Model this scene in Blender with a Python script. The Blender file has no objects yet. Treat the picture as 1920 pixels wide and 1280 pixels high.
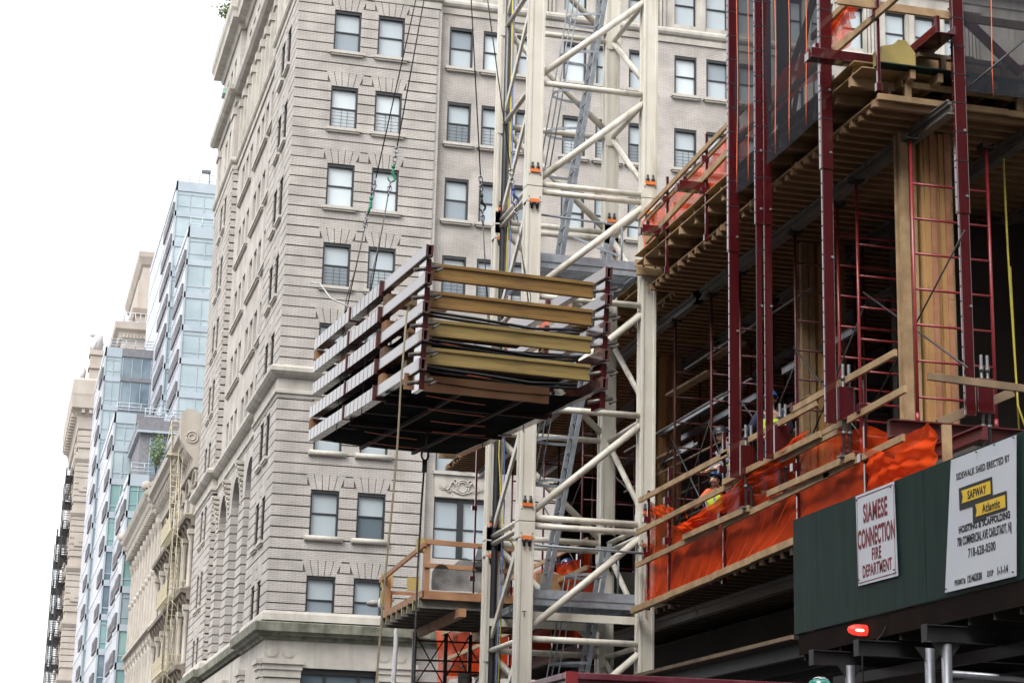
import bpy, math, random
from mathutils import Vector, Matrix
random.seed(7)
S = bpy.context.scene
COL = S.collection
PI = math.pi

# ---------------------------------------------------------------- camera
cam = bpy.data.objects.new('camera', bpy.data.cameras.new('camera'))
COL.objects.link(cam)
cam.data.sensor_width = 36.0
cam.data.lens = 3700.0 / 1920.0 * 36.0
cam.data.clip_start = 0.1
cam.data.clip_end = 3000.0
cam.matrix_world = Matrix(((0.967323, -0.085875, -0.238563, 0.0),
                           (-0.252366, -0.235341, -0.938577, 0.0),
                           (0.024456, 0.968112, -0.249322, 1.7),
                           (0, 0, 0, 1)))
S.camera = cam

# ---------------------------------------------------------------- sky, sun, exposure
SUN_EL, SUN_ROT = math.radians(47), math.radians(228)
W = bpy.data.worlds.new('World')
S.world = W
W.use_nodes = True
nt = W.node_tree
nt.nodes.clear()
sky = nt.nodes.new('ShaderNodeTexSky')
sky.sky_type = 'NISHITA'
sky.sun_disc = False
sky.sun_elevation = SUN_EL
sky.sun_rotation = SUN_ROT
sky.air_density = 1.0
sky.dust_density = 6.0
sky.ozone_density = 1.0
hsv = nt.nodes.new('ShaderNodeHueSaturation')      # overcast: cloud takes the blue out of the sky
hsv.inputs['Saturation'].default_value = 0.16
hsv.inputs['Value'].default_value = 1.0
bg = nt.nodes.new('ShaderNodeBackground')
bg.inputs['Strength'].default_value = 0.15
wo = nt.nodes.new('ShaderNodeOutputWorld')
nt.links.new(sky.outputs[0], hsv.inputs['Color'])
cloud = nt.nodes.new('ShaderNodeMix')               # an even cloud layer over most of it
cloud.data_type = 'RGBA'
cloud.inputs['Factor'].default_value = 0.55
cloud.inputs['B'].default_value = (4.2, 4.25, 4.35, 1)
nt.links.new(hsv.outputs[0], cloud.inputs['A'])
nt.links.new(cloud.outputs['Result'], bg.inputs['Color'])
nt.links.new(bg.outputs[0], wo.inputs['Surface'])
sl = bpy.data.lights.new('sun', 'SUN')
sl.energy = 1.15
sl.angle = math.radians(40)
sl.color = (1.0, 0.98, 0.955)
sun = bpy.data.objects.new('sun', sl)
COL.objects.link(sun)
# light comes from behind-left of the camera, high up
sun.rotation_euler = Vector((0.72, 0.66, -1.05)).to_track_quat('-Z', 'Y').to_euler()
S.view_settings.view_transform = 'Standard'
S.view_settings.look = 'None'
S.view_settings.exposure = 1.55
S.view_settings.gamma = 1.0
S.view_settings.use_curve_mapping = False
S.render.engine = 'CYCLES'
S.cycles.max_bounces = 6
S.cycles.transparent_max_bounces = 12

# ---------------------------------------------------------------- materials
def mat(name, c1, c2=None, scale=3.0, rough=0.6, metal=0.0, bump=0.0, coat=0.0, spec=0.5, stretch=(1, 1, 1),
        detail=6.0, dist=0.01, rmin=0.3, rmax=0.7, streak=None):
    m = bpy.data.materials.new(name)
    m.use_nodes = True
    n, l = m.node_tree.nodes, m.node_tree.links
    b = n['Principled BSDF']
    b.inputs['Roughness'].default_value = rough
    b.inputs['Metallic'].default_value = metal
    b.inputs['Coat Weight'].default_value = coat
    b.inputs['Coat Roughness'].default_value = 0.12
    b.inputs['Specular IOR Level'].default_value = spec
    if c2 is None:
        b.inputs['Base Color'].default_value = (*c1, 1)
        if not bump:
            return m
    tc = n.new('ShaderNodeTexCoord')
    mp = n.new('ShaderNodeMapping')
    mp.inputs['Scale'].default_value = stretch
    l.new(tc.outputs['Object'], mp.inputs['Vector'])
    no = n.new('ShaderNodeTexNoise')
    no.inputs['Scale'].default_value = scale
    no.inputs['Detail'].default_value = detail
    l.new(mp.outputs[0], no.inputs['Vector'])
    if c2 is not None:
        r = n.new('ShaderNodeValToRGB')
        r.color_ramp.elements[0].position = rmin
        r.color_ramp.elements[1].position = rmax
        r.color_ramp.elements[0].color = (*c1, 1)
        r.color_ramp.elements[1].color = (*c2, 1)
        l.new(no.outputs['Fac'], r.inputs['Fac'])
        out = r.outputs[0]
        if streak:                       # weather streaks running down the surface
            s2 = n.new('ShaderNodeTexNoise')
            mp2 = n.new('ShaderNodeMapping')
            mp2.inputs['Scale'].default_value = streak[0]
            l.new(tc.outputs['Object'], mp2.inputs['Vector'])
            s2.inputs['Scale'].default_value = 1.0
            s2.inputs['Detail'].default_value = 5.0
            l.new(mp2.outputs[0], s2.inputs['Vector'])
            r2 = n.new('ShaderNodeValToRGB')
            r2.color_ramp.elements[0].position = 0.5
            r2.color_ramp.elements[1].position = 0.72
            r2.color_ramp.elements[0].color = (0, 0, 0, 1)
            r2.color_ramp.elements[1].color = (streak[2],) * 3 + (1,)
            l.new(s2.outputs['Fac'], r2.inputs['Fac'])
            mx = n.new('ShaderNodeMix')
            mx.data_type = 'RGBA'
            l.new(r2.outputs[0], mx.inputs['Factor'])
            l.new(out, mx.inputs['A'])
            mx.inputs['B'].default_value = (*streak[1], 1)
            out = mx.outputs['Result']
        l.new(out, b.inputs['Base Color'])
    if bump:
        bp = n.new('ShaderNodeBump')
        bp.inputs['Strength'].default_value = bump
        bp.inputs['Distance'].default_value = dist
        l.new(no.outputs['Fac'], bp.inputs['Height'])
        l.new(bp.outputs[0], b.inputs['Normal'])
    return m

def brick_mat(name, c1, c2, mortar, bw, rh, msize, vary=0.35, stain=(0.2, 0.18, 0.16), stain_amt=0.35, rough=0.85):
    """masonry whose courses follow the wall: u = x + y, v = z"""
    m = bpy.data.materials.new(name)
    m.use_nodes = True
    n, l = m.node_tree.nodes, m.node_tree.links
    b = n['Principled BSDF']
    b.inputs['Roughness'].default_value = rough
    tc = n.new('ShaderNodeTexCoord')
    sp = n.new('ShaderNodeSeparateXYZ')
    l.new(tc.outputs['Object'], sp.inputs[0])
    ad = n.new('ShaderNodeMath')
    ad.operation = 'ADD'
    l.new(sp.outputs['X'], ad.inputs[0])
    l.new(sp.outputs['Y'], ad.inputs[1])
    cb = n.new('ShaderNodeCombineXYZ')
    l.new(ad.outputs[0], cb.inputs['X'])
    l.new(sp.outputs['Z'], cb.inputs['Y'])
    bt = n.new('ShaderNodeTexBrick')
    bt.inputs['Color1'].default_value = (*c1, 1)
    bt.inputs['Color2'].default_value = (*c2, 1)
    bt.inputs['Mortar'].default_value = (*mortar, 1)
    bt.inputs['Scale'].default_value = 1.0
    bt.inputs['Brick Width'].default_value = bw
    bt.inputs['Row Height'].default_value = rh
    bt.inputs['Mortar Size'].default_value = msize
    l.new(cb.outputs[0], bt.inputs['Vector'])
    no = n.new('ShaderNodeTexNoise')
    no.inputs['Scale'].default_value = 0.9
    no.inputs['Detail'].default_value = 8
    l.new(tc.outputs['Object'], no.inputs['Vector'])
    r = n.new('ShaderNodeValToRGB')
    r.color_ramp.elements[0].position = 0.35
    r.color_ramp.elements[1].position = 0.7
    r.color_ramp.elements[0].color = (1 - vary, 1 - vary, 1 - vary, 1)
    r.color_ramp.elements[1].color = (1.0, 1.0, 1.0, 1)
    l.new(no.outputs['Fac'], r.inputs['Fac'])
    mx = n.new('ShaderNodeMix')
    mx.data_type = 'RGBA'
    mx.blend_type = 'MULTIPLY'
    mx.inputs['Factor'].default_value = 1.0
    l.new(bt.outputs['Color'], mx.inputs['A'])
    l.new(r.outputs[0], mx.inputs['B'])
    # rain streaks
    mp = n.new('ShaderNodeMapping')
    mp.inputs['Scale'].default_value = (1.1, 1.1, 0.09)
    l.new(tc.outputs['Object'], mp.inputs['Vector'])
    n2 = n.new('ShaderNodeTexNoise')
    n2.inputs['Scale'].default_value = 1.6
    n2.inputs['Detail'].default_value = 7
    l.new(mp.outputs[0], n2.inputs['Vector'])
    r2 = n.new('ShaderNodeValToRGB')
    r2.color_ramp.elements[0].position = 0.52
    r2.color_ramp.elements[1].position = 0.8
    r2.color_ramp.elements[0].color = (0, 0, 0, 1)
    r2.color_ramp.elements[1].color = (stain_amt,) * 3 + (1,)
    l.new(n2.outputs['Fac'], r2.inputs['Fac'])
    m2 = n.new('ShaderNodeMix')
    m2.data_type = 'RGBA'
    l.new(r2.outputs[0], m2.inputs['Factor'])
    l.new(mx.outputs['Result'], m2.inputs['A'])
    m2.inputs['B'].default_value = (*stain, 1)
    l.new(m2.outputs['Result'], b.inputs['Base Color'])
    bp = n.new('ShaderNodeBump')
    bp.inputs['Strength'].default_value = 0.25
    bp.inputs['Distance'].default_value = 0.01
    l.new(bt.outputs['Fac'], bp.inputs['Height'])
    bp.invert = True
    l.new(bp.outputs[0], b.inputs['Normal'])
    return m

def net_mat(name, col, alpha, scale=(6, 6, 2), lo=0.75, hi=1.15, trans=0.5):
    """fine mesh fabric: part of the light passes straight through it"""
    m = bpy.data.materials.new(name)
    m.use_nodes = True
    n, l = m.node_tree.nodes, m.node_tree.links
    n.remove(n['Principled BSDF'])
    out = n['Material Output']
    tr = n.new('ShaderNodeBsdfTransparent')
    di = n.new('ShaderNodeBsdfDiffuse')
    di.inputs['Color'].default_value = (*col, 1)
    tl = n.new('ShaderNodeBsdfTranslucent')
    tl.inputs['Color'].default_value = (*col, 1)
    m1 = n.new('ShaderNodeMixShader')
    m1.inputs['Fac'].default_value = trans
    l.new(di.outputs[0], m1.inputs[1])
    l.new(tl.outputs[0], m1.inputs[2])
    tc = n.new('ShaderNodeTexCoord')
    mp = n.new('ShaderNodeMapping')
    mp.inputs['Scale'].default_value = scale
    l.new(tc.outputs['Object'], mp.inputs['Vector'])
    no = n.new('ShaderNodeTexNoise')
    no.inputs['Detail'].default_value = 4
    no.inputs['Scale'].default_value = 0.6
    l.new(mp.outputs[0], no.inputs['Vector'])
    mr = n.new('ShaderNodeMapRange')
    mr.inputs['From Min'].default_value = 0.3
    mr.inputs['From Max'].default_value = 0.7
    mr.inputs['To Min'].default_value = min(1, alpha * lo)
    mr.inputs['To Max'].default_value = min(1, alpha * hi)
    l.new(no.outputs['Fac'], mr.inputs['Value'])
    m2 = n.new('ShaderNodeMixShader')
    l.new(mr.outputs[0], m2.inputs['Fac'])
    l.new(tr.outputs[0], m2.inputs[1])
    l.new(m1.outputs[0], m2.inputs[2])
    l.new(m2.outputs[0], out.inputs['Surface'])
    return m

M = {}
M['brick'] = brick_mat('pale_brick', (0.425, 0.396, 0.367), (0.38, 0.355, 0.33), (0.265, 0.245, 0.225), 0.30, 0.075, 0.012, vary=0.28, stain_amt=0.32)
M['brick_flat'] = brick_mat('weathered_brick', (0.43, 0.396, 0.365), (0.385, 0.355, 0.328), (0.31, 0.288, 0.265), 0.30, 0.075, 0.012, vary=0.28, stain_amt=0.32)
M['groove'] = mat('shaded_groove_mortar', (0.085, 0.066, 0.056), (0.145, 0.118, 0.104), 4, 0.9)  # mortar darkened to carry the shadow of the grooves
M['lime'] = mat('limestone', (0.2941, 0.2737, 0.2451), (0.4085, 0.384, 0.3431), 1.3, 0.8, bump=0.2, streak=((2.0, 2.0, 0.25), (0.16, 0.155, 0.13), 0.5))
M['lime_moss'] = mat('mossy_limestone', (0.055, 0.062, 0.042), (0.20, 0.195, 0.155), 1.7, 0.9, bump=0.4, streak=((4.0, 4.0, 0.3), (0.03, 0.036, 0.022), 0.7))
M['frame_black'] = mat('black_window_paint', (0.012, 0.013, 0.014), rough=0.4)
def pane(name, c, rough=0.06, c2=None):
    return mat(name, c, c2 or tuple(v * 0.82 for v in c), 0.7, rough, coat=0.0, spec=0.7, stretch=(1, 1, 0.6))
M['pane_pale'] = pane('blind_behind_glass', (0.3468, 0.3963, 0.4211))
M['pane_white'] = pane('white_shade_behind_glass', (0.4752, 0.5256, 0.5472))
M['pane_grey'] = pane('glass_half_shaded', (0.2025, 0.24, 0.27))
M['pane_dark'] = pane('glass_dim_room', (0.10, 0.13, 0.15))
M['bars'] = mat('window_guard_metal', (0.03, 0.03, 0.032), rough=0.5)
M['red'] = mat('wet_dark_red_steel_paint', (0.0465, 0.004125, 0.00675), (0.06375, 0.00675, 0.009), 2.0, 0.16, coat=1.0, bump=0.03, spec=0.6)
M['red'].node_tree.nodes['Principled BSDF'].inputs['Coat IOR'].default_value = 1.5
M['red'].node_tree.nodes['Principled BSDF'].inputs['Coat Roughness'].default_value = 0.08
M['rail_red'] = mat('wet_weathered_rail_steel', (0.055, 0.012, 0.012), (0.10, 0.035, 0.03), 3.0, 0.24, coat=0.62, bump=0.12, dist=0.006, stretch=(1, 0.4, 1.5), streak=((3, 1.2, 3), (0.16, 0.14, 0.13), 0.6))
M['red_dull'] = mat('weathered_red_steel', (0.0595, 0.0084, 0.0098), (0.119, 0.021, 0.021), 5.0, 0.5, coat=0.1)
M['red_bright'] = mat('scaffold_red_paint', (0.19, 0.011, 0.016), (0.26, 0.026, 0.03), 5.0, 0.38, coat=0.2)
M['steel_edge'] = mat('galvanised_steel', (0.24, 0.248, 0.264), (0.384, 0.392, 0.416), 9.0, 0.42, metal=0.7)
M['wood'] = mat('fresh_lumber', (0.25, 0.16, 0.08), (0.41, 0.28, 0.152), 3.0, 0.7, bump=0.15, stretch=(1.5, 1.5, 1.5), streak=((1.5, 1.5, 1.5), (0.16, 0.10, 0.055), 0.5))
M['wood_red'] = mat('reddish_plank', (0.27, 0.125, 0.06), (0.42, 0.23, 0.12), 2.5, 0.7, bump=0.15)
M['wood_old'] = mat('weathered_lumber', (0.132, 0.087, 0.051), (0.24, 0.168, 0.102), 2.5, 0.8, bump=0.2)
M['joist'] = mat('joist_timber', (0.19, 0.112, 0.055), (0.29, 0.178, 0.092), 1.8, 0.75)
M['ply'] = mat('formwork_plywood', (0.25, 0.16, 0.075), (0.33, 0.22, 0.11), 1.5, 0.7)
M['form_ply'] = mat('column_plywood', (0.37, 0.21, 0.078), (0.46, 0.28, 0.115), 1.5, 0.7)
M['form_stud'] = mat('column_stud', (0.30, 0.13, 0.065), (0.43, 0.22, 0.12), 4.0, 0.7, bump=0.15)
M['ply_yellow'] = mat('yellow_plywood', (0.341, 0.2666, 0.0806), (0.4092, 0.3286, 0.124), 2.0, 0.65)
M['hbeam'] = mat('brown_timber_beam', (0.17, 0.092, 0.024), (0.30, 0.175, 0.05), 3.0, 0.5, stretch=(0.6, 6, 6), bump=0.05, streak=((1.2, 3, 3), (0.06, 0.035, 0.018), 0.7))
M['hbeam2'] = mat('yellow_timber_beam', (0.205, 0.14, 0.045), (0.33, 0.24, 0.08), 3.0, 0.5, stretch=(0.6, 6, 6), bump=0.05, streak=((1.2, 3, 3), (0.09, 0.06, 0.025), 0.75))
M['alu'] = mat('aluminium_beam', (0.187, 0.1815, 0.1705), (0.253, 0.2475, 0.2365), 3, 0.45, metal=0.55)
M['dark_conc'] = mat('bare_concrete', (0.05, 0.045, 0.04), (0.1, 0.09, 0.08), 1.2, 0.9, bump=0.2)
M['joist_dark'] = mat('shaded_joist', (0.055, 0.036, 0.022), (0.10, 0.07, 0.045), 1.8, 0.8)  # joist copy with the lower deck's underside shade put into its colour
M['dark_in'] = mat('near_black_shade', (0.010, 0.008, 0.007), (0.026, 0.019, 0.015), 1.0, 0.9)  # near black: shade of interiors and undersides put into the colour
M['cream'] = mat('cream_crane_paint', (0.5104, 0.484, 0.4122), (0.5984, 0.572, 0.5018), 1.6, 0.42, coat=0.15, bump=0.04, streak=((5, 5, 0.45), (0.25, 0.21, 0.15), 0.6))
M['orange_paint'] = mat('orange_paint', (0.576, 0.128, 0.024), (0.64, 0.192, 0.048), 6, 0.5)
M['galv'] = mat('galvanised_ladder', (0.207, 0.234, 0.261), (0.324, 0.351, 0.387), 6.0, 0.45, metal=0.35)
M['black_rub'] = mat('black_rubber', (0.012, 0.013, 0.016), (0.03, 0.03, 0.035), 4, 0.4)
M['net_orange'] = net_mat('orange_debris_net', (0.80, 0.082, 0.016), 0.66, (0.8, 1.0, 0.8), 0.90, 1.10)
M['net_fold'] = net_mat('orange_net_folds', (0.84, 0.092, 0.018), 0.76, (1.2, 2, 2), 0.84, 1.16)
M['net_grey'] = net_mat('grey_protection_net', (0.036, 0.038, 0.045), 0.80, (0.6, 0.6, 0.4), 0.96, 1.04, 0.2)
M['net_black'] = net_mat('black_debris_net', (0.03, 0.032, 0.036), 0.72, (3, 3, 3), 0.6, 1.2, 0.3)
M['net_under'] = mat('dark_mesh_sheet', (0.002, 0.003, 0.0033), (0.006, 0.008, 0.008), 3.0, 0.95, spec=0.04)
M['cord'] = mat('orange_cord', (0.85, 0.20, 0.08), (0.8, 0.16, 0.05), 4, 0.6)
M['green'] = mat('dark_green_plywood', (0.00451, 0.01968, 0.01558), (0.0082, 0.02952, 0.02378), 2.5, 0.6, bump=0.12, spec=0.25, stretch=(3, 3, 1), streak=((9, 9, 0.5), (0.035, 0.06, 0.052), 0.18))
M['sign'] = mat('white_sign_plastic', (0.54, 0.58, 0.64), (0.60, 0.635, 0.69), 1.0, 0.45, bump=0.25, dist=0.02)
M['sign_red'] = mat('sign_red_ink', (0.165, 0.0066, 0.01375), rough=0.5)
M['sign_black'] = mat('sign_black_ink', (0.012, 0.012, 0.014), rough=0.5)
M['sign_yellow'] = mat('sign_yellow_ink', (0.75, 0.50, 0.03), rough=0.5)
M['dark_steel'] = mat('dark_steel_beam', (0.018, 0.0186, 0.0204), (0.039, 0.0396, 0.042), 3.0, 0.5, metal=0.3)
M['pipe'] = mat('galvanised_pipe', (0.22, 0.23, 0.25), (0.36, 0.37, 0.40), 5, 0.35, metal=0.7)
M['rope'] = mat('tan_rope', (0.24, 0.2025, 0.1275), (0.315, 0.27, 0.1875), 30, 0.9)
M['wire'] = mat('steel_wire_rope', (0.06, 0.06, 0.062), (0.12, 0.12, 0.125), 30, 0.5, metal=0.4)
M['hook_green'] = mat('green_hook_paint', (0.01, 0.20, 0.10), (0.02, 0.28, 0.15), 8, 0.4)
M['hook_blue'] = mat('blue_hook_paint', (0.02, 0.05, 0.22), (0.05, 0.09, 0.30), 8, 0.4)
M['blue_rope'] = mat('blue_hose', (0.10, 0.16, 0.38), rough=0.5)
M['yellow_strap'] = mat('yellow_strap', (0.50, 0.43, 0.06), (0.42, 0.35, 0.05), 6, 0.7)
M['cream_stone'] = mat('cream_painted_stone', (0.2604, 0.2344, 0.2005), (0.3437, 0.3177, 0.2812), 0.9, 0.75, bump=0.15, streak=((1.5, 1.5, 0.15), (0.27, 0.23, 0.18), 0.5))
M['cream_dark'] = mat('dark_cream_stone', (0.091, 0.0735, 0.0595), (0.182, 0.154, 0.126), 1.2, 0.85)  # darker stone tone for string courses and course brackets
M['cream_open'] = mat('shadowed_window_glass', (0.06, 0.055, 0.05), (0.16, 0.14, 0.12), 1.0, 0.2)
M['fe_cream'] = mat('cream_iron_paint', (0.3794, 0.3366, 0.2326), (0.4406, 0.3978, 0.2938), 4, 0.6)
M['fe_black'] = mat('black_iron', (0.012, 0.013, 0.016), rough=0.5)
M['gl_panel'] = mat('pale_metal_panel', (0.25, 0.295, 0.335), (0.31, 0.355, 0.395), 0.5, 0.4)
M['gl_white'] = mat('white_metal_panel', (0.368, 0.3772, 0.4232), (0.46, 0.4692, 0.5152), 0.6, 0.35, coat=0.3)
M['gl_blue'] = mat('tower_glass', (0.175, 0.235, 0.265), (0.29, 0.355, 0.375), 0.35, 0.06, spec=0.9)
M['gl_teal'] = mat('tower_glass_teal', (0.132, 0.24, 0.24), (0.204, 0.312, 0.306), 0.5, 0.08, spec=0.8)
M['gl_dark'] = mat('tower_glass_dark', (0.07, 0.105, 0.133), (0.154, 0.203, 0.238), 0.6, 0.08, spec=0.8)
M['gl_grille'] = mat('dark_grey_grille', (0.0612, 0.0612, 0.0684), (0.1008, 0.1008, 0.108), 2.0, 0.5)
M['gl_brick'] = mat('dark_grey_brick', (0.11, 0.11, 0.125), (0.16, 0.16, 0.175), 3.0, 0.8)
M['far_stone'] = mat('far_limestone', (0.302, 0.2672, 0.2323), (0.3833, 0.3485, 0.3078), 0.4, 0.8, streak=((0.8, 0.8, 0.1), (0.30, 0.24, 0.20), 0.5))
M['urn'] = mat('grey_statue_stone', (0.336, 0.32, 0.328), (0.48, 0.464, 0.464), 1.0, 0.8, bump=0.4, dist=0.05)
M['copper'] = mat('green_copper', (0.20, 0.30, 0.26), (0.30, 0.40, 0.35), 2, 0.7)
M['leaf'] = mat('fresh_leaves', (0.07, 0.12, 0.03), (0.14, 0.20, 0.06), 3, 0.6)
M['bark'] = mat('thin_bark', (0.10, 0.075, 0.05), rough=0.9)
M['asphalt'] = mat('asphalt', (0.045, 0.045, 0.047), (0.075, 0.075, 0.077), 2.0, 0.8, bump=0.2)
M['paving'] = mat('concrete_paving', (0.13, 0.125, 0.12), (0.20, 0.19, 0.185), 1.0, 0.85)
M['skin'] = mat('skin', (0.42, 0.23, 0.16), (0.50, 0.29, 0.21), 8, 0.5)
M['hair'] = mat('dark_hair', (0.02, 0.014, 0.01), rough=0.8)
M['hat_blue'] = mat('dark_blue_hard_hat', (0.012, 0.035, 0.11), rough=0.25, coat=0.5)
M['hat_brightblue'] = mat('blue_hard_hat', (0.02, 0.10, 0.35), rough=0.25, coat=0.5)
M['hat_black'] = mat('black_hard_hat', (0.010, 0.012, 0.018), rough=0.5, coat=0.05)
M['hat_teal'] = mat('teal_hard_hat', (0.02, 0.25, 0.20), rough=0.25, coat=0.5)
M['white'] = mat('white_plastic', (0.576, 0.584, 0.6), rough=0.35)
M['cloth_orange'] = mat('orange_work_shirt', (0.62, 0.11, 0.03), (0.72, 0.16, 0.05), 6, 0.85)
M['cloth_lime'] = mat('lime_safety_vest', (0.42, 0.62, 0.03), (0.52, 0.72, 0.06), 6, 0.8)
M['cloth_navy'] = mat('navy_work_clothes', (0.015, 0.02, 0.045), (0.03, 0.035, 0.07), 6, 0.9)
M['cloth_grey'] = mat('grey_work_clothes', (0.12, 0.13, 0.15), (0.18, 0.19, 0.21), 6, 0.9)
M['silver_tape'] = mat('reflective_tape', (0.55, 0.56, 0.56), rough=0.3)
M['bucket'] = mat('grey_bucket_plastic', (0.266, 0.259, 0.252), (0.322, 0.315, 0.301), 3, 0.5)
M['skip'] = mat('worn_maroon_paint', (0.104, 0.0096, 0.0208), (0.24, 0.072, 0.088), 3.0, 0.45, coat=0.2, rmin=0.45, rmax=0.8)
m = bpy.data.materials.new('lit_red_lamp')
m.use_nodes = True
pb = m.node_tree.nodes['Principled BSDF']
pb.inputs['Base Color'].default_value = (0.5, 0.02, 0.015, 1)
pb.inputs['Emission Color'].default_value = (1.0, 0.045, 0.03, 1)
pb.inputs['Emission Strength'].default_value = 0.42
M['lamp_red'] = m
m = bpy.data.materials.new('lit_lamp_filament')
m.use_nodes = True
pb = m.node_tree.nodes['Principled BSDF']
pb.inputs['Emission Color'].default_value = (1.0, 0.62, 0.30, 1)
pb.inputs['Emission Strength'].default_value = 2.0
M['lamp_core'] = m

# ---------------------------------------------------------------- mesh helpers
class MB:
    """collects shapes and links them as one mesh object"""
    def __init__(s):
        s.v, s.f, s.sm, s.cuts = [], [], [], []
    def cut(s):
        """the next shapes form another piece"""
        s.cuts.append((len(s.v), len(s.f)))
        return s
    def pieces(s, islands=False):
        out = []
        if islands:
            par = list(range(len(s.v)))
            def find(a):
                while par[a] != a:
                    par[a] = par[par[a]]
                    a = par[a]
                return a
            for f in s.f:
                for k in f[1:]:
                    par[find(k)] = find(f[0])
            grp = {}
            for i, f in enumerate(s.f):
                grp.setdefault(find(f[0]), []).append(i)
            for fs in grp.values():
                ids = sorted({k for i in fs for k in s.f[i]})
                mp = {k: n for n, k in enumerate(ids)}
                q = MB()
                q.v = [s.v[k] for k in ids]
                q.f = [tuple(mp[k] for k in s.f[i]) for i in fs]
                q.sm = [s.sm[i] for i in fs]
                out.append(q)
            return out
        cs = [c for c in s.cuts] + [(len(s.v), len(s.f))]
        if not s.cuts or s.cuts[0] != (0, 0):
            cs = [(0, 0)] + cs
        for (v0, f0), (v1, f1) in zip(cs, cs[1:]):
            if f1 > f0:
                q = MB()
                q.v, q.sm = s.v[v0:v1], s.sm[f0:f1]
                q.f = [tuple(k - v0 for k in f) for f in s.f[f0:f1]]
                out.append(q)
        return out
    def split(s, name, m, parent=None, bevel=0.0, islands=None):
        """one object for each piece"""
        return [q.build(name, m, parent, bevel) for q in s.pieces(not s.cuts if islands is None else islands)]
    def poly(s, pts, faces, smooth=False):
        o = len(s.v)
        s.v += [tuple(p) for p in pts]
        s.f += [tuple(i + o for i in f) for f in faces]
        s.sm += [smooth] * len(faces)
        return s
    def box(s, x0, x1, y0, y1, z0, z1):
        return s.poly([(x0, y0, z0), (x1, y0, z0), (x1, y1, z0), (x0, y1, z0),
                       (x0, y0, z1), (x1, y0, z1), (x1, y1, z1), (x0, y1, z1)],
                      [(0, 3, 2, 1), (4, 5, 6, 7), (0, 1, 5, 4), (1, 2, 6, 5), (2, 3, 7, 6), (3, 0, 4, 7)])
    def quad(s, a, b, c, d):
        return s.poly([a, b, c, d], [(0, 1, 2, 3)])
    def beam(s, p, q, w, h, up=(0, 0, 1)):
        """rectangular bar from p to q, w across, h along up"""
        p, q = Vector(p), Vector(q)
        d = (q - p).normalized()
        u = Vector(up)
        r = d.cross(u)
        if r.length < 1e-4:
            r = d.cross(Vector((0, 1, 0)))
        r.normalize()
        u = r.cross(d).normalized()
        r *= w / 2
        u *= h / 2
        return s.poly([p - r - u, p + r - u, p + r + u, p - r + u, q - r - u, q + r - u, q + r + u, q - r + u],
                      [(0, 1, 2, 3), (7, 6, 5, 4), (0, 4, 5, 1), (1, 5, 6, 2), (2, 6, 7, 3), (3, 7, 4, 0)])
    def tube(s, pts, r, n=10, caps=True):
        pts = [Vector(p) for p in pts]
        rs = r if isinstance(r, (list, tuple)) else [r] * len(pts)
        o = len(s.v)
        prev = None
        for i, p in enumerate(pts):
            d = (pts[min(i + 1, len(pts) - 1)] - pts[max(i - 1, 0)]).normalized()
            if prev is None:
                a = d.cross(Vector((0.13, 0.31, 0.94)))
                if a.length < 1e-3:
                    a = d.cross(Vector((1, 0, 0)))
            else:
                a = prev - d * prev.dot(d)
            a.normalize()
            prev = a
            b = d.cross(a)
            for k in range(n):
                t = 2 * PI * k / n
                s.v.append(tuple(p + (a * math.cos(t) + b * math.sin(t)) * rs[i]))
        for i in range(len(pts) - 1):
            for k in range(n):
                s.f.append((o + i * n + k, o + i * n + (k + 1) % n, o + (i + 1) * n + (k + 1) % n, o + (i + 1) * n + k))
                s.sm.append(True)
        if caps:
            s.f.append(tuple(o + k for k in reversed(range(n))))
            s.f.append(tuple(o + (len(pts) - 1) * n + k for k in range(n)))
            s.sm += [False, False]
        return s
    def prism(s, prof, a, b, mapf):
        """profile of (d, z) points swept from a to b; mapf(u, d, z) gives the point"""
        n = len(prof)
        pts = [mapf(a, d, z) for d, z in prof] + [mapf(b, d, z) for d, z in prof]
        fs = [(i, (i + 1) % n, n + (i + 1) % n, n + i) for i in range(n)]
        fs += [tuple(reversed(range(n))), tuple(range(n, 2 * n))]
        return s.poly(pts, fs)
    def lathe(s, c, prof, n=16, axis=2):
        """profile of (r, h) revolved round an axis through c"""
        o = len(s.v)
        for r, h in prof:
            for k in range(n):
                t = 2 * PI * k / n
                p = [r * math.cos(t), r * math.sin(t)]
                p.insert(axis, h)
                s.v.append((c[0] + p[0], c[1] + p[1], c[2] + p[2]))
        for i in range(len(prof) - 1):
            for k in range(n):
                s.f.append((o + i * n + k, o + i * n + (k + 1) % n, o + (i + 1) * n + (k + 1) % n, o + (i + 1) * n + k))
                s.sm.append(True)
        s.f.append(tuple(o + k for k in reversed(range(n))))
        s.f.append(tuple(o + (len(prof) - 1) * n + k for k in range(n)))
        s.sm += [False, False]
        return s
    def sheet(s, fn, nu, nv, smooth=True):
        o = len(s.v)
        for i in range(nu + 1):
            for j in range(nv + 1):
                s.v.append(tuple(fn(i / nu, j / nv)))
        for i in range(nu):
            for j in range(nv):
                a = o + i * (nv + 1) + j
                s.f.append((a, a + nv + 1, a + nv + 2, a + 1))
                s.sm.append(smooth)
        return s
    def build(s, name, m, parent=None, bevel=0.0, kind=None):
        me = bpy.data.meshes.new(name)
        me.from_pydata(s.v, [], s.f)
        me.polygons.foreach_set('use_smooth', s.sm)
        ms = m if isinstance(m, (list, tuple)) else [m]
        for q in ms:
            me.materials.append(q if not isinstance(q, str) else M[q])
        me.update()
        o = bpy.data.objects.new(name, me)
        COL.objects.link(o)
        if parent is not None:
            attach(o, parent)
        if bevel:
            b = o.modifiers.new('edge', 'BEVEL')
            b.width = bevel
            b.segments = 2
            b.limit_method = 'ANGLE'
        if kind:
            o['kind'] = kind
        return o

def world_loc(p):
    l = Vector((0, 0, 0))
    while p is not None:
        l += p.location
        p = p.parent
    return l

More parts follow.
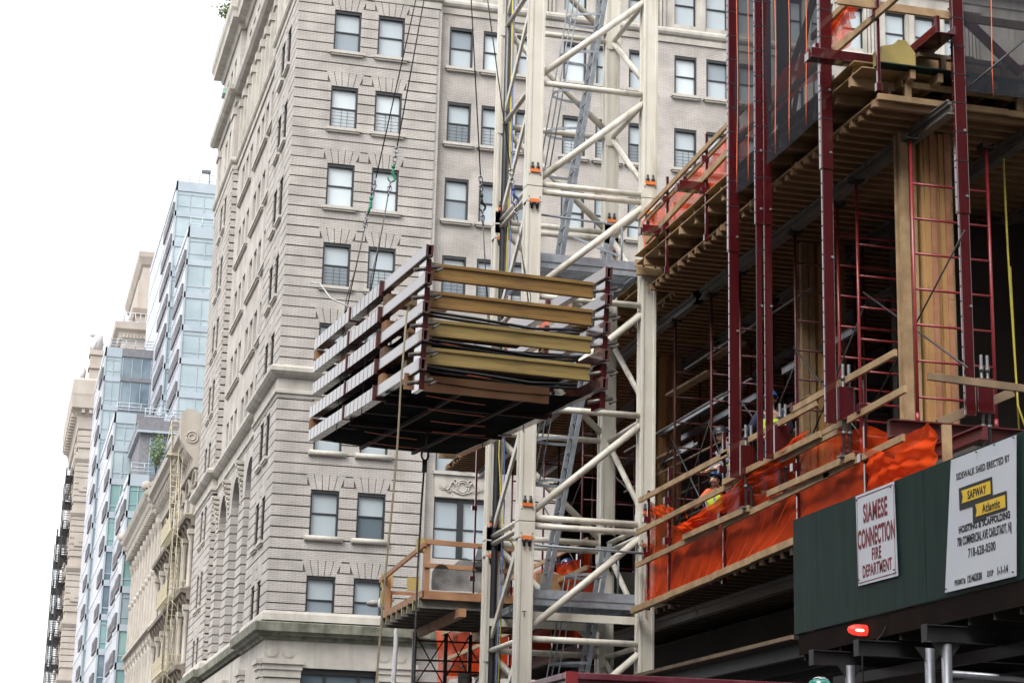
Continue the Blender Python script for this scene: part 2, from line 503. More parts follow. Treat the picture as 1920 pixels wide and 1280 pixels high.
def attach(o, parent):
    """child keeps its place: its mesh is shifted into the parent's frame"""
    o.parent = parent
    if o.type == 'MESH':
        w = world_loc(parent)
        if w.length > 0:
            o.data.transform(Matrix.Translation(-w))

def tag(o, label, cat, group=None):
    o['label'] = label
    o['category'] = cat
    if group:
        o['group'] = group
    return o

def thing(name, loc, label, cat, group=None):
    o = bpy.data.objects.new(name, None)
    o.empty_display_size = 0.2
    COL.objects.link(o)
    o.location = loc
    return tag(o, label, cat, group)

def copy_part(o, parent, loc, rot=None):
    """another part of the same make: shares the mesh"""
    c = o.copy()
    COL.objects.link(c)
    c.parent = parent
    c.location = Vector(loc) - world_loc(parent)
    if rot is not None:
        c.rotation_euler = (0, 0, rot)
    for ch in o.children:
        d = ch.copy()
        COL.objects.link(d)
        d.parent = c
    return c

def sweep(mb, prof, path, smooth=False):
    """closed profile (d, z) carried along plan points (x, y, nx, ny): offset d goes along (nx, ny)"""
    n = len(prof)
    pts = [(x + nx * d, y + ny * d, z) for x, y, nx, ny in path for d, z in prof]
    fs = []
    for k in range(len(path) - 1):
        for i in range(n):
            j = (i + 1) % n
            fs.append((k * n + i, k * n + j, (k + 1) * n + j, (k + 1) * n + i))
    fs.append(tuple(range(n)))
    fs.append(tuple(reversed(range((len(path) - 1) * n, len(path) * n))))
    return mb.poly(pts, fs, smooth)

def mesh_of(mb, name, m):
    o = mb.build(name, m)
    me = o.data
    bpy.data.objects.remove(o)
    return me

def put(me, name, parent, loc, rotz=0.0):
    o = bpy.data.objects.new(name, me)
    COL.objects.link(o)
    o.parent = parent
    o.location = Vector(loc) - world_loc(parent)
    o.rotation_euler = (0, 0, rotz)
    return o

def sub(me, name, part):
    o = bpy.data.objects.new(name, me)
    COL.objects.link(o)
    o.parent = part
    return o

def wall(mb, mp, u0, u1, z0, z1, ops, depth=0.25, d=0.0):
    """wall face with holes; each hole gets its reveals"""
    us = sorted({u0, u1} | {v for a, b, c, e in ops for v in (a, b) if u0 < v < u1})
    zs = sorted({z0, z1} | {v for a, b, c, e in ops for v in (c, e) if z0 < v < z1})
    for i in range(len(us) - 1):
        for j in range(len(zs) - 1):
            cu, cz = (us[i] + us[i + 1]) / 2, (zs[j] + zs[j + 1]) / 2
            if any(a < cu < b and c < cz < e for a, b, c, e in ops):
                continue
            mb.quad(mp(us[i], d, zs[j]), mp(us[i + 1], d, zs[j]), mp(us[i + 1], d, zs[j + 1]), mp(us[i], d, zs[j + 1]))
    for a, b, c, e in ops:
        if b <= u0 or a >= u1 or e <= z0 or c >= z1:
            continue
        k = d - depth
        for p, q in (((a, c), (a, e)), ((b, c), (b, e)), ((a, c), (b, c)), ((a, e), (b, e))):
            mb.quad(mp(p[0], d, p[1]), mp(q[0], d, q[1]), mp(q[0], k, q[1]), mp(p[0], k, p[1]))

def mbox(mb, mp, u0, u1, d0, d1, z0, z1):
    p = [mp(u, d, z) for z in (z0, z1) for u, d in ((u0, d1), (u1, d1), (u1, d0), (u0, d0))]
    return mb.poly(p, [(0, 3, 2, 1), (4, 5, 6, 7), (0, 1, 5, 4), (1, 2, 6, 5), (2, 3, 7, 6), (3, 0, 4, 7)])

def courses(mb, mp, u0, u1, z0, z1, ops, pitch, ref, d0=-0.02, d1=0.05, gap=0.055, arch=0.80, spread=0.30):
    """rusticated courses that stop at the windows and at the splayed arches over them"""
    k = math.floor((z0 - ref) / pitch)
    while True:
        a, b = ref + k * pitch + gap / 2, ref + (k + 1) * pitch - gap / 2
        k += 1
        if a >= z1:
            break
        a, b = max(a, z0), min(b, z1)
        if b - a < 0.08:
            continue
        cz = (a + b) / 2
        cuts = []
        for p, q, c, e in ops:
            if c - 0.05 < cz < e:
                cuts.append((p, q))
            elif arch and e <= cz < e + arch:
                w = spread * (cz - e) / arch + 0.03
                cuts.append((p - w, q + w))
        cuts.sort()
        x = u0
        for p, q in cuts + [(u1, u1)]:
            if p - x > 0.03:
                mbox(mb, mp, x, min(p, u1), d0, d1, a, b)
            x = max(x, q)

def voussoirs(mb, mp, ops, arch=0.80, spread=0.30, n=5, d0=-0.02, d1=0.046, g=0.014):
    for p, q, c, e in ops:
        for i in range(n):
            b0, b1 = p + (q - p) * i / n + g, p + (q - p) * (i + 1) / n - g
            t0 = p - spread + (q - p + 2 * spread) * i / n + g
            t1 = p - spread + (q - p + 2 * spread) * (i + 1) / n - g
            pts = [mp(b0, d1, e), mp(b1, d1, e), mp(t1, d1, e + arch), mp(t0, d1, e + arch),
                   mp(b0, d0, e), mp(b1, d0, e), mp(t1, d0, e + arch), mp(t0, d0, e + arch)]
            mb.poly(pts, [(0, 1, 2, 3), (4, 7, 6, 5), (0, 4, 5, 1), (1, 5, 6, 2), (2, 6, 7, 3), (3, 7, 4, 0)])

# ================================================================ ground
g = MB()
g.quad((-700, -150, 0), (700, -150, 0), (700, 1100, 0), (-700, 1100, 0))
g.build('ground', 'paving', kind='structure')
g = MB()
g.quad((-8.5, -100, 0.004), (6.2, -100, 0.004), (6.2, 900, 0.004), (-8.5, 900, 0.004))
g.build('avenue', 'asphalt', kind='structure')
g = MB()
g.quad((6.2, 56, 0.004), (120, 56, 0.004), (120, 73, 0.004), (6.2, 73, 0.004))
g.build('cross_street', 'asphalt', kind='structure')
g = MB()
g.box(6.2, 11.0, -60, 55, 0.0, 0.14)
g.box(6.2, 10.3, 74, 700, 0.0, 0.14)
g.build('pavement', 'paving', kind='structure')

# ================================================================ stone apartment building across the cross street
XF, YF = 10.37, 80.0
tower = thing('apartment_building', (XF, YF, 0), 'pale stone apartment building with grooved corner and black sash windows behind the crane mast', 'building')
def Fm(u, d, z): return (u, YF - d, z)
def Wm(u, d, z): return (u, YF + 0.35 - d, z)
def Lm(u, d, z): return (XF - d, u, z)
def Mm(u, d, z): return (XF + 0.28 - d, u, z)

TOPS = [12.35 + 3.558 * k for k in range(8)]           # window heads, floor by floor
WH = 1.93
# window makers: face towards -y, origin at the middle of the sill, glass plane at y = 0
def window_meshes(w, h, bars, sill=0.36, roll=False):
    f = MB()
    j = 0.075
    f.box(-w / 2, -w / 2 + j, -0.155, 0.06, 0, h)
    f.box(w / 2 - j, w / 2, -0.155, 0.06, 0, h)
    f.box(-w / 2 + j, w / 2 - j, -0.155, 0.06, h - 0.13, h)
    f.box(-w / 2 + j, w / 2 - j, -0.05, 0.06, 0, 0.06)
    f.box(-w / 2 + j, w / 2 - j, -0.03, 0.05, h * 0.5 - 0.03, h * 0.5 + 0.03)
    up, lo = MB(), MB()
    up.quad((-w / 2 + j, 0.0, h * 0.5), (w / 2 - j, 0.0, h * 0.5), (w / 2 - j, 0.0, h - 0.1), (-w / 2 + j, 0.0, h - 0.1))
    lo.quad((-w / 2 + j, 0.02, 0.03), (w / 2 - j, 0.02, 0.03), (w / 2 - j, 0.02, h * 0.5), (-w / 2 + j, 0.02, h * 0.5))
    b = MB()
    for i in range(5):
        zz = 0.14 + i * 0.155
        b.box(-w / 2 + j, w / 2 - j, -0.075, -0.06, zz, zz + 0.018)
    for x in (-0.09, 0.17):
        b.box(x, x + 0.022, -0.085, -0.07, 0.06, 0.95)
    s = MB()
    if roll:
        s.tube([(-w / 2 - 0.2, -0.30, -0.10), (w / 2 + 0.2, -0.30, -0.10)], 0.12, 10)
        s.box(-w / 2 - 0.17, w / 2 + 0.17, -0.30, 0.0, -0.2, -0.012)
    else:
        s.box(-w / 2 - sill / 2, w / 2 + sill / 2, -0.38, 0.02, -0.13, -0.003)
        s.box(-w / 2 - sill / 2 + 0.06, w / 2 + sill / 2 - 0.06, -0.33, -0.02, -0.21, -0.13)
    return f, up, lo, b, s

class WindowKind:
    def __init__(k, w, h, roll=False):
        f, up, lo, b, s = window_meshes(w, h, True, roll=roll)
        k.f = mesh_of(f, 'window', 'frame_black')
        k.b = mesh_of(b, 'guard_bars', 'bars')
        k.s = mesh_of(s, 'sill', 'lime')
        k.u = {m: mesh_of(up, 'upper_pane', m) for m in ('pane_pale', 'pane_white', 'pane_grey')}
        k.l = {m: mesh_of(lo, 'lower_pane', m) for m in ('pane_pale', 'pane_white', 'pane_grey', 'pane_dark')}
    def place(k, parent, loc, rot=0.0, bars=False, up='pane_pale', lo='pane_pale', sill=True):
        o = put(k.f, 'window', parent, loc, rot)
        sub(k.u[up], 'upper_pane', o)
        sub(k.l[lo], 'lower_pane', o)
        if sill:
            sub(k.s, 'sill', o)
        if bars:
            sub(k.b, 'guard_bars', o)
        return o

PW = 1.19
pav_cols = [11.93, 13.88]
pav_ops = [(x, x + PW, t - WH, t) for t in TOPS for x in pav_cols]
big_op = (11.87, 15.05, 4.6, 8.62)
lft_cols = [82.0, 83.95]
lft_ops = [(y, y + PW, t - WH, t) for t in TOPS for y in lft_cols]
far_cols = [107.0, 108.95]
far_ops = [(y, y + PW, t - WH, t) for t in TOPS for y in far_cols]
PITCH, REF = 0.445, 33.865

# backing walls (dark joint mortar, with the grooves' shadow painted into its colour)
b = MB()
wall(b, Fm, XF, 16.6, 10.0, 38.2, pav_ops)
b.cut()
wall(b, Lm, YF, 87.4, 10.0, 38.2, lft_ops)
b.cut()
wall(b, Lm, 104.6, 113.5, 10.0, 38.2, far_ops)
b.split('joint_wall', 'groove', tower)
c = MB()
def lcour(m0, m1, z0, z1):
    c.cut()
    courses(c, Fm, XF - 0.065, 16.6, z0, z1, pav_ops, PITCH, REF)
    c.cut()
    courses(c, Lm, YF + 0.02, 87.4, z0, z1, lft_ops, PITCH, REF)
    c.cut()
    courses(c, Lm, 104.6, 113.5, z0, z1, far_ops, PITCH, REF)
lcour(0, 0, 10.9, 19.78)
lcour(0, 0, 21.02, 37.9)
va = MB()
for mp_, ops_ in ((Fm, pav_ops), (Lm, lft_ops), (Lm, far_ops)):
    for o_ in ops_:
        va.cut()
        voussoirs(va, mp_, [o_])
va.split('splayed_arch', 'brick', tower)
c.cut()
# returns of the pavilions
for yy, s in ((104.6, -1), (87.4, 1)):
    c.cut()
    z = 10.5
    while z < 37.8:
        if 19.4 < z < 19.9:
            c.cut()
        if not (19.4 < z < 21):
            c.box(XF, XF + 0.28, min(yy, yy + 0.06 * s), max(yy, yy + 0.06 * s), z + 0.04, z + 0.405)
        z += PITCH
for yy, s in ((104.6, 1), (87.4, -1)):
    c.cut()
    c.box(XF, XF + 0.30, min(yy, yy + 0.06 * s), max(yy, yy + 0.06 * s), 38.2, 47.5)
c.split('rusticated_corner', 'brick', tower)

# plain wing and plain middle of the left side
wing_cols = [17.2 + 5.3 * g_ + 1.555 * i for g_ in range(5) for i in range(3)]
WW = 1.08
wing_ops = [(x, x + WW, t + 0.05 - WH, t + 0.05) for t in TOPS[3:] for x in wing_cols]
mid_ops = []
for g0, n in ((87.95, 2), (91.75, 3), (98.0, 3)):
    for i in range(n):
        for t in TOPS[3:]:
            mid_ops.append((g0 + 1.72 * i, g0 + 1.72 * i + 1.15, t - WH, t))
w = MB()
wall(w, Wm, 16.6, 46.0, 19.8, 38.3, wing_ops, depth=0.22)
low_ops = []
for g_ in range(4):
    low_ops += [(17.22 + 5.3 * g_, 19.55 + 5.3 * g_, 13.42, 16.0), (17.22 + 5.3 * g_, 19.55 + 5.3 * g_, 17.05, 19.45)]
w.cut()
wall(w, Wm, 16.6, 46.0, 0.0, 19.8, low_ops, depth=0.22)
w.cut()
wall(w, Mm, 87.4, 104.6, 19.8, 38.3, mid_ops, depth=0.24)
w.box(16.6, 16.75, YF, YF + 0.35, 10.0, 38.2)
w.split('brick_wall', 'brick_flat', tower)
# soldier-brick flat arches over the wing windows
v = MB()
for o_ in wing_ops:
    v.cut()
    voussoirs(v, Wm, [o_], arch=0.62, spread=0.26, n=13, d0=-0.02, d1=0.012, g=0.008)
v.split('flat_arch', 'brick_flat', tower)
# core and roof
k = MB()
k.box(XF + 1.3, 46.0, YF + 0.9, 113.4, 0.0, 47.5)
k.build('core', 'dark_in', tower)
k = MB()
k.quad((46, YF + 0.4, 0), (46, 113.5, 0), (46, 113.5, 48), (46, YF + 0.4, 48))
k.quad((XF, 113.5, 0), (46, 113.5, 0), (46, 113.5, 48), (XF, 113.5, 48))
k.quad((XF, YF, 47.9), (46, YF, 47.9), (46, 113.5, 47.9), (XF, 113.5, 47.9))
k.build('rear_wall', 'brick_flat', tower)

PATH = [(XF, 113.5, -1, 1), (XF, 104.6, -1, -1), (XF + 0.28, 104.6, -1, -1), (XF + 0.28, 87.4, -1, 1), (XF, 87.4, -1, 1),
        (XF, YF, -1, -1), (16.6, YF, 1, -1), (16.6, YF + 0.35, 1, -1), (46, YF + 0.35, 0, -1)]
SPATH = [(XF, 113.5, -1, 1), (XF, YF, -1, -1), (46, YF, 0, -1)]
q = MB()
# string course with its big roll above the eighth row
sweep(q, [(-0.1, 37.9), (0.08, 37.9), (0.10, 38.15), (0.05, 38.2), (0.16, 38.26), (0.22, 38.36), (0.22, 38.48), (0.14, 38.6), (-0.1, 38.62)], PATH)
q.build('string_course', 'lime', tower)
q = MB()
sweep(q, [(-0.1, 19.7), (0.07, 19.7), (0.07, 19.8), (0.16, 19.86), (0.16, 19.98), (0.08, 20.02), (0.08, 20.5), (0.2, 20.52), (0.34, 20.62),
          (0.44, 20.74), (0.44, 20.9), (0.36, 20.98), (0.3, 21.02), (-0.1, 21.06)], PATH)
q.build('belt_cornice', 'lime', tower)
q = MB()
sweep(q, [(-0.3, 9.7), (0.1, 9.7), (0.14, 9.82), (0.30, 9.86), (0.34, 9.94), (0.50, 10.0), (0.52, 10.34), (0.46, 10.38), (-0.3, 10.46)], PATH)
q.build('lower_cornice', 'lime_moss', tower)
q = MB()
sweep(q, [(-0.3, 10.46), (0.20, 10.46), (0.17, 10.74), (0.10, 10.86), (-0.3, 10.9)], PATH)
q.build('plinth_course', 'lime', tower)

# lower storey: frieze with discs, pilasters with capitals, wide shop window
q = MB()
wall(q, Fm, XF, 16.6, 0.0, 9.7, [big_op], depth=0.35)
wall(q, Lm, YF, 113.5, 0.0, 9.7, [(y, y + 3.4, 1.0, 7.6) for y in (89.0, 94.4, 99.8)], depth=0.5)
for x0 in (XF + 0.05, 15.1):
    mbox(q, Fm, x0, x0 + 1.45, 0, 0.09, 0.0, 8.15)
for y0 in (YF + 0.05, 86.0, 92.0, 97.4, 103.0, 111):
    mbox(q, Lm, y0, y0 + 1.3, 0, 0.12, 0.0, 8.15)
for x0 in (XF + 0.3, XF + 1.0, 15.25, 15.95):
    for r in (0.27, 0.21):
        n = 20
        pts = [Fm(x0 + r * math.cos(2 * PI * i / n), 0.03 if r > 0.25 else 0.055, 9.22 + r * math.sin(2 * PI * i / n)) for i in range(n)]
        pt2 = [Fm(x0 + r * math.cos(2 * PI * i / n), -0.01, 9.22 + r * math.sin(2 * PI * i / n)) for i in range(n)]
        q.poly(pts + pt2, [tuple(range(n))] + [(i, (i + 1) % n, n + (i + 1) % n, n + i) for i in range(n)])
q.build('base_storey', 'lime', tower)
q = MB()
for a, b_, mp in ((XF - 0.1, XF + 1.6, Fm), (15.0, 16.66, Fm), (YF + 0.02, YF + 1.45, Lm), (85.9, 87.4, Lm), (91.9, 93.4, Lm), (97.3, 98.8, Lm), (102.9, 104.4, Lm)):
    q.cut()
    mbox(q, mp, a, b_, 0, 0.30, 8.72, 8.92)
    mbox(q, mp, a + 0.05, b_ - 0.05, 0, 0.22, 8.5, 8.72)
    mbox(q, mp, a + 0.09, b_ - 0.09, 0, 0.16, 8.2, 8.5)
q.split('pilaster_capital', 'lime', tower)
f = MB()
x0, x1, z0, z1 = big_op
for a, b_ in ((x0, x0 + 0.1), (12.85, 12.95), (14.25, 14.35), (x1 - 0.1, x1)):
    mbox(f, Fm, a, b_, -0.35, -0.22, z0, z1)
mbox(f, Fm, x0, x1, -0.35, -0.2, z1 - 0.22, z1 - 0.001)
mbox(f, Fm, x0, x1, -0.33, -0.23, 6.6, 6.7)
so = f.build('shop_window', 'frame_black', tower)
f = MB()
mbox(f, Fm, x0, x1, -0.36, -0.31, z0, z1)
f.build('shop_pane', 'pane_dark', so)

# three tall arches in the middle of the left side
ar = MB()
ARCH = [(88.75, 92.05), (94.15, 97.45), (99.55, 102.85)]
us = [87.4] + [v_ for p in ARCH for v_ in p] + [104.6]
z = 10.9
kk = math.floor((10.9 - REF) / PITCH)
while True:
    a = REF + kk * PITCH + 0.0375
    e = a + PITCH - 0.075
    kk += 1
    if a < 10.5:
        continue
    if e > 17.5:
        break
    for i in range(0, len(us), 2):
        mbox(ar, Mm, us[i], us[i + 1], -0.95, 0.05, a, e)
for i in range(0, len(us), 2):
    mbox(ar, Mm, us[i] + 0.05, us[i + 1] - 0.05, -0.9, -0.02, 10.4, 17.5)
for p, q_ in ARCH:
    r = (q_ - p) / 2
    cu = (p + q_) / 2
    n = 14
    for i in range(n):
        t0, t1 = PI * i / n, PI * (i + 1) / n
        a0, a1 = (cu - r * math.cos(t0), 17.45 + r * math.sin(t0)), (cu - r * math.cos(t1), 17.45 + r * math.sin(t1))
        ar.quad(Mm(a0[0], 0.05, a0[1]), Mm(a1[0], 0.05, a1[1]), Mm(a1[0], 0.05, 19.75), Mm(a0[0], 0.05, 19.75))
        ar.quad(Mm(a0[0], 0.05, a0[1]), Mm(a1[0], 0.05, a1[1]), Mm(a1[0], -0.95, a1[1]), Mm(a0[0], -0.95, a0[1]))
for i in range(0, len(us), 2):
    ar.quad(Mm(us[i], 0.05, 17.45), Mm(us[i + 1], 0.05, 17.45), Mm(us[i + 1], 0.05, 19.75), Mm(us[i], 0.05, 19.75))
ar.build('arcade', 'brick', tower)
ar = MB()
for p, q_ in ARCH:
    mbox(ar, Mm, p, q_, -1.2, -0.9, 10.0, 19.6)
ar.split('arcade_window', 'pane_dark', tower)
# carved brackets between the arches
for yb in (93.1, 98.5, 103.5):
    cb_ = MB()
    for i in range(8):
        t = i / 7
        ww = 0.26 * (1 - 0.55 * t)
        dd = 0.06 + 0.34 * (1 - t) ** 1.5
        z0 = 19.35 - 0.26 * i
        mbox(cb_, Mm, yb - ww, yb + ww, 0.03, dd, z0 - 0.17, z0)
        mbox(cb_, Mm, yb - ww * 0.55, yb + ww * 0.55, 0.03, dd + 0.05, z0 - 0.27, z0 - 0.06)
        for s in (-1, 1):
            cb_.lathe(Mm(yb + s * ww * 0.8, dd, z0 - 0.08), [(0.01, -0.08), (0.06, -0.04), (0.075, 0), (0.06, 0.04), (0.01, 0.08)], 7)
    cb_.build('carved_bracket', 'lime', tower)

# upper storey with pilasters, ledge, attic and main cornice
q = MB()
u_ops = [(x + 0.0, x + WW, 38.85, 40.95) for x in wing_cols] + [(x, x + PW, 38.85, 40.95) for x in pav_cols]
wall(q, Wm, 16.6, 46, 38.6, 42.5, u_ops, depth=0.3)
wall(q, Fm, XF, 16.6, 38.6, 42.5, u_ops, depth=0.3)
l_ops = [(y, y + 1.15, 38.85, 41.2) for y in [82.0, 83.95, 88.0, 89.75, 91.6, 93.3, 95.0, 96.9, 98.6, 100.3, 102.1, 107.0, 108.95]]
wall(q, Lm, YF, 87.4, 38.6, 42.5, l_ops, depth=0.3)
wall(q, Lm, 104.6, 113.5, 38.6, 42.5, l_ops, depth=0.3)
wall(q, Mm, 87.4, 104.6, 38.6, 42.5, l_ops, depth=0.35)
for g_ in range(6):
    x0 = 16.75 + 5.3 * g_ - 0.46
    for xa in ((x0 - 0.22, x0 + 0.5), ):
        for i in range(4):
            mbox(q, Wm, xa[0] + i * 0.18, xa[0] + i * 0.18 + 0.12, 0, 0.12, 38.62, 41.4)
        mbox(q, Wm, xa[0] - 0.08, xa[1] + 0.08, 0, 0.2, 41.4, 41.75)
    for i in (1, 2):
        x = 17.2 + 5.3 * g_ + 1.555 * i - 0.36
        mbox(q, Wm, x, x + 0.26, 0, 0.1, 38.62, 41.0)
        mbox(q, Wm, x - 0.05, x + 0.31, 0, 0.16, 41.0, 41.25)
for y in [87.62, 89.3, 91.1, 92.9, 94.6, 96.4, 98.2, 99.9, 101.7, 103.4]:
    mbox(q, Mm, y, y + 0.3, 0, 0.2, 38.62, 41.2)
    mbox(q, Mm, y - 0.08, y + 0.38, 0, 0.3, 41.2, 41.6)
for y in (80.1, 86.0, 104.75, 112.2):
    mbox(q, Lm, y, y + 1.2, 0, 0.12, 38.62, 41.2)
    mbox(q, Lm, y - 0.08, y + 1.28, 0, 0.2, 41.2, 41.6)
a_ops = [(y, y + 1.1, 43.2, 45.4) for y in [82.0, 84, 88.0, 89.75, 91.6, 93.3, 95.0, 96.9, 98.6, 100.3, 102.1, 106.6, 108.4, 110.2]]
wall(q, Lm, YF, 87.4, 42.5, 47.0, a_ops, depth=0.3)
wall(q, Lm, 104.6, 113.5, 42.5, 47.0, a_ops, depth=0.3)
wall(q, Mm, 87.4, 104.6, 42.5, 47.0, a_ops, depth=0.35)
wall(q, Fm, XF, 46, 42.5, 47.0, [], depth=0.3)
q.build('attic_storey', 'lime', tower)
q = MB()
sweep(q, [(-0.2, 41.9), (0.1, 41.9), (0.14, 42.25), (0.4, 42.3), (0.55, 42.45), (0.6, 42.7), (-0.2, 42.8)], PATH)
q.build('attic_ledge', 'lime', tower)
q = MB()
sweep(q, [(-0.2, 46.3), (0.1, 46.3), (0.2, 46.6), (0.6, 46.75), (0.64, 47.1), (0.74, 47.3), (0.74, 47.9), (0.4, 48.0), (-0.2, 48.0)], PATH)
q.build('main_cornice', 'lime', tower)
q = MB()
q.box(XF - 0.4, XF + 0.1, 109.6, 110.6, 44.3, 44.6)
q.build('copper_cap', 'copper', tower)

# cartouche panels between the two lower rows of the wing
q = MB()
for g_ in range(2):
    X0 = 17.22 + 5.3 * g_
    mbox(q, Wm, X0 - 0.02, X0 + 2.4, 0.0, 0.06, 16.02, 16.98)
    mbox(q, Wm, X0 - 0.1, X0 + 2.5, 0.0, 0.16, 16.98, 17.12)
    for px_ in (X0 + 0.36, X0 + 2.0):
        for rr, dd in ((0.19, 0.09), (0.12, 0.12)):
            n = 14
            P1 = [Wm(px_ + rr * math.cos(2 * PI * i / n), dd, 16.5 + rr * math.sin(2 * PI * i / n)) for i in range(n)]
            P2 = [Wm(px_ + rr * math.cos(2 * PI * i / n), 0.0, 16.5 + rr * math.sin(2 * PI * i / n)) for i in range(n)]
            q.poly(P1 + P2, [tuple(range(n))] + [(i, (i + 1) % n, n + (i + 1) % n, n + i) for i in range(n)])
    cx = X0 + 1.18
    for s in (-1, 1):
        q.tube([Wm(cx + s * (0.30 + 0.42 * t), 0.10, 16.5 + 0.22 * math.sin(t * PI * 1.7) * (1 - 0.3 * t)) for t in [i / 14 for i in range(15)]], 0.035, 6)
        q.tube([Wm(cx + s * (0.58 + 0.09 * math.cos(t * 6.3)), 0.09, 16.34 + 0.09 * math.sin(t * 6.3)) for t in [i / 10 for i in range(11)]], 0.03, 6)
        q.tube([Wm(cx + s * (0.33 + 0.09 * math.cos(t * 6.3)), 0.10, 16.70 + 0.09 * math.sin(t * 6.3)) for t in [i / 10 for i in range(11)]], 0.03, 6)
        q.tube([Wm(cx + s * (0.12 + 0.3 * t), 0.09, 16.22 + 0.12 * t * t) for t in [i / 6 for i in range(7)]], 0.03, 6)
    for rr in (1.0, 0.72):
        q.tube([Wm(cx + 0.28 * rr * math.cos(2 * PI * i / 20), 0.09, 16.48 + 0.30 * rr * math.sin(2 * PI * i / 20)) for i in range(21)], 0.035, 6)
    q.cut()
q.split('carved_panel', 'lime', tower)
for a, b_, z0, z1 in low_ops:
    f, p_ = MB(), MB()
    for xa, xb in ((a, a + 0.07), ((a + b_) / 2 - 0.13, (a + b_) / 2 + 0.13), (b_ - 0.07, b_)):
        mbox(f, Wm, xa, xb, -0.26, -0.12, z0, z1)
    mbox(f, Wm, a, b_, -0.26, -0.14, z1 - 0.14, z1 - 0.002)
    mbox(f, Wm, a, b_, -0.26, -0.14, z0 + 0.002, z0 + 0.07)
    mbox(f, Wm, a, b_, -0.24, -0.16, (z0 + z1) / 2 - 0.03, (z0 + z1) / 2 + 0.03)
    mbox(p_, Wm, a, b_, -0.30, -0.2, z0, z1)
    dw = f.build('double_window', 'frame_black', tower)
    p_.build('double_pane', 'pane_pale', dw)

# sash windows
WK = WindowKind(PW, WH)
WR = WindowKind(PW, WH, roll=True)
WN = WindowKind(WW, WH)
rw = random.Random(5)
def kinds():
    r = rw.random()
    if r < 0.42:
        return dict(up='pane_pale', lo='pane_pale')
    if r < 0.62:
        return dict(up='pane_white', lo='pane_white')
    if r < 0.80:
        return dict(up='pane_pale', lo='pane_grey')
    return dict(up='pane_grey', lo='pane_pale')
PAV = {(7, 0): ('pane_pale', 'pane_grey'), (7, 1): ('pane_pale', 'pane_pale'), (6, 0): ('pane_white', 'pane_white'), (6, 1): ('pane_white', 'pane_white'),
       (5, 0): ('pane_white', 'pane_white'), (5, 1): ('pane_white', 'pane_white'), (4, 0): ('pane_pale', 'pane_grey'), (4, 1): ('pane_pale', 'pane_pale'),
       (1, 0): ('pane_pale', 'pane_pale'), (1, 1): ('pane_pale', 'pane_dark'), (0, 0): ('pane_pale', 'pane_grey'), (0, 1): ('pane_pale', 'pane_grey')}
for r, t in enumerate(TOPS):
    for i, x in enumerate(pav_cols):
        u_, l_ = PAV.get((r, i), ('pane_pale', 'pane_pale'))
        kind = WR if r in (1, 2) else WK
        kind.place(tower, (x + PW / 2, YF + 0.17, t - WH), 0, bars=r in (4, 6), up=u_, lo=l_, sill=r > 0)
for x in wing_cols[:12]:
    for r in (4, 5, 6, 7):
        if r == 4 and x > 24:
            continue
        if r == 5 and x > 32:
            continue
        WN.place(tower, (x + WW / 2, YF + 0.35 + 0.17, TOPS[r] + 0.05 - WH), 0, bars=r in (4, 6), **kinds())
for y in lft_cols:
    for r in range(8):
        WK.place(tower, (XF + 0.19, y + PW / 2, TOPS[r] - WH), -PI / 2, up='pane_grey', lo='pane_dark', sill=r > 0)
# the windows further off: one part for all of them
f, p_, s_ = MB(), MB(), MB()
def plain_window(mp, a, b_, z0, z1, dk):
    mbox(f, mp, a, a + 0.08, dk - 0.05, dk + 0.03, z0, z1)
    mbox(f, mp, b_ - 0.08, b_, dk - 0.05, dk + 0.03, z0, z1)
    mbox(f, mp, a + 0.08, b_ - 0.08, dk - 0.05, dk + 0.03, z1 - 0.12, z1)
    mbox(f, mp, a + 0.08, b_ - 0.08, dk - 0.05, dk + 0.03, (z0 + z1) / 2 - 0.03, (z0 + z1) / 2 + 0.03)
    mbox(p_, mp, a, b_, dk - 0.09, dk - 0.03, z0, z1)
def plain_sill(mp, a, b_, z0):
    mbox(s_, mp, a, b_, -0.05, 0.17, z0 - 0.14, z0 - 0.003)
    mbox(s_, mp, a + 0.06, b_ - 0.06, -0.05, 0.11, z0 - 0.24, z0 - 0.14)
for o in mid_ops:
    plain_window(Mm, *o, -0.2)
for g0, n in ((87.95, 2), (91.75, 3), (98.0, 3)):
    for t in TOPS[3:]:
        plain_sill(Mm, g0 - 0.25, g0 + 1.72 * (n - 1) + 1.4, t - WH)
for o in far_ops:
    plain_window(Lm, *o, -0.2)
    plain_sill(Lm, o[0] - 0.18, o[1] + 0.18, o[2])
for o in l_ops + a_ops:
    plain_window(Mm if 87.4 < o[0] < 104.6 else Lm, *o, -0.25)
for o in u_ops:
    plain_window(Wm if o[0] > 16.6 else Fm, *o, -0.2)
for x in wing_cols:
    for r in range(3, 8):
        if x in wing_cols[:12] and (r > 5 or (r == 5 and x <= 32) or (r == 4 and x <= 24)):
            continue
        plain_window(Wm, x, x + WW, TOPS[r] + 0.05 - WH, TOPS[r] + 0.05, -0.17)
        plain_sill(Wm, x - 0.18, x + WW + 0.18, TOPS[r] + 0.05 - WH)
fo = f.build('window_row', 'frame_black', tower)
fo['kind'] = 'stuff'
p_.build('far_panes', 'pane_pale', fo)
s_.build('far_sills', 'lime', fo)

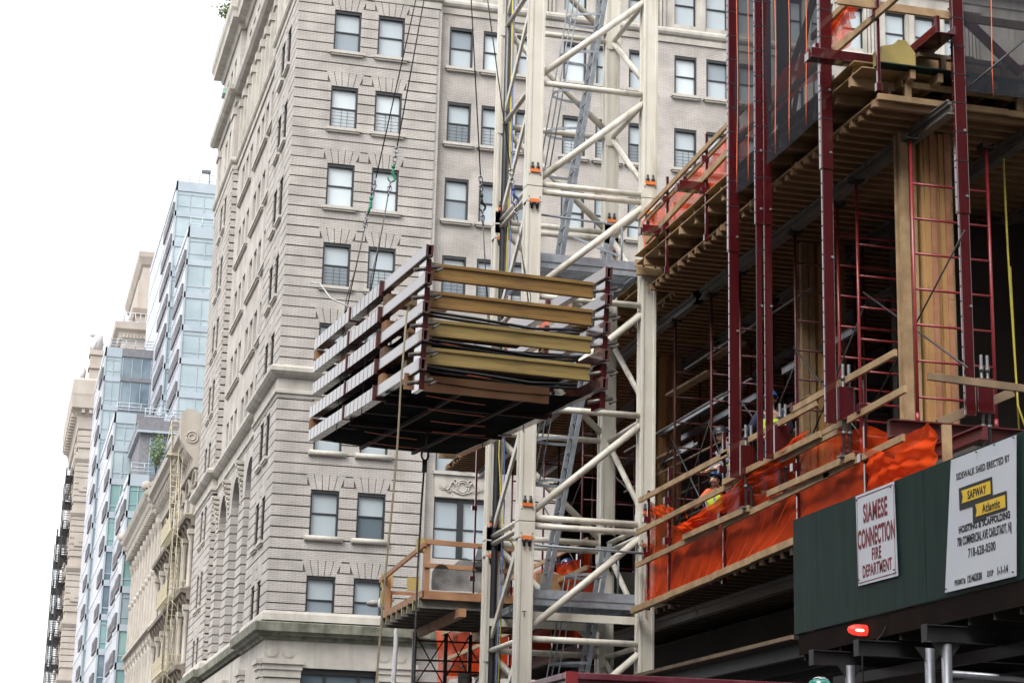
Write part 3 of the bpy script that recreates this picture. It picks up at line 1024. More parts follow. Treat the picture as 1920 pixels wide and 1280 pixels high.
# roof shrub at the far corner of its cornice
def shrub(name, base, h, r, n, label, cat, seed, leaf=0.12):
    rr = random.Random(seed)
    t = thing(name, base, label, cat)
    s, l = MB(), MB()
    for i in range(7):
        a = rr.uniform(0, 2 * PI)
        tip = (base[0] + math.cos(a) * r * rr.uniform(0.3, 1), base[1] + math.sin(a) * r * rr.uniform(0.3, 1), base[2] + h * rr.uniform(0.6, 1))
        mid = ((base[0] * 2 + tip[0]) / 3, (base[1] * 2 + tip[1]) / 3, base[2] + (tip[2] - base[2]) * 0.55)
        s.tube([base, mid, tip], [0.03, 0.02, 0.008], 5)
        for j in range(n):
            f_ = rr.uniform(0.35, 1.05)
            p = [base[k] + (tip[k] - base[k]) * f_ + rr.gauss(0, r * 0.22) for k in range(3)]
            d1 = Vector((rr.gauss(0, 1), rr.gauss(0, 1), rr.gauss(0, 0.7))).normalized() * leaf
            d2 = d1.cross(Vector((rr.gauss(0, 1), rr.gauss(0, 1), rr.gauss(0, 1)))).normalized() * leaf * 0.5
            P = Vector(p)
            l.quad(P - d1, P + d2, P + d1, P - d2)
    s.build('stem', 'bark', t)
    l.build('foliage', 'leaf', t)
    return t
shrub('roof_shrub', (XF - 0.62, 107.6, 47.95), 1.5, 0.8, 30, 'thin green shrub growing on the roof edge of the stone apartment building', 'shrub', 3, 0.13)

# ================================================================ blocks added out of view round the camera to shade the street
def plain_block(x0, x1, y0, y1, h, label, face):
    t = thing('shade_block', ((x0 + x1) / 2, (y0 + y1) / 2, 0), label, 'building')
    q = MB()
    ops = []
    if face == 'x':
        mp = lambda u, d, z: (x1 + d, u, z)
        a, b_ = y0, y1
        q.quad((x0, y0, 0), (x1, y0, 0), (x1, y0, h), (x0, y0, h))
        q.quad((x0, y1, 0), (x1, y1, 0), (x1, y1, h), (x0, y1, h))
    else:
        mp = lambda u, d, z: (x0 - d, u, z)
        a, b_ = y0, y1
        q.quad((x0, y0, 0), (x1, y0, 0), (x1, y0, h), (x0, y0, h))
        q.quad((x0, y1, 0), (x1, y1, 0), (x1, y1, h), (x0, y1, h))
    z = 4.5
    while z + 2.2 < h - 1:
        u = a + 1.5
        while u + 1.3 < b_ - 1:
            ops.append((u, u + 1.3, z, z + 2.1))
            u += 3.0
        z += 3.6
    wall(q, mp, a, b_, 0, h, ops, depth=0.25)
    q.quad((x0, y0, h), (x1, y0, h), (x1, y1, h), (x0, y1, h))
    q.build('wall', 'dark_brick', t)
    p = MB()
    p.quad(mp(a, -0.25, 3), mp(b_, -0.25, 3), mp(b_, -0.25, h - 1), mp(a, -0.25, h - 1))
    p.build('window_glass', 'pane_dark', t)
M['dark_brick'] = brick_mat('shade_block_brick', (0.16, 0.085, 0.065), (0.13, 0.07, 0.055), (0.12, 0.10, 0.09), 0.24, 0.075, 0.01)
plain_block(-45, -15.5, -45, 66, 36, 'unseen brick block across the avenue, added to shade the street', 'x')
plain_block(11.2, 40, -60, 3.0, 34, 'unseen brick block on the near side of the site, added to block light', 'y')

# ================================================================ cream cast-iron fronts further up the avenue
XC = 10.4
def Cm(u, d, z): return (XC - d, u, z)
cb1 = thing('cream_loft_building', (XC, 113.6, 0), 'cream loft building with bracketed cornice and arched top windows next to the stone apartment building', 'building')
Y0, Y1 = 113.62, 137.4
FL = [2.2, 6.9, 11.2, 15.55, 19.8]
ops = []
for z0 in FL[1:4]:
    for i in range(6):
        ops.append((Y0 + 0.9 + i * 3.85, Y0 + 3.2 + i * 3.85, z0 + 0.9, z0 + 3.55))
aops = [(Y0 + 1.0 + i * 3.85, Y0 + 3.0 + i * 3.85, 20.3, 22.1) for i in range(6)]
q = MB()
wall(q, Cm, Y0, Y1, 0, 24.5, ops + aops, depth=0.4)
q.box(XC, XC + 12, Y0, Y0 + 0.2, 0, 25.6)
q.box(XC + 0.2, XC + 12, Y0 + 0.3, Y1, 24.4, 24.6)
q.build('front_wall', 'cream_stone', cb1)
q = MB()
for a, b_, z0, z1 in ops + aops:
    mbox(q, Cm, a, b_, -0.45, -0.38, z0, z1)
q.split('window_glass', 'cream_open', cb1)
q = MB()
for a, b_, z0, z1 in aops:                        # arched heads
    q.cut()
    n = 10
    r = (b_ - a) / 2
    for i in range(n):
        t0, t1 = PI * i / n, PI * (i + 1) / n
        for rr0, rr1, dd in ((r, r + 0.28, 0.14),):
            P = [(a + b_) / 2 - rr0 * math.cos(t0), 22.05 + rr0 * math.sin(t0) * 0.9]
            q.poly([Cm((a + b_) / 2 - R_ * math.cos(T), d_, 22.0 + R_ * math.sin(T) * 0.85) for d_ in (dd, 0) for R_, T in ((rr0, t0), (rr1, t0), (rr1, t1), (rr0, t1))],
                   [(0, 1, 2, 3), (0, 3, 7, 4), (1, 5, 6, 2)])
q.split('window_arch', 'cream_stone', cb1)
q = MB()
for z0 in FL[1:]:
    q.prism([(0, z0 - 0.5), (0.25, z0 - 0.45), (0.32, z0 - 0.12), (0.62, z0 - 0.05), (0.66, z0 + 0.15), (0, z0 + 0.2)], Y0, Y1, Cm)
q.split('string_course', 'cream_dark', cb1)
q = MB()
for z0 in FL[1:4]:
    for i in range(7):
        u = Y0 + 0.42 + i * 3.85
        q.cut()
        q.lathe(Cm(u, 0.16, z0 + 0.2), [(0.2, 0), (0.2, 0.15), (0.15, 0.25), (0.13, 2.6), (0.16, 2.7), (0.26, 3.0), (0.26, 3.15)], 10)
        mbox(q, Cm, u - 0.33, u + 0.33, 0, 0.42, z0 + 3.3, z0 + 3.6)
q.split('half_column', 'cream_stone', cb1)
q = MB()
for z0 in FL[1:4]:
    for i in range(14):
        u = Y0 + 0.3 + i * 1.75
        q.poly([Cm(u + a, d, z) for a in (0, 0.32) for d, z in ((0, z0 + 3.55), (0.2, z0 + 3.6), (0.5, z0 + 4.0), (0.5, z0 + 4.2), (0, z0 + 4.2))],
               [(0, 1, 2, 3, 4), (9, 8, 7, 6, 5), (0, 5, 6, 1), (1, 6, 7, 2), (2, 7, 8, 3)])
q.split('course_bracket', 'cream_dark', cb1)
q = MB()
q.prism([(0, 23.0), (0.25, 23.0), (0.3, 23.3), (0, 23.4)], Y0, Y1, Cm)
q.prism([(0, 24.2), (0.85, 24.35), (0.95, 24.6), (1.2, 24.75), (1.25, 25.15), (0.6, 25.3), (0.2, 25.8), (0, 25.8)], Y0, Y1, Cm)
q.build('cornice', 'cream_stone', cb1)
q = MB()
n = 0
u = Y0 + 0.35
while u < Y1 - 0.3:
    P = [(0, 23.2), (0.12, 23.1), (0.3, 23.25), (0.36, 23.6), (0.62, 23.8), (0.78, 24.1), (0.78, 24.3), (0, 24.3)]
    q.poly([Cm(u + a, d, z) for a in (0, 0.45) for d, z in P], [tuple(range(8)), tuple(reversed(range(8, 16)))] + [(i, (i + 1) % 8, 8 + (i + 1) % 8, 8 + i) for i in range(8)])
    u += 0.95
q.split('cornice_bracket', 'cream_stone', cb1)
q = MB()                                          # big scroll closing the cornice at its near end
P = [(0, 22.7), (0.35, 22.7), (0.42, 23.2), (0.8, 23.6), (1.2, 24.3), (1.25, 25.2), (1.25, 25.9), (-0.6, 25.9), (-0.6, 22.7)]
q.poly([Cm(u, d, z) for u in (Y0 - 0.06, Y0 + 0.6) for d, z in P], [tuple(range(9)), tuple(reversed(range(9, 18)))] + [(i, (i + 1) % 9, 9 + (i + 1) % 9, 9 + i) for i in range(9)])
for r in (0.34, 0.18):
    q.tube([Cm(Y0 - 0.08, 0.55 + r * math.cos(2 * PI * i / 16), 24.45 + r * math.sin(2 * PI * i / 16)) for i in range(17)], 0.045, 6)
q.build('end_scroll', 'cream_stone', cb1)
q = MB()
q.box(XC - 1.0, XC - 0.3, Y0 - 0.03, Y0 + 0.5, 25.9, 26.1)
q.build('end_cap', 'cream_stone', cb1)

cb2 = thing('cream_column_building', (XC, 137.5, 0), 'cream building with tall fluted half columns and heavy rolled cornice below the glass terraces', 'building')
Y0, Y1 = 137.5, 163.4
q = MB()
ops = []
for i in range(9):
    ops.append((Y0 + 0.75 + i * 2.87, Y0 + 2.5 + i * 2.87, 11.0, 14.6))
    ops.append((Y0 + 0.85 + i * 2.87, Y0 + 2.4 + i * 2.87, 16.9, 19.6))
    ops.append((Y0 + 0.85 + i * 2.87, Y0 + 2.4 + i * 2.87, 20.4, 23.0))
    ops.append((Y0 + 0.75 + i * 2.87, Y0 + 2.5 + i * 2.87, 5.5, 9.4))
wall(q, Cm, Y0, Y1, 0, 25.0, ops, depth=0.5)
q.box(XC, XC + 12, Y0, Y0 + 0.2, 0, 25.2)
q.box(XC + 0.2, XC + 12, Y0 + 0.3, Y1, 24.7, 24.9)
q.box(XC, XC + 12, Y1 - 0.2, Y1, 0, 25.2)
q.build('front_wall', 'cream_stone', cb2)
q = MB()
for a, b_, z0, z1 in ops:
    mbox(q, Cm, a, b_, -0.55, -0.48, z0, z1)
q.split('window_glass', 'cream_open', cb2)
col = MB()
for i in range(10):
    u = Y0 + 0.2 + i * 2.84
    n = 24
    prof = [(0.42, 15.9), (0.42, 16.15), (0.34, 16.3), (0.33, 22.4), (0.36, 22.6), (0.52, 23.1), (0.52, 23.4)]
    col.cut()
    o = len(col.v)
    for r, h in prof:
        for k in range(n):
            t = 2 * PI * k / n
            rr = r * (1.0 if (k % 2 or r > 0.4) else 0.88)
            col.v.append((XC - 0.08 + rr * math.cos(t), u + rr * math.sin(t), h))
    for a in range(len(prof) - 1):
        for k in range(n):
            col.f.append((o + a * n + k, o + a * n + (k + 1) % n, o + (a + 1) * n + (k + 1) % n, o + (a + 1) * n + k))
            col.sm.append(False)
    for zc in (19.9, 15.0):
        col.lathe(Cm(u, 0.1, zc), [(0.05, -0.35), (0.3, -0.2), (0.4, 0.05), (0.45, 0.22), (0.3, 0.3), (0.05, 0.3)], 9)
    col.lathe(Cm(u, 0.1, 10.6), [(0.3, 0), (0.24, 0.2), (0.22, 3.9), (0.36, 4.4)], 10)
col.split('fluted_column', 'cream_stone', cb2)
q = MB()
for z0, dd in ((15.7, 0.7), (10.4, 0.6)):
    q.cut()
    q.prism([(0, z0 - 0.55), (0.3, z0 - 0.4), (0.35, z0 - 0.1), (dd, z0), (dd, z0 + 0.22), (0, z0 + 0.26)], Y0, Y1, Cm)
    u = Y0 + 0.2
    while u < Y1:
        mbox(q, Cm, u, u + 0.4, 0, 0.5, z0 - 0.7, z0 - 0.1)
        u += 1.42
q.split('string_course', 'cream_stone', cb2)
q = MB()
for i in range(9):                                # arched window heads of the lower floor
    a, b_ = Y0 + 0.75 + i * 2.87, Y0 + 2.5 + i * 2.87
    q.tube([Cm((a + b_) / 2 - 0.95 * math.cos(PI * k / 10), 0.05, 13.9 + 0.9 * math.sin(PI * k / 10)) for k in range(11)], 0.16, 6)
q.split('window_arch', 'cream_stone', cb2)
q = MB()
cor = [(0, 23.3), (0.3, 23.35), (0.4, 24.1), (0.55, 24.3), (0.95, 24.4), (1.05, 24.75), (1.3, 25.05), (1.42, 25.4), (1.3, 25.75), (1.0, 25.95), (0.4, 26.0), (0, 26.0)]
q.prism(cor, Y0, Y1, Cm)
for i in range(5):
    q.tube([Cm(Y0, 1.35 - 0.22 * i, 25.4 + 0.14 * i), Cm(Y1, 1.35 - 0.22 * i, 25.4 + 0.14 * i)], 0.07, 6)
q.build('cornice', 'cream_stone', cb2)
q = MB()
u = Y0 + 0.3
while u < Y1:
    mbox(q, Cm, u, u + 0.4, 0.35, 0.92, 23.75, 24.38)
    u += 0.85
q.split('dentil', 'cream_stone', cb2)
for yy in (Y0 + 0.4, Y1 - 0.4):
    q = MB()
    for i in range(6):
        q.lathe(Cm(yy, 1.35 - 0.22 * i, 25.6 - 0.42 * i), [(0.05, -0.4), (0.34 - 0.02 * i, -0.2), (0.4 - 0.02 * i, 0.05), (0.3, 0.3), (0.05, 0.4)], 9)
    q.build('cornice_scroll', 'cream_stone', cb2)

# cream fire escape hung on the first of them
fe = thing('fire_escape', (XC, 121, 0), 'cream painted iron fire escape zigzagging down the cream loft building', 'fire escape')
ya, yb = 117.6, 125.3
for zf in (6.9, 11.35, 15.7, 19.7):
    q = MB()
    xo = XC - 1.08
    for i in range(26):
        yy = ya + i * (yb - ya) / 25
        q.box(xo, XC - 0.02, yy, yy + 0.05, zf, zf + 0.04)
    q.box(xo, xo + 0.06, ya, yb, zf - 0.06, zf + 0.06)
    for zr in (zf + 0.45, zf + 0.92):
        q.box(xo, xo + 0.05, ya, yb, zr, zr + 0.05)
        for ye in (ya, yb):
            q.box(xo, XC, ye, ye + 0.05, zr, zr + 0.05)
    for i in range(34):
        yy = ya + i * (yb - ya) / 33
        q.box(xo, xo + 0.03, yy, yy + 0.03, zf, zf + 0.92)
    for i in range(5):
        xx = xo + i * 0.25
        for ye in (ya, yb):
            q.box(xx, xx + 0.03, ye, ye + 0.03, zf, zf + 0.92)
    for yy in (ya + 0.4, yb - 0.4):
        q.tube([(xo + 0.1, yy, zf), (XC, yy, zf - 1.0)], 0.035, 5)
    q.build('balcony', 'fe_cream', fe)
for zf, z1 in ((6.9, 11.35), (11.35, 15.7), (15.7, 19.7)):
    q = MB()
    A_, B_ = (XC - 0.85, ya + 1.2, z1), (XC - 0.85, ya + 4.6, zf)
    for dx in (0, 0.55):
        q.beam((A_[0] + dx, A_[1], A_[2]), (B_[0] + dx, B_[1], B_[2]), 0.05, 0.16)
    for i in range(15):
        t = i / 14
        q.box(A_[0], A_[0] + 0.55, A_[1] + (B_[1] - A_[1]) * t - 0.1, A_[1] + (B_[1] - A_[1]) * t + 0.1, A_[2] + (B_[2] - A_[2]) * t, A_[2] + (B_[2] - A_[2]) * t + 0.03)
    q.build('stair', 'fe_cream', fe)
q = MB()
for dx in (0, 0.5):
    q.beam((XC - 1.05 + dx, ya + 1.2, 19.7), (XC - 1.38 + dx, ya + 0.9, 26.4), 0.06, 0.1)
for i in range(21):
    t = i / 20
    q.tube([(XC - 1.05 - 0.33 * t, ya + 1.2 - 0.3 * t, 19.7 + 6.7 * t), (XC - 0.55 - 0.33 * t, ya + 1.2 - 0.3 * t, 19.7 + 6.7 * t)], 0.028, 5)
q.box(XC - 1.6, XC - 0.85, ya + 0.6, ya + 1.6, 24.2, 24.26)
q.tube([(XC - 1.7, ya + 0.7, 24.3), (XC - 1.4, ya + 0.7, 26.3), (XC - 0.4, ya + 0.7, 26.3)], 0.03, 5)
q.build('roof_ladder', 'fe_cream', fe)
q = MB()
for dx, zt in ((-0.15, 25.0), (0.1, 24.0), (0.42, 19)):
    q.tube([(XC - 0.8 + dx, ya - 0.25, zt), (XC - 0.85 + dx, ya - 0.25, 5.0)], 0.02, 5)
q.split('drop_cable', 'fe_cream', fe)

# ================================================================ stepped glass apartment building
gb = thing('glass_building', (9.2, 164, 0), 'stepped blue glass apartment building with terraces rising behind the cream fronts', 'building')
rg = random.Random(11)
def glass_block(X0, X1, y0, y1, zb, zt, fw, panes, dark_from=None, glass='gl_blue', pitch=3.1, left=True, grille=5.0, rail=True):
    """one volume: front glazing looking down the avenue, striped side towards the street"""
    b = MB()
    b.box(X0 + 0.12, X1, y0 + 0.12, y1, zb, zt - 0.15)
    b.build('volume', 'gl_panel', gb)
    z = zt
    k = 0
    sp, sd, dg_ = MB(), MB(), MB()
    while z - pitch > zb:
        hi = 1.0 if k == 0 else 0.55
        sp.box(X0, X0 + fw, y0 - 0.02, y0 + 0.2, z - hi, z)
        if dark_from:
            sd.box(X0 + fw, X1, y0 - 0.06, y0 + 0.2, z - hi + 0.12, z)
        # window band of this floor
        wz0, wz1 = z - pitch, z - hi
        f = MB()
        for i in range(panes + 1):
            xx = X0 + 0.12 + (fw - 0.2) * i / panes
            f.box(xx - 0.035, xx + 0.035, y0 + 0.02, y0 + 0.12, wz0, wz1)
        for zz in (wz0 + 0.55, wz1 - 0.35 if k % 3 == 0 else wz0 + 0.6):
            f.box(X0 + 0.12, X0 + fw - 0.08, y0 + 0.03, y0 + 0.12, zz - 0.025, zz + 0.025)
        if dark_from:
            for i in range(4):
                xx = X0 + fw + 0.15 + (X1 - X0 - fw - 0.3) * i / 3
                f.box(xx - 0.03, xx + 0.03, y0 + 0.02, y0 + 0.12, wz0, wz1)
        fo_ = f.build('window_band', 'gl_panel', gb)
        p = MB()
        g_ = glass if glass != 'mix' else rg.choice(['gl_teal', 'gl_teal', 'gl_dark', 'gl_blue'])
        p.quad((X0 + 0.05, y0 + 0.08, wz0), (X0 + fw, y0 + 0.08, wz0), (X0 + fw, y0 + 0.08, wz1), (X0 + 0.05, y0 + 0.08, wz1))
        p.build('glazing', g_, fo_)
        if dark_from:
            dg_.quad((X0 + fw, y0 + 0.08, wz0), (X1, y0 + 0.08, wz0), (X1, y0 + 0.08, wz1), (X0 + fw, y0 + 0.08, wz1))
        if left:
            gq = MB()
            ga = y0 + 0.6 + (k % 2) * 0.5
            gq.box(X0 - 0.18, X0 + 0.02, ga, min(ga + grille, y1 - 0.5), wz0 - 0.15, wz0 + 1.05)
            for i in range(3):
                gq.box(X0 - 0.22, X0, ga + 0.7 + i * 1.5, ga + 1.2 + i * 1.5, wz0 + 0.1, wz0 + 0.8)
            gq.build('vent_grille', 'gl_grille', gb)
        z -= pitch
        k += 1
    sp.box(X0, X0 + 0.16, y0 - 0.02, y0 + 0.16, zb, zt)
    sp.build('front_panel', 'gl_panel', gb)
    if dark_from:
        sd.split('brick_band', 'gl_brick', gb)
        dg_.build('dark_glazing', 'gl_dark', gb)
    if left:
        lw, lg, ld = MB(), MB(), MB()
        yy = y0 + 0.16
        i = 0
        while yy < y1:
            wd = 0.62
            (lw if i % 2 else (lg if rg.random() < 0.55 else ld)).box(X0 + (0.0 if i % 2 else 0.06), X0 + 0.14, yy, min(yy + wd, y1), zb, zt - 0.8)
            yy += wd
            i += 1
        zz = zt
        while zz > zb:
            lw.box(X0 - 0.03, X0 + 0.1, y0, y1, zz - 0.5, zz)
            zz -= pitch
        lw.build('side_panel', 'gl_white', gb)
        if lg.v:
            lg.build('side_glass', 'gl_blue', gb)
        if ld.v:
            ld.build('side_dark_glass', 'gl_dark', gb)
    if rail:
        r = MB()
        for zz in (zt + 0.35, zt + 0.65, zt + 1.0):
            r.tube([(X0 + 0.2, y0 + 0.3, zz), (X1, y0 + 0.3, zz)], 0.04, 5)
        n = int((X1 - X0) / 1.2) + 1
        for i in range(n + 1):
            xx = X0 + 0.2 + (X1 - X0 - 0.2) * i / n
            r.tube([(xx, y0 + 0.3, zt), (xx, y0 + 0.3, zt + 1.0)], 0.04, 5)
        r.build('terrace_rail', 'gl_panel', gb)
glass_block(13.15, 18.5, 188, 221, 24, 65.0, 4.2, 3, glass='gl_blue', grille=11)
glass_block(13.6, 18.0, 175.2, 188, 24, 56.4, 3.2, 2, glass='gl_blue', grille=9)
glass_block(8.20, 13.2, 205, 226, 0, 51.7, 1.75, 2, dark_from=True, glass='gl_blue', grille=6)
glass_block(8.57, 13.1, 182.1, 205, 0, 40.0, 2.0, 2, dark_from=True, glass='mix', grille=6)
glass_block(9.22, 12.6, 164.0, 170.0, 0, 31.1, 1.7, 2, dark_from=True, glass='mix', grille=4.5)
glass_block(9.3, 13.0, 170.0, 182.0, 0, 31.0, 1.0, 1, glass='mix', left=True, rail=False, grille=6)
b = MB()                                        # dark brick penthouse with a wide window
b.box(10.3, 14.2, 170.0, 182.0, 31.0, 36.0)
b.box(10.05, 14.2, 169.6, 182.0, 36.0, 36.9)
b.build('penthouse', 'gl_brick', gb)
b = MB()
b.box(10.0, 14.2, 169.5, 182.0, 35.8, 35.98)
for xx in (11.15, 12.1, 13.1):
    b.box(xx, xx + 0.07, 169.93, 169.99, 32.2, 35.4)
b.box(11.15, 14, 169.93, 169.99, 34.6, 34.68)
b.build('penthouse_trim', 'gl_panel', gb)
b = MB()
b.quad((11.15, 169.96, 32.2), (14.0, 169.96, 32.2), (14.0, 169.96, 35.4), (11.15, 169.96, 35.4))
b.build('penthouse_window', 'gl_dark', gb)
b = MB()
for zz in (37.3, 37.7, 38.0):
    b.tube([(10.6, 170, zz), (14.2, 170, zz)], 0.045, 5)
for i in range(4):
    b.tube([(10.6 + i * 1.2, 170, 36.9), (10.6 + i * 1.2, 170, 38.0)], 0.045, 5)
b.build('terrace_rail', 'gl_panel', gb)
b = MB()
b.lathe((9.2, 208, 51.7), [(0.5, 0), (0.6, 0.35), (0.45, 0.6), (0.1, 0.7)], 10)
b.build('roof_vent', 'gl_grille', gb)
b = MB()
b.tube([(16.4, 189, 65), (16.4, 189, 66.6)], 0.05, 6)
b.box(15.6, 16.5, 188.8, 189.2, 66.4, 66.7)
b.build('roof_camera', 'gl_grille', gb)
# low rooftop storey of the glass building seen just beside the stone building's side
glass_block(12.1, 15.2, 158.5, 164.0, 24.0, 33.5, 2.2, 2, glass='gl_blue', grille=3.5, rail=False)
shrub('terrace_tree', (11.4, 163.6, 31.1), 3.4, 0.9, 60, 'small bright green tree on the lowest glass terrace', 'tree', 8, 0.13)
shrub('terrace_plant', (10.3, 204.6, 41.2), 1.3, 0.8, 30, 'low green plant on the terrace below the dark brick bands', 'plant', 9, 0.16)

# ================================================================ far stone tower with cornice and statue
ps = thing('stone_tower_block', (7.26, 240, 0), 'far cream stone tower with deep cornice beyond the glass building', 'building')
def Pf(u, d, z): return (u, 240 - d, z)
b = MB()
b.box(7.3, 16, 240.06, 268, 0, 55.5)
z = 0.0
while z < 50:
    if abs(z % 6.6 - 0) > 0.8:
        for u0, u1 in ((7.26, 9.6), (10.4, 12)):
            b.box(u0, u1, 239.9, 240.2, z + 0.05, z + 0.68)
        b.box(7.14, 7.4, 240, 243, z + 0.05, z + 0.68)
        b.box(7.14, 7.4, 248, 251, z + 0.05, z + 0.68)
    z += 0.73
b.build('shaft', 'far_stone', ps)
b = MB()
SP = [(7.26, 268, -1, 1), (7.26, 240, -1, -1), (16, 240, 0, -1)]
for z0 in (6.6, 13.2, 19.8, 26.4, 33.0, 39.6, 46.2):
    sweep(b, [(-0.1, z0 - 0.5), (0.15, z0 - 0.5), (0.35, z0 - 0.1), (0.35, z0 + 0.15), (-0.1, z0 + 0.2)], SP)
b.split('string_course', 'far_stone', ps)
b = MB()
for z0 in (16.5, 29.7, 36.3, 42.9):
    b.cut()
    b.box(7.7, 9.15, 239.75, 240.02, z0 - 0.75, z0 + 0.75)
    b.box(8.2, 8.8, 239.68, 239.75, z0 - 0.3, z0 + 0.3)
b.split('carved_block', 'far_stone', ps)
b = MB()
sweep(b, [(-0.1, 49.6), (0.2, 49.8), (0.35, 51.2), (0.7, 51.8), (1.15, 52.2), (1.2, 53.6), (1.25, 53.9), (1.2, 55.6), (0.9, 55.9), (-0.1, 55.9)], SP)
for i in range(9):
    b.box(7.3 + i * 0.9, 7.7 + i * 0.9, 239.0, 240, 51.6, 53.4)
for i in range(14):
    b.box(6.2, 7.2, 241 + i * 1.9, 241.9 + i * 1.9, 51.4, 53.2)
b.build('cornice', 'far_stone', ps)
b = MB()
b.box(7.85, 9.9, 239.2, 241.5, 55.9, 59.0)
b.box(7.7, 10.0, 239.0, 241.7, 58.9, 59.5)
b.box(7.7, 10.0, 239.0, 241.7, 57.2, 57.5)
b.build('pedestal', 'far_stone', ps)
b = MB()
b.tube([(7.1, 240, 55.9), (7.2, 240, 57.0), (7.0, 240, 57.9)], [0.35, 0.3, 0.05], 8)
b.build('corner_finial', 'urn', ps)
st = MB()
st.tube([(8.35, 240.2, 59.5), (8.4, 240.2, 60.2), (8.5, 240.2, 60.9), (8.55, 240.2, 61.4), (8.3, 240.2, 61.75), (7.95, 240.1, 61.6), (7.6, 240, 61.45)], [0.62, 0.72, 0.78, 0.66, 0.5, 0.34, 0.12], 12)
st.tube([(8.8, 240.3, 59.5), (8.95, 240.4, 60.6), (8.75, 240.4, 61.5)], [0.4, 0.45, 0.25], 10)
st.tube([(8.1, 239.7, 59.5), (8.3, 239.6, 60.4), (8.6, 239.6, 61.2)], [0.2, 0.22, 0.15], 8)
tag(st.build('statue', 'urn'), 'weathered grey stone statue on the pedestal above the far tower cornice', 'statue')

qs = thing('setback_tower', (12.4, 260, 0), 'pale stone tower top with glass roof balustrade between the statue and the glass building', 'building')
b = MB()
b.box(12.45, 22, 260, 290, 0, 66.9)
b.box(14.2, 22, 262, 290, 66.9, 75.3)
b.box(14.7, 22, 262.5, 290, 75.3, 79.2)
b.build('shaft', 'far_stone', qs)
b = MB()
SP = [(12.45, 290, -1, 1), (12.45, 260, -1, -1), (22, 260, 0, -1)]
sweep(b, [(-0.1, 66.2), (0.3, 66.4), (0.5, 67.2), (1.0, 67.6), (1.1, 68.5), (-0.1, 68.6)], SP)
for i in range(20):
    b.box(12.5 + i * 0.45, 12.75 + i * 0.45, 259.5, 260, 66.5, 67.0)
SP = [(14.2, 290, -1, 1), (14.2, 262, -1, -1), (22, 262, 0, -1)]
sweep(b, [(-0.1, 70.2), (0.3, 70.4), (0.6, 71.2), (-0.1, 71.3)], SP)
SP = [(14.7, 290, -1, 1), (14.7, 262.5, -1, -1), (22, 262.5, 0, -1)]
sweep(b, [(-0.1, 77.2), (0.3, 77.6), (0.7, 78.6), (0.75, 79.3), (-0.1, 79.4)], SP)
b.build('cornice', 'far_stone', qs)
b = MB()
for a, c_ in (((12.6, 259.4), (16, 259.4)), ((12.6, 259.4), (12.6, 270))):
    for zz in (68.7, 69.9):
        b.tube([(*a, zz), (*c_, zz)], 0.05, 5)
    for i in range(6):
        t = i / 5
        b.tube([(a[0] + (c_[0] - a[0]) * t, a[1] + (c_[1] - a[1]) * t, 68.6), (a[0] + (c_[0] - a[0]) * t, a[1] + (c_[1] - a[1]) * t, 69.9)], 0.05, 5)
b.build('roof_balustrade', 'gl_white', qs)

# black iron fire escapes, edge on against the sky
def black_escape(y0, y1, xo, xi, zt, label, step=3.3):
    t = thing('fire_escape', (xi, (y0 + y1) / 2, 0), label, 'fire escape', 'black fire escapes on the far tower')
    z = zt - 1.0
    k = 0
    while z > 4:
        q = MB()
        q.box(xo, xi, y0, y1, z, z + 0.1)
        for zz in (0.35, 0.65, 1.0):
            q.box(xo, xo + 0.05, y0, y1, z + zz, z + zz + 0.05)
            q.box(xo, xi, y0, y0 + 0.05, z + zz, z + zz + 0.05)
        for i in range(12):
            yy = y0 + (y1 - y0) * i / 11
            q.box(xo, xo + 0.05, yy, yy + 0.05, z, z + 1.0)
        for i in range(5):
            xx = xo + (xi - xo) * i / 4
            q.box(xx, xx + 0.04, y0, y0 + 0.04, z, z + 1.0)
        q.tube([(xo + 0.1, y0 + 0.3, z), (xi, y0 + 0.3, z - 0.9)], 0.06, 5)
        q.build('balcony', 'fe_black', t)
        s = MB()
        a, b_ = ((y0 + 1.0, y1 - 1.5) if k % 2 else (y1 - 1.5, y0 + 1.0))
        for dx in (0.15, 0.7):
            s.beam((xo + dx, a, z), (xo + dx, b_, z - step), 0.06, 0.2)
        for i in range(14):
            f_ = i / 13
            s.box(xo + 0.15, xo + 0.7, a + (b_ - a) * f_ - 0.14, a + (b_ - a) * f_ + 0.14, z - step * f_, z - step * f_ + 0.05)
        s.build('stair', 'fe_black', t)
        z -= step
        k += 1
    p = MB()
    p.box(xo - 0.12, xo, y0, y0 + 0.14, 0, zt)
    p.box(xo - 0.12, xo, y1, y1 + 0.14, 0, zt - 1)
    p.split('post', 'fe_black', t)
    return t
black_escape(246, 252, 6.35, 7.22, 46.0, 'taller black iron fire escape against the sky on the far stone tower')
black_escape(257, 264, 6.1, 7.1, 40.0, 'lower black iron fire escape standing out furthest left against the sky')

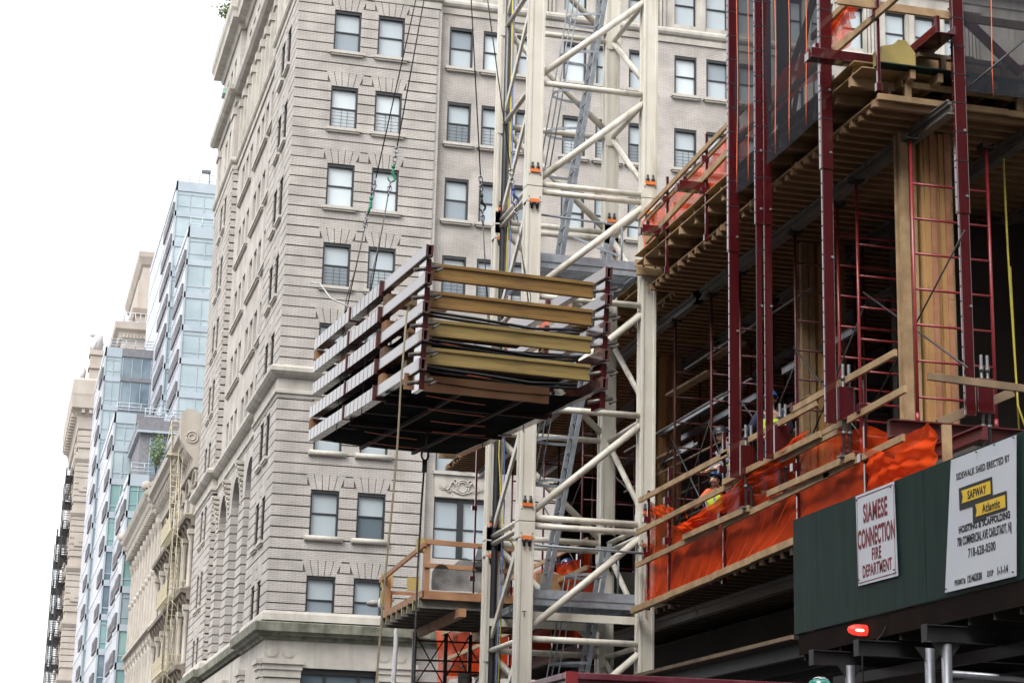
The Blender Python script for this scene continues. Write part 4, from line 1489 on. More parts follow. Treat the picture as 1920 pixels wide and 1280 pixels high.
# ================================================================ tower crane mast
MX0, MX1, MY0, MY1 = 8.86, 11.43, 34.0, 36.75
JOINTS = [-5.25, 1.10, 7.43, 13.78, 20.12]
mast = thing('crane_mast', (10.15, 35.3, 0), 'cream painted lattice mast of a tower crane with caged ladder inside', 'crane')
lw = 0.29
for xs, ys in ((0, 0), (1, 0), (0, 1), (1, 1)):
    x0 = MX0 if xs == 0 else MX1 - lw
    y0 = MY0 if ys == 0 else MY1 - lw
    L = MB()
    # box leg with a recessed web on its faces and joint sleeves
    for k in range(len(JOINTS) - 1):
        a, b_ = max(0, JOINTS[k] + 0.28), JOINTS[k + 1] - 0.28
        if b_ <= 0:
            continue
        L.box(x0 + 0.02, x0 + lw - 0.02, y0 + 0.02, y0 + lw - 0.02, a, b_)
        for fx in (x0, x0 + lw - 0.055):
            for fy in (y0, y0 + lw - 0.055):
                L.box(fx, fx + 0.055, fy, fy + 0.055, a, b_)
    for j in JOINTS:
        if j > 0:
            L.box(x0 - 0.008, x0 + lw + 0.008, y0 - 0.012, y0 + lw + 0.01, max(j - 0.30, 0), j - 0.006)
            L.box(x0 - 0.008, x0 + lw + 0.008, y0 - 0.012, y0 + lw + 0.01, j + 0.006, j + 0.30)
    lo = L.build('leg', 'cream', mast, bevel=0.008)
    for j in JOINTS:
        if j < 0 or j > 20:
            continue
        P, Q = MB(), MB()
        for zz, s in ((j + 0.30, 1), (j - 0.30, -1)):
            P.box(x0 + 0.05, x0 + lw - 0.05, y0 - 0.05, y0 + 0.0, zz - 0.035, zz + 0.035)
            for dx in (0.09, 0.195):
                Q.cut()
                Q.lathe((x0 + dx, y0 - 0.03, zz + s * 0.035), [(0.034, 0), (0.034, s * 0.05), (0.024, s * 0.055), (0.024, s * 0.12), (0.006, s * 0.13)], 7)
        W_ = MB()
        for dx in (0.04, lw - 0.04):
            for dz in (-0.22, 0.22):
                W_.lathe((x0 + dx, y0 - 0.012, j + dz), [(0.012, -0.012), (0.012, 0.0)], 6, axis=1)
        P.split('joint_tab', 'orange_paint', lo)
        Q.split('joint_bolt', 'dark_steel', lo)
        W_.split('rivet', 'dark_steel', lo)
LV = []
for k in range(len(JOINTS) - 1):
    a = JOINTS[k]
    LV += [(a, True), (a + 2.11, False), (a + 4.23, False)]
LV.append((JOINTS[-1], True))
xa, xb = MX0 + lw, MX1 - lw
ya, yb = MY0 + lw, MY1 - lw
def strut(name, p, q, r=0.058):
    MB().tube([p, q], r, 12).build(name, 'cream', mast)
for i, (z, dbl) in enumerate(LV):
    if z > 20.5:
        continue
    hs = [z + 0.075, z - 0.075] if dbl else [z]
    for h in hs:
        if h > 0:
            strut('horizontal_brace', (xa, MY0 + 0.13, h + 0.02), (xb, MY0 + 0.13, h + 0.02))
            strut('horizontal_brace', (xa, MY1 - 0.13, h + 0.02), (xb, MY1 - 0.13, h + 0.02))
            strut('horizontal_brace', (MX0 + 0.13, ya, h), (MX0 + 0.13, yb, h), 0.05)
            strut('horizontal_brace', (MX1 - 0.13, ya, h), (MX1 - 0.13, yb, h), 0.05)
    if i + 1 < len(LV):
        z1 = LV[i + 1][0]
        if z1 > 0.5:
            lo_, hi_ = z + 0.20, z1 - 0.17
            lo_ = max(lo_, 0.2)
            strut('diagonal_brace', (xa - 0.02, MY0 + 0.13, lo_), (xb + 0.02, MY0 + 0.13, hi_), 0.066)
            strut('diagonal_brace', (xa - 0.02, MY1 - 0.13, hi_ + 0.05), (xb + 0.02, MY1 - 0.13, lo_), 0.066)
            strut('diagonal_brace', (MX1 - 0.13, ya, lo_ + 0.1), (MX1 - 0.13, yb, hi_ + 0.08), 0.055)
            B_ = MB()
            B_.beam((MX0 + 0.13, ya, hi_), (MX0 + 0.13, yb, lo_), 0.05, 0.13)
            B_.build('diagonal_brace', 'cream', mast)
# gussets on the rear legs
for z, dbl in LV:
    if 2 < z < 20:
        g_ = MB()
        g_.box(MX1 - lw - 0.005, MX1 + 0.005, MY1 - lw - 0.012, MY1 - lw + 0.02, z - 0.2, z + 0.25)
        g_.box(MX0 - 0.005, MX0 + lw + 0.005, MY1 - lw - 0.012, MY1 - lw + 0.02, z - 0.2, z + 0.25)
        g_.split('gusset', 'cream', mast)

def mast_ladder(z0, z1, x0, x1, cage):
    y0, y1 = 35.12, 35.55
    def at(z):
        return x0 + (x1 - x0) * (z - z0) / (z1 - z0)
    q = MB()
    for yy in (y0, y1):
        q.beam((at(z0), yy, z0), (at(z1), yy, z1), 0.035, 0.085, up=(1, 0, 0))
    z = z0 + 0.2
    while z < z1 - 0.1:
        q.tube([(at(z), y0, z), (at(z), y1, z)], 0.014, 6)
        z += 0.29
    lo = q.build('ladder', 'galv', mast)
    if cage:
        c = MB()
        hoops = []
        z = z0 + 2.2
        while z < z1 - 0.2:
            pts = []
            for i in range(15):
                t = PI * i / 14
                pts.append((at(z) - 0.70 * math.sin(t), (y0 + y1) / 2 - 0.36 * math.cos(t), z - 0.03 * math.sin(t)))
            for k in range(14):
                c.beam(pts[k], pts[k + 1], 0.012, 0.05)
            hoops.append(pts)
            z += 0.82
        for k in (4, 7, 10):
            c.tube([hoops[0][k], hoops[-1][k]], 0.014, 5)
        c.build('safety_cage', 'galv', lo)
mast_ladder(12.4, 19.6, 9.82, 10.88, True)
mast_ladder(6.22, 13.3, 9.70, 10.90, True)
mast_ladder(0.4, 7.3, 9.75, 10.92, True)
def mast_platform(z):
    q = MB()
    for yy in (MY0 + 0.32, MY1 - 0.4, 35.2):
        q.box(xa, xb + 0.08, yy, yy + 0.05, z - 0.12, z)
    for xx in (xa, xb + 0.03):
        q.box(xx, xx + 0.05, MY0 + 0.37, MY1 - 0.4, z - 0.12, z)
    q.box(xa, xb + 0.08, MY0 + 0.30, MY0 + 0.32, z, z + 0.16)
    p = q.build('platform', 'galv', mast)
    g = MB()
    for i in range(42):                         # expanded-metal deck
        xx = xa + (xb - xa) * i / 41
        g.box(xx - 0.009, xx + 0.009, MY0 + 0.37, MY1 - 0.4, z - 0.03, z - 0.008)
    for i in range(40):
        yy = MY0 + 0.37 + (MY1 - MY0 - 0.77) * i / 39
        g.box(xa + 0.05, xb, yy - 0.007, yy + 0.007, z - 0.026, z - 0.012)
    g.build('grating', 'galv', p)
mast_platform(12.42)
mast_platform(6.1)
q = MB()
q.tube([(MX0 + 0.27, MY0 + 0.35, 13.35), (MX1 - 0.2, MY0 + 0.35, 13.28)], 0.022, 6)
q.tube([(MX0 + 0.2, MY0 + 0.05, 7.02), (MX1, MY0 + 0.0, 6.98)], 0.022, 6)
q.tube([(xb - 0.25, MY0 + 0.5, 12.42), (xb - 0.25, MY0 + 0.5, 13.35)], 0.022, 6)
q.tube([(xb - 0.25, MY0 + 0.5, 6.2), (xb - 0.25, MY0 + 0.5, 7.0)], 0.022, 6)
q.beam((9.95, 34.6, 13.05), (10.8, 34.4, 12.7), 0.03, 0.05)
q.split('hand_rail', 'galv', mast)
q = MB()
q.box(MX0 + 0.05, MX1 - lw + 0.02, MY0 + 0.33, MY0 + 0.38, 5.72, 5.86)
q.box(MX0 + 0.05, MX1 - lw + 0.02, MY1 - 0.5, MY1 - 0.45, 5.78, 5.92)
q.split('platform_beam', 'cream', mast)
# painted mark on the front leg, stencilled letters down the right one
def text_mesh(s, size, m, ext=0.0015, off=0.0, align='CENTER', sx=1.0, space=1.0):
    cu = bpy.data.curves.new('lettering', 'FONT')
    cu.body = s
    cu.size = size
    cu.align_x = align
    cu.align_y = 'BOTTOM_BASELINE'
    cu.extrude = ext
    cu.offset = off
    cu.space_character = space
    o = bpy.data.objects.new('lettering', cu)
    COL.objects.link(o)
    dg = bpy.context.evaluated_depsgraph_get()
    me = bpy.data.meshes.new_from_object(o.evaluated_get(dg))
    bpy.data.objects.remove(o)
    me.transform(Matrix.Diagonal((sx, 1, 1, 1)))
    me.materials.clear()
    me.materials.append(M[m])
    return me
def put_text(me, name, parent, loc, xdir, ydir, local=True):
    x, y = Vector(xdir).normalized(), Vector(ydir).normalized()
    z = x.cross(y)
    mw = Matrix(((x.x, y.x, z.x, loc[0]), (x.y, y.y, z.y, loc[1]), (x.z, y.z, z.z, loc[2]), (0, 0, 0, 1)))
    me.transform(mw)
    me.transform(Matrix.Translation(-world_loc(parent)))
    o = bpy.data.objects.new(name, me)
    COL.objects.link(o)
    o.parent = parent
    return o
put_text(text_mesh('T', 0.15, 'sign_black'), 'painted_mark', mast, (MX0 + 0.13, MY0 - 0.002, 5.72), (1, 0, 0), (0, 0, 1))
M['stencil'] = mat('faded_red_stencil', (0.30, 0.06, 0.08), rough=0.6)
put_text(text_mesh('JLO 08  CO INT', 0.075, 'stencil'), 'painted_mark', mast, (MX1 - lw + 0.10, MY0 - 0.002, 6.05), (0, 0, -1), (1, 0, 0))
put_text(text_mesh('CR CH', 0.075, 'stencil'), 'painted_mark', mast, (MX1 - lw + 0.10, MY0 - 0.002, 12.0), (0, 0, -1), (1, 0, 0))

# loose lines running down the mast
q = MB()
q.tube([(9.005, 36.385, z) for z in (0.0, 5, 10, 15, 21)], 0.062, 10)
tag(q.build('power_cable', 'black_rub'), 'thick black power cable running down beside the rear left mast leg', 'cable')
q = MB()
q.tube([(9.02 + 0.03 * math.sin(z), 35.9 + 0.03 * math.cos(1.3 * z), z) for z in [i * 1.0 for i in range(22)]], 0.012, 6)
tag(q.build('hose', 'blue_rope'), 'thin blue hose hanging inside the left side of the crane mast', 'hose')
q = MB()
q.tube([(8.98, 36.05, 21), (9.03, 36.05, 14), (8.95, 36.0, 9), (9.02, 35.9, 7.7), (9.22, 35.4, 7.0), (9.05, 35.9, 6.3), (9.0, 36.0, 0)], 0.014, 6)
tag(q.build('cord', 'yellow_strap'), 'thin yellow cord looping along the left legs of the crane mast', 'cord')

M['clamp_steel'] = mat('dirty_clamp_steel', (0.07, 0.062, 0.055), (0.2, 0.185, 0.165), 12, 0.5, metal=0.5)
M['cross_steel'] = mat('dull_dark_red_bar', (0.022, 0.006, 0.006), (0.04, 0.010, 0.010), 4, 0.7)
# ================================================================ stack of formwork panels hanging from the crane
D1 = Vector((-0.0478, 0.9972, 0.0581)).normalized()
D2 = (Vector((1, 0, -0.012)) - D1 * Vector((1, 0, -0.012)).dot(D1)).normalized()
D3 = D2.cross(D1).normalized()
if D3.z < 0:
    D3 = -D3
BO = Vector((4.87, 23.5, 9.04))
def Bp(a, b_, c): return BO + D1 * a + D2 * b_ + D3 * c       # along, across, up
LEN, WID = 6.9, 2.42
def bbeam(q, a, b_, h):
    return q.beam(Bp(*a), Bp(*b_), h[0], h[1], up=D3)
stack_w = ['topmost', 'second from the top', 'middle', 'fourth from the top', 'bottom']
names = ['topmost formwork layer of the hanging stack, its rails sticking up above the yellow beams',
         'second formwork layer from the top of the stack hanging from the crane',
         'middle formwork layer of the five stacked under the crane slings',
         'fourth formwork layer from the top, carrying the lowest yellow timber beam',
         'bottom formwork layer of the hanging stack, with brown front plank and dark mesh underside']
for k in range(5):
    c = -0.367 * k
    org = Bp(3.4, WID / 2, c)
    pn = thing('hanging_formwork', org, names[k], 'formwork', 'formwork layers stacked under the crane')
    for s, b0 in ((0, 0.0), (1, WID)):
        q = MB()
        dr = -0.03 * (k % 2)
        sg = -1 if s == 0 else 1
        # near telescoping arm (double channel), then the long sleeve
        for o_ in (-0.035, 0.035):
            bbeam(q, (0.0 + dr, b0 + o_, c), (2.6, b0 + o_, c), (0.03, 0.155))
        bbeam(q, (0.02 + dr, b0, c + 0.068), (2.6, b0, c + 0.068), (0.1, 0.02))
        bbeam(q, (0.02 + dr, b0, c - 0.068), (2.6, b0, c - 0.068), (0.1, 0.02))
        bbeam(q, (2.4, b0, c - 0.015), (LEN - 0.05 * (k % 3), b0, c - 0.015), (0.14, 0.185))
        q.build('rail', 'rail_red', pn, bevel=0.006)
        for a_ in (2.38, 4.3):
            q = MB()
            bbeam(q, (a_, b0, c - 0.01), (a_ + 0.05, b0, c - 0.01), (0.17, 0.21))
            q.build('rail_collar', 'red_dull', pn)
        q = MB()                                 # foot bracket below each rail tip
        bbeam(q, (0.1, b0 + 0.02, c - 0.20), (0.45, b0 + 0.02, c - 0.20), (0.07, 0.22))
        q.build('end_bracket', 'red', pn)
        q = MB()
        ce = Bp(0.16, b0 + 0.02, c - 0.19)
        q.tube([ce - D2 * 0.17 + D1 * 0.02 - D3 * 0.05, ce + D2 * 0.15 - D1 * 0.02 + D3 * 0.03], 0.028, 8)
        q.tube([ce - D3 * 0.06 - D2 * 0.03, ce + D3 * 0.07 + D2 * 0.07], 0.02, 6)
        q.tube([ce + D2 * 0.1 - D1 * 0.05 - D3 * 0.05, ce + D2 * 0.2 - D1 * 0.02 + D3 * 0.01], 0.018, 6)
        q.build('clamp', 'clamp_steel', pn)
    # cross beams: yellow timber I-beam at the near end (a plain plank on the lowest panel)
    if k < 4:
        q = MB()
        cc = c - 0.20
        bbeam(q, (0.30, 0.06, cc), (0.30, WID - 0.12, cc), (0.035, 0.15))
        bbeam(q, (0.30, 0.05, cc + 0.085), (0.30, WID - 0.11, cc + 0.085), (0.085, 0.045))
        bbeam(q, (0.30, 0.05, cc - 0.085), (0.30, WID - 0.11, cc - 0.085), (0.085, 0.045))
        q.build('timber_beam', 'hbeam' if k < 2 else 'hbeam2', pn, bevel=0.004)
    else:
        q = MB()
        bbeam(q, (0.62, -0.08, c - 0.13), (0.62, WID - 0.55, c - 0.13), (0.05, 0.21))
        q.build('plank', 'wood_red', pn)
    q = MB()
    for a_ in ((1.9, 3.6, 5.2, LEN - 0.3) if k > 2 else (4.6, LEN - 0.3)):
        bbeam(q, (a_, 0.05, c - 0.05), (a_, WID - 0.05, c - 0.05), (0.09, 0.11))
    if k > 1:
        bbeam(q, (0.9, 0.05, c - 0.03), (LEN - 0.5, WID - 0.05, c - 0.03), (0.05, 0.07))
    if k == 4:
        for b_ in (0.75, 1.6):
            bbeam(q, (0.7, b_, c - 0.165), (LEN - 0.2, b_, c - 0.165), (0.05, 0.05))
        for a_ in (2.2, 4.4):
            bbeam(q, (a_, 0.05, c - 0.15), (a_, WID - 0.05, c - 0.15), (0.07, 0.05))
    q.split('cross_bar', 'cross_steel', pn)
    if k >= 2:
        q = MB()
        dz = -0.10
        rr = random.Random(k)
        def fn(u, v, c=c, k=k):
            return Bp((0.55 if k == 4 else 1.5) + u * (LEN - (0.7 if k == 4 else 1.65)), 0.07 + v * (WID - 0.14), c + dz - 0.05 * math.sin(PI * v) * (0.6 + 0.4 * math.sin(9 * u)) - 0.01 * math.sin(23 * u + 3 * v))
        q.sheet(fn, 30, 8)
        q.build('mesh_sheet', 'net_under', pn)
        q = MB()
        for a_ in (1.2, 2.1, 3.0, 3.9, 4.8, 5.7):
            q.cut()
            pts = [Bp(a_ + 0.25 * t, 0.1 + (WID - 0.2) * t, c + dz - 0.062 - 0.05 * math.sin(PI * t)) for t in [i / 8 for i in range(9)]]
            for i in range(8):
                if 1 + (int(a_ * 10) + 2 * k) % 4 <= i <= 3 + (int(a_ * 10) + 2 * k) % 4:
                    q.beam(pts[i], pts[i + 1], 0.03, 0.006)
        q.split('orange_strip', 'cord', pn)
    # ties round the rail
    q = MB()
    for i in range(17):
        a_ = 2.6 + i * 0.255
        bbeam(q, (a_, -0.0005, c - 0.015), (a_ + 0.012, -0.0005, c - 0.015), (0.1425, 0.1875))
    q.split('rail_tie', 'black_rub', pn)
# timber packing between the panels
pk = ['block beside the crane sling', 'block', 'block', 'block']
ordn = ['topmost', 'second', 'third', 'lowest']
for k in range(4):
    q = MB()
    bbeam(q, (2.15, -0.05, -0.367 * k - 0.235), (2.15, (0.8, 1.9, 1.9, 2.0)[k], -0.367 * k - 0.235), (0.24, 0.15))
    o = q.build('packing_timber', 'wood_red' if k % 2 else 'wood_old', bevel=0.005)
    tag(o, ordn[k] + ' brown packing plank between the hanging panels, crossing near their rail collars', 'plank', 'packing planks between the hanging panels')
for k in range(3):
    q = MB()
    bbeam(q, (1.05, 0.02, -0.367 * k - 0.61), (1.05, 0.34, -0.367 * k - 0.61), (0.16, 0.20))
    o = q.build('packing_block', 'hbeam', bevel=0.005)
    tag(o, ['upper', 'middle', 'lowest'][k] + ' yellow packing block near the left front corner of the hanging panels', 'block', 'yellow packing blocks of the hanging stack')
for k in (0, 3):
    q = MB()
    bbeam(q, (LEN - 0.12, -0.08, -0.367 * k - 0.21), (LEN - 0.12, 1.2, -0.367 * k - 0.21), (0.12, 0.16))
    o = q.build('packing_timber', 'wood_red', bevel=0.005)
    tag(o, ('upper' if k == 0 else 'lower') + ' brown packing plank at the far left end of the hanging panels', 'plank', 'packing planks between the hanging panels')
q = MB()
for k in range(2, 5):
    for dz in (0.0, 0.05):
        q.tube([Bp(0.7, 0.1, -0.367 * k + 0.05 + dz), Bp(0.75, 0.9, -0.367 * k + 0.03 + dz), Bp(0.9, 1.7, -0.367 * k + 0.02 + dz), Bp(0.8, WID - 0.1, -0.367 * k + 0.05 + dz)], 0.022, 8)
tag(q.build('cable_bundle', 'black_rub'), 'black cables lying between the layers of the hanging panel stack', 'cable')

# slings
HK = Vector((5.82, 27.0, 17.46))
SL = [(5.0, 0.0, 'green', 0.205, 'left sling with a green hook seen side on, lashed to the far left rails'),
      (3.35, 0.0, 'green', 0.225, 'left sling with an open green hook in front of a sash window'),
      (5.5, WID, 'wire', 0.25, 'right sling with a small dark hook left of the mast leg'),
      (3.4, WID, 'blue', 0.215, 'right sling with a blue hook beside the mast leg')]
for a_, b0, colr, fr, lab in SL:
    p = Bp(a_, b0, 0.1)
    v = HK - p
    hk = p + v * fr
    t = thing('crane_sling', p, lab, 'sling', 'slings carrying the hanging panels')
    q = MB()
    q.tube([hk + v.normalized() * 0.42, HK], 0.0095, 6)
    q.tube([p - D3 * 0.0, hk - v.normalized() * 0.1], 0.009, 6)
    q.tube([p + D1 * 0.12 - D3 * 0.3, p + D3 * 0.25, hk - v.normalized() * 0.9], 0.007, 6)
    q.tube([p - D3 * 1.75 + D1 * 0.05, p], 0.007, 6)
    q.build('wire_rope', 'wire', t)
    dv = v.normalized()
    sx = dv.cross(Vector((0, 1, 0))).normalized() if 'side on' not in lab else Vector((0, 1, 0.05)).normalized()
    q = MB()
    pts = []
    for i in range(13):
        th = PI * 0.55 + i / 12 * PI * 1.45
        pts.append(hk - dv * 0.03 + sx * 0.05 * math.cos(th) + dv * 0.06 * math.sin(th))
    q.tube([hk + dv * 0.13, hk + dv * 0.07] + pts, [0.016, 0.02] + [0.021 - 0.0009 * i for i in range(13)], 8)
    q.lathe(tuple(hk + dv * 0.13), [(0.01, -0.02), (0.028, 0), (0.028, 0.03), (0.01, 0.05)], 8)
    q.beam(hk + sx * 0.03 + dv * 0.06, hk - sx * 0.035 - dv * 0.02, 0.012, 0.008)
    q.build('hook', {'green': 'hook_green', 'blue': 'hook_blue', 'wire': 'bars'}[colr], t)
    q = MB()
    for s in range(4):
        c0 = hk + dv * (0.20 + 0.07 * s)
        w2 = sx if s % 2 else dv.cross(sx).normalized()
        q.tube([c0 + w2 * 0.028 * math.cos(i * PI / 4) + dv * 0.05 * math.sin(i * PI / 4) for i in range(9)], 0.01, 5)
    for s in range(3):
        c0 = hk - dv * (0.13 + 0.07 * s)
        w2 = sx if s % 2 else dv.cross(sx).normalized()
        q.tube([c0 + w2 * 0.028 * math.cos(i * PI / 4) + dv * 0.05 * math.sin(i * PI / 4) for i in range(9)], 0.01, 5)
    q.build('chain', 'steel_edge', t)
q = MB()
q.tube([(4.70, 24.0, 8.35), (4.66, 24.0, 7.39), (4.645, 24.0, 6.56), (4.61, 24.0, 5.81), (4.55, 24.0, 4.81), (4.5, 24.0, 3.63), (4.42, 24, 2.0), (4.38, 24, 0.05)], 0.0135, 8)
tag(q.build('tag_line', 'rope'), 'long tan tag rope hanging from the left front of the panel stack', 'rope')
q = MB()
q.tube([(5.63, 27.0, 7.02), (5.605, 27.0, 6.4), (5.585, 27.0, 5.5), (5.58, 27.0, 3.9), (5.57, 27, 0.1)], 0.014, 6)
q.tube([(5.63, 27, 7.02 + 0.09 + 0.08 * math.sin(i * PI / 6)) if False else (5.63 + 0.05 * math.cos(i * PI / 6), 27, 7.1 + 0.08 * math.sin(i * PI / 6)) for i in range(13)], 0.016, 6)
q.tube([(5.63, 27, 7.02), (5.63, 27, 6.85)], 0.035, 8)
q.tube([(5.63, 27, 7.18), (5.66, 27.0, 7.45)], 0.012, 6)
tag(q.build('tag_chain', 'wire'), 'dark hanging line with a ring at its top, dropping below the panel stack', 'chain')
q = MB()
q.tube([Bp(4.4, -0.08, 0.12), Bp(4.7, -0.3, 0.28), Bp(5.0, -0.42, 0.55), Bp(5.3, -0.5, 0.62)], 0.012, 6)
tag(q.build('loose_strap', 'white'), 'short white strap sticking out over the top left rail of the panel stack', 'strap')

# ================================================================ unfinished building: upper formwork deck
XE = 11.2                                   # line of the deck edge along the avenue
joist_me = mesh_of(MB().box(0, 8.2, -0.043, 0.043, 0, 0.10), 'joist', 'joist')
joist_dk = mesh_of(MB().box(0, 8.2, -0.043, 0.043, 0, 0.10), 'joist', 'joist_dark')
short_me = mesh_of(MB().box(0, 1.05, -0.045, 0.045, 0, 0.135), 'edge_joist', 'wood')
rj = random.Random(21)
def ibeam(q, y0, y1, x, z0, z1, w=0.14, t=0.02):
    zc = (z0 + z1) / 2
    q.box(x - 0.012, x + 0.012, y0, y1, z0 + t, z1 - t)
    q.box(x - w / 2, x + w / 2, y0, y1, z0, z0 + t)
    q.box(x - w / 2, x - 0.035, y0, y1, z1 - t, z1)
    q.box(x + 0.035, x + w / 2, y0, y1, z1 - t, z1)
    for s in (-0.05, 0.03):
        q.box(x + s, x + s + 0.02, y0, y1, z1 - 0.055, z1 - t)
    q.box(x - 0.05, x + 0.05, y0, y1, z1 - 0.07, z1 - 0.055)
    q.box(x - 0.03, x + 0.03, y0, y1, z0 + t, z0 + t + 0.015)
    for hh in (0.30, 0.62):
        q.box(x - 0.016, x + 0.016, y0, y1, z0 + (z1 - z0) * hh, z0 + (z1 - z0) * hh + 0.006)

def upper_deck(y0, y1, label, XE=XE, dz=0.0):
    t = thing('formwork_deck', (XE, (y0 + y1) / 2, 11.6), label, 'deck')
    n = int((y1 - y0) / 0.272)
    for i in range(n + 1):
        yy = y0 + 0.05 + i * 0.272
        put(joist_me, 'joist', t, (XE + rj.uniform(-0.05, 0.07), yy, 11.865), 0)
    q = MB()
    q.box(XE + 0.0, XE + 20, y0 + 0.0, y1, 11.967, 11.985)
    q.build('plywood_sheet', 'ply', t)
    for x in (12.08, 13.6, 15.3, 17.2):
        q = MB()
        ibeam(q, y0 - 0.55, y1 - 0.2, x, 11.655, 11.863)
        q.build('aluminium_beam', 'alu', t)
    q = MB()
    q.box(XE + 0.24, XE + 0.29, y0 + 0.1, y1 - 0.05, 11.99, 12.235)
    q.build('stringer', 'wood_old', t)
    m_ = int((y1 - y0) / 0.66)
    for i in range(m_ + 1):
        put(short_me, 'edge_joist', t, (XE - 0.20 + rj.uniform(-0.05, 0.04), y0 + 0.30 + i * 0.66, 12.24))
    q = MB()
    q.box(XE - 0.24, XE + 0.9, y0 - 0.1, y1, 12.378, 12.397)
    q.box(XE - 0.26, XE + 0.9, y0 + 0.1, y1 + 0.05, 12.545, 12.562)
    q.build('edge_plywood', 'ply', t)
    q = MB()
    for i in range(m_ + 1):
        q.box(XE - 0.20, XE + 0.3, y0 + 0.30 + i * 0.66, y0 + 0.34 + i * 0.66, 12.398, 12.544)
    q.box(XE + 0.3, XE + 0.33, y0 + 0.1, y1, 12.398, 12.543)
    q.split('edge_block', 'wood', t)
    q = MB()
    q.box(XE + 0.95, XE + 20, y0 + 0.6, y1, 12.0, 12.62)
    q.build('concrete_slab', 'dark_conc', t)
    if dz:                                     # the far deck runs slightly downhill
        t.location.z += dz / 2
        t.rotation_euler.x = math.atan2(dz, y1 - y0)
    return t
d1 = upper_deck(23.8, 33.8, 'nearer half of the upper timber formwork deck, its joists running up to the red posts')
d2 = upper_deck(36.95, 50.9, 'further half of the upper timber formwork deck, jutting out beyond the crane mast', dz=-0.36)
d3 = upper_deck(33.85, 36.9, 'short middle piece of the upper timber formwork deck, set back behind the right mast leg', XE + 0.55)
# near face of the nearer deck
q = MB()
q.box(XE + 0.0, 13.2, 23.70, 23.76, 11.94, 12.03)
q.box(13.2, 18.5, 23.70, 23.76, 11.93, 12.02)
q.split('face_beam', 'wood', d1, bevel=0.004)
q = MB()
for x in (11.62, 13.35, 15.1):
    q.box(x, x + 0.10, 23.72, 23.78, 12.031, 12.29)
q.box(11.6, 18, 23.79, 23.84, 12.21, 12.30)
q.split('face_post', 'wood', d1, bevel=0.004)
q = MB()
for i in range(9):
    q.box(11.62 + i * 0.42, 11.70 + i * 0.42, 23.55, 24.3, 12.398 - 0.155, 12.376)
q.split('face_joist', 'wood', d1)
q = MB()
q.box(XE - 0.05, 18.5, 23.50, 24.6, 12.398, 12.415)
q.build('face_plywood', 'green', d1)
q = MB()
q.poly([(x, y, z) for y in (23.62, 23.9) for x, z in ((11.22, 12.42), (11.74, 12.42), (11.74, 12.66), (11.60, 12.83), (11.48, 12.83), (11.44, 12.76), (11.22, 12.70))],
       [tuple(range(7)), tuple(reversed(range(7, 14)))] + [(i, (i + 1) % 7, 7 + (i + 1) % 7, 7 + i) for i in range(7)])
for i in range(3):
    x = 12.55 + i * 0.95
    q.poly([(x + a, y, z) for y in (23.75, 23.8) for a, z in ((0, 12.42), (0.42, 12.42), (0.42, 12.5), (0.16, 12.78), (0, 12.78))],
           [tuple(range(5)), tuple(reversed(range(5, 10)))] + [(k, (k + 1) % 5, 5 + (k + 1) % 5, 5 + k) for k in range(5)])
q.split('edge_box', 'ply_yellow', d1)
q = MB()
q.box(11.78, 18, 23.60, 23.68, 12.62, 12.68)
for i in range(6):
    q.box(12.12 + i * 0.95, 12.2 + i * 0.95, 23.60, 23.68, 12.416, 12.62)
q.split('edge_kerb', 'wood_old', d1)
q = MB()
q.box(11.76, 18, 23.9, 23.95, 12.416, 12.80)
q.build('edge_form', 'ply', d1)

# ================================================================ lower storey deck
def lower_deck(y0, y1, label, XE=XE):
    t = thing('lower_deck', (XE, (y0 + y1) / 2, 5.9), label, 'deck')
    q = MB()
    q.box(XE + 0.25, XE + 20, y0, y1, 6.12, 7.05)
    q.build('concrete_slab', 'dark_conc', t)
    n = int((y1 - y0) / 0.40)
    for i in range(n + 1):
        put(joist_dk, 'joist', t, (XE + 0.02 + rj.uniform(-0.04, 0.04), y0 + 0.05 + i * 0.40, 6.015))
    for x in (12.05, 13.7, 15.5):
        q = MB()
        ibeam(q, y0 - 0.2, y1 - 0.2, x, 5.80, 6.01)
        q.build('aluminium_beam', 'alu', t)
    q = MB()
    q.box(XE + 0.01, XE + 0.24, y0, y1, 6.117, 6.135)
    q.build('edge_plywood', 'ply', t)
    return t
lower_deck(23.4, 33.6, 'nearer part of the lower deck behind the orange netting and green shed')
lower_deck(36.95, 50.5, 'further part of the lower deck seen through the crane mast')

lower_deck(33.65, 36.9, 'short middle piece of the lower deck, set back behind the crane mast', XE + 0.55)
# dark core of the site: back walls, walls added for deep shade, ground floor hoarding
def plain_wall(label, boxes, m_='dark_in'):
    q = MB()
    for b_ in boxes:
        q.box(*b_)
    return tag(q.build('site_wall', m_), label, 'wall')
plain_wall('dark back wall of the unfinished building behind the scaffold frames', [(18.8, 19.0, 23.6, 50.4, 0, 12.0), (14.2, 18.8, 50.1, 50.3, 0, 12.0), (13.1, 19.0, 27.3, 27.45, 7.05, 11.6)])  # last box is an added wall, painted dark for the near bay's shade
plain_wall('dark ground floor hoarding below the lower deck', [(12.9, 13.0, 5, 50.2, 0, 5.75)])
plain_wall('dark partition added for the deep shade inside the unfinished building between the decks', [(16.6, 16.75, 27.5, 50.0, 7.05, 11.64)])

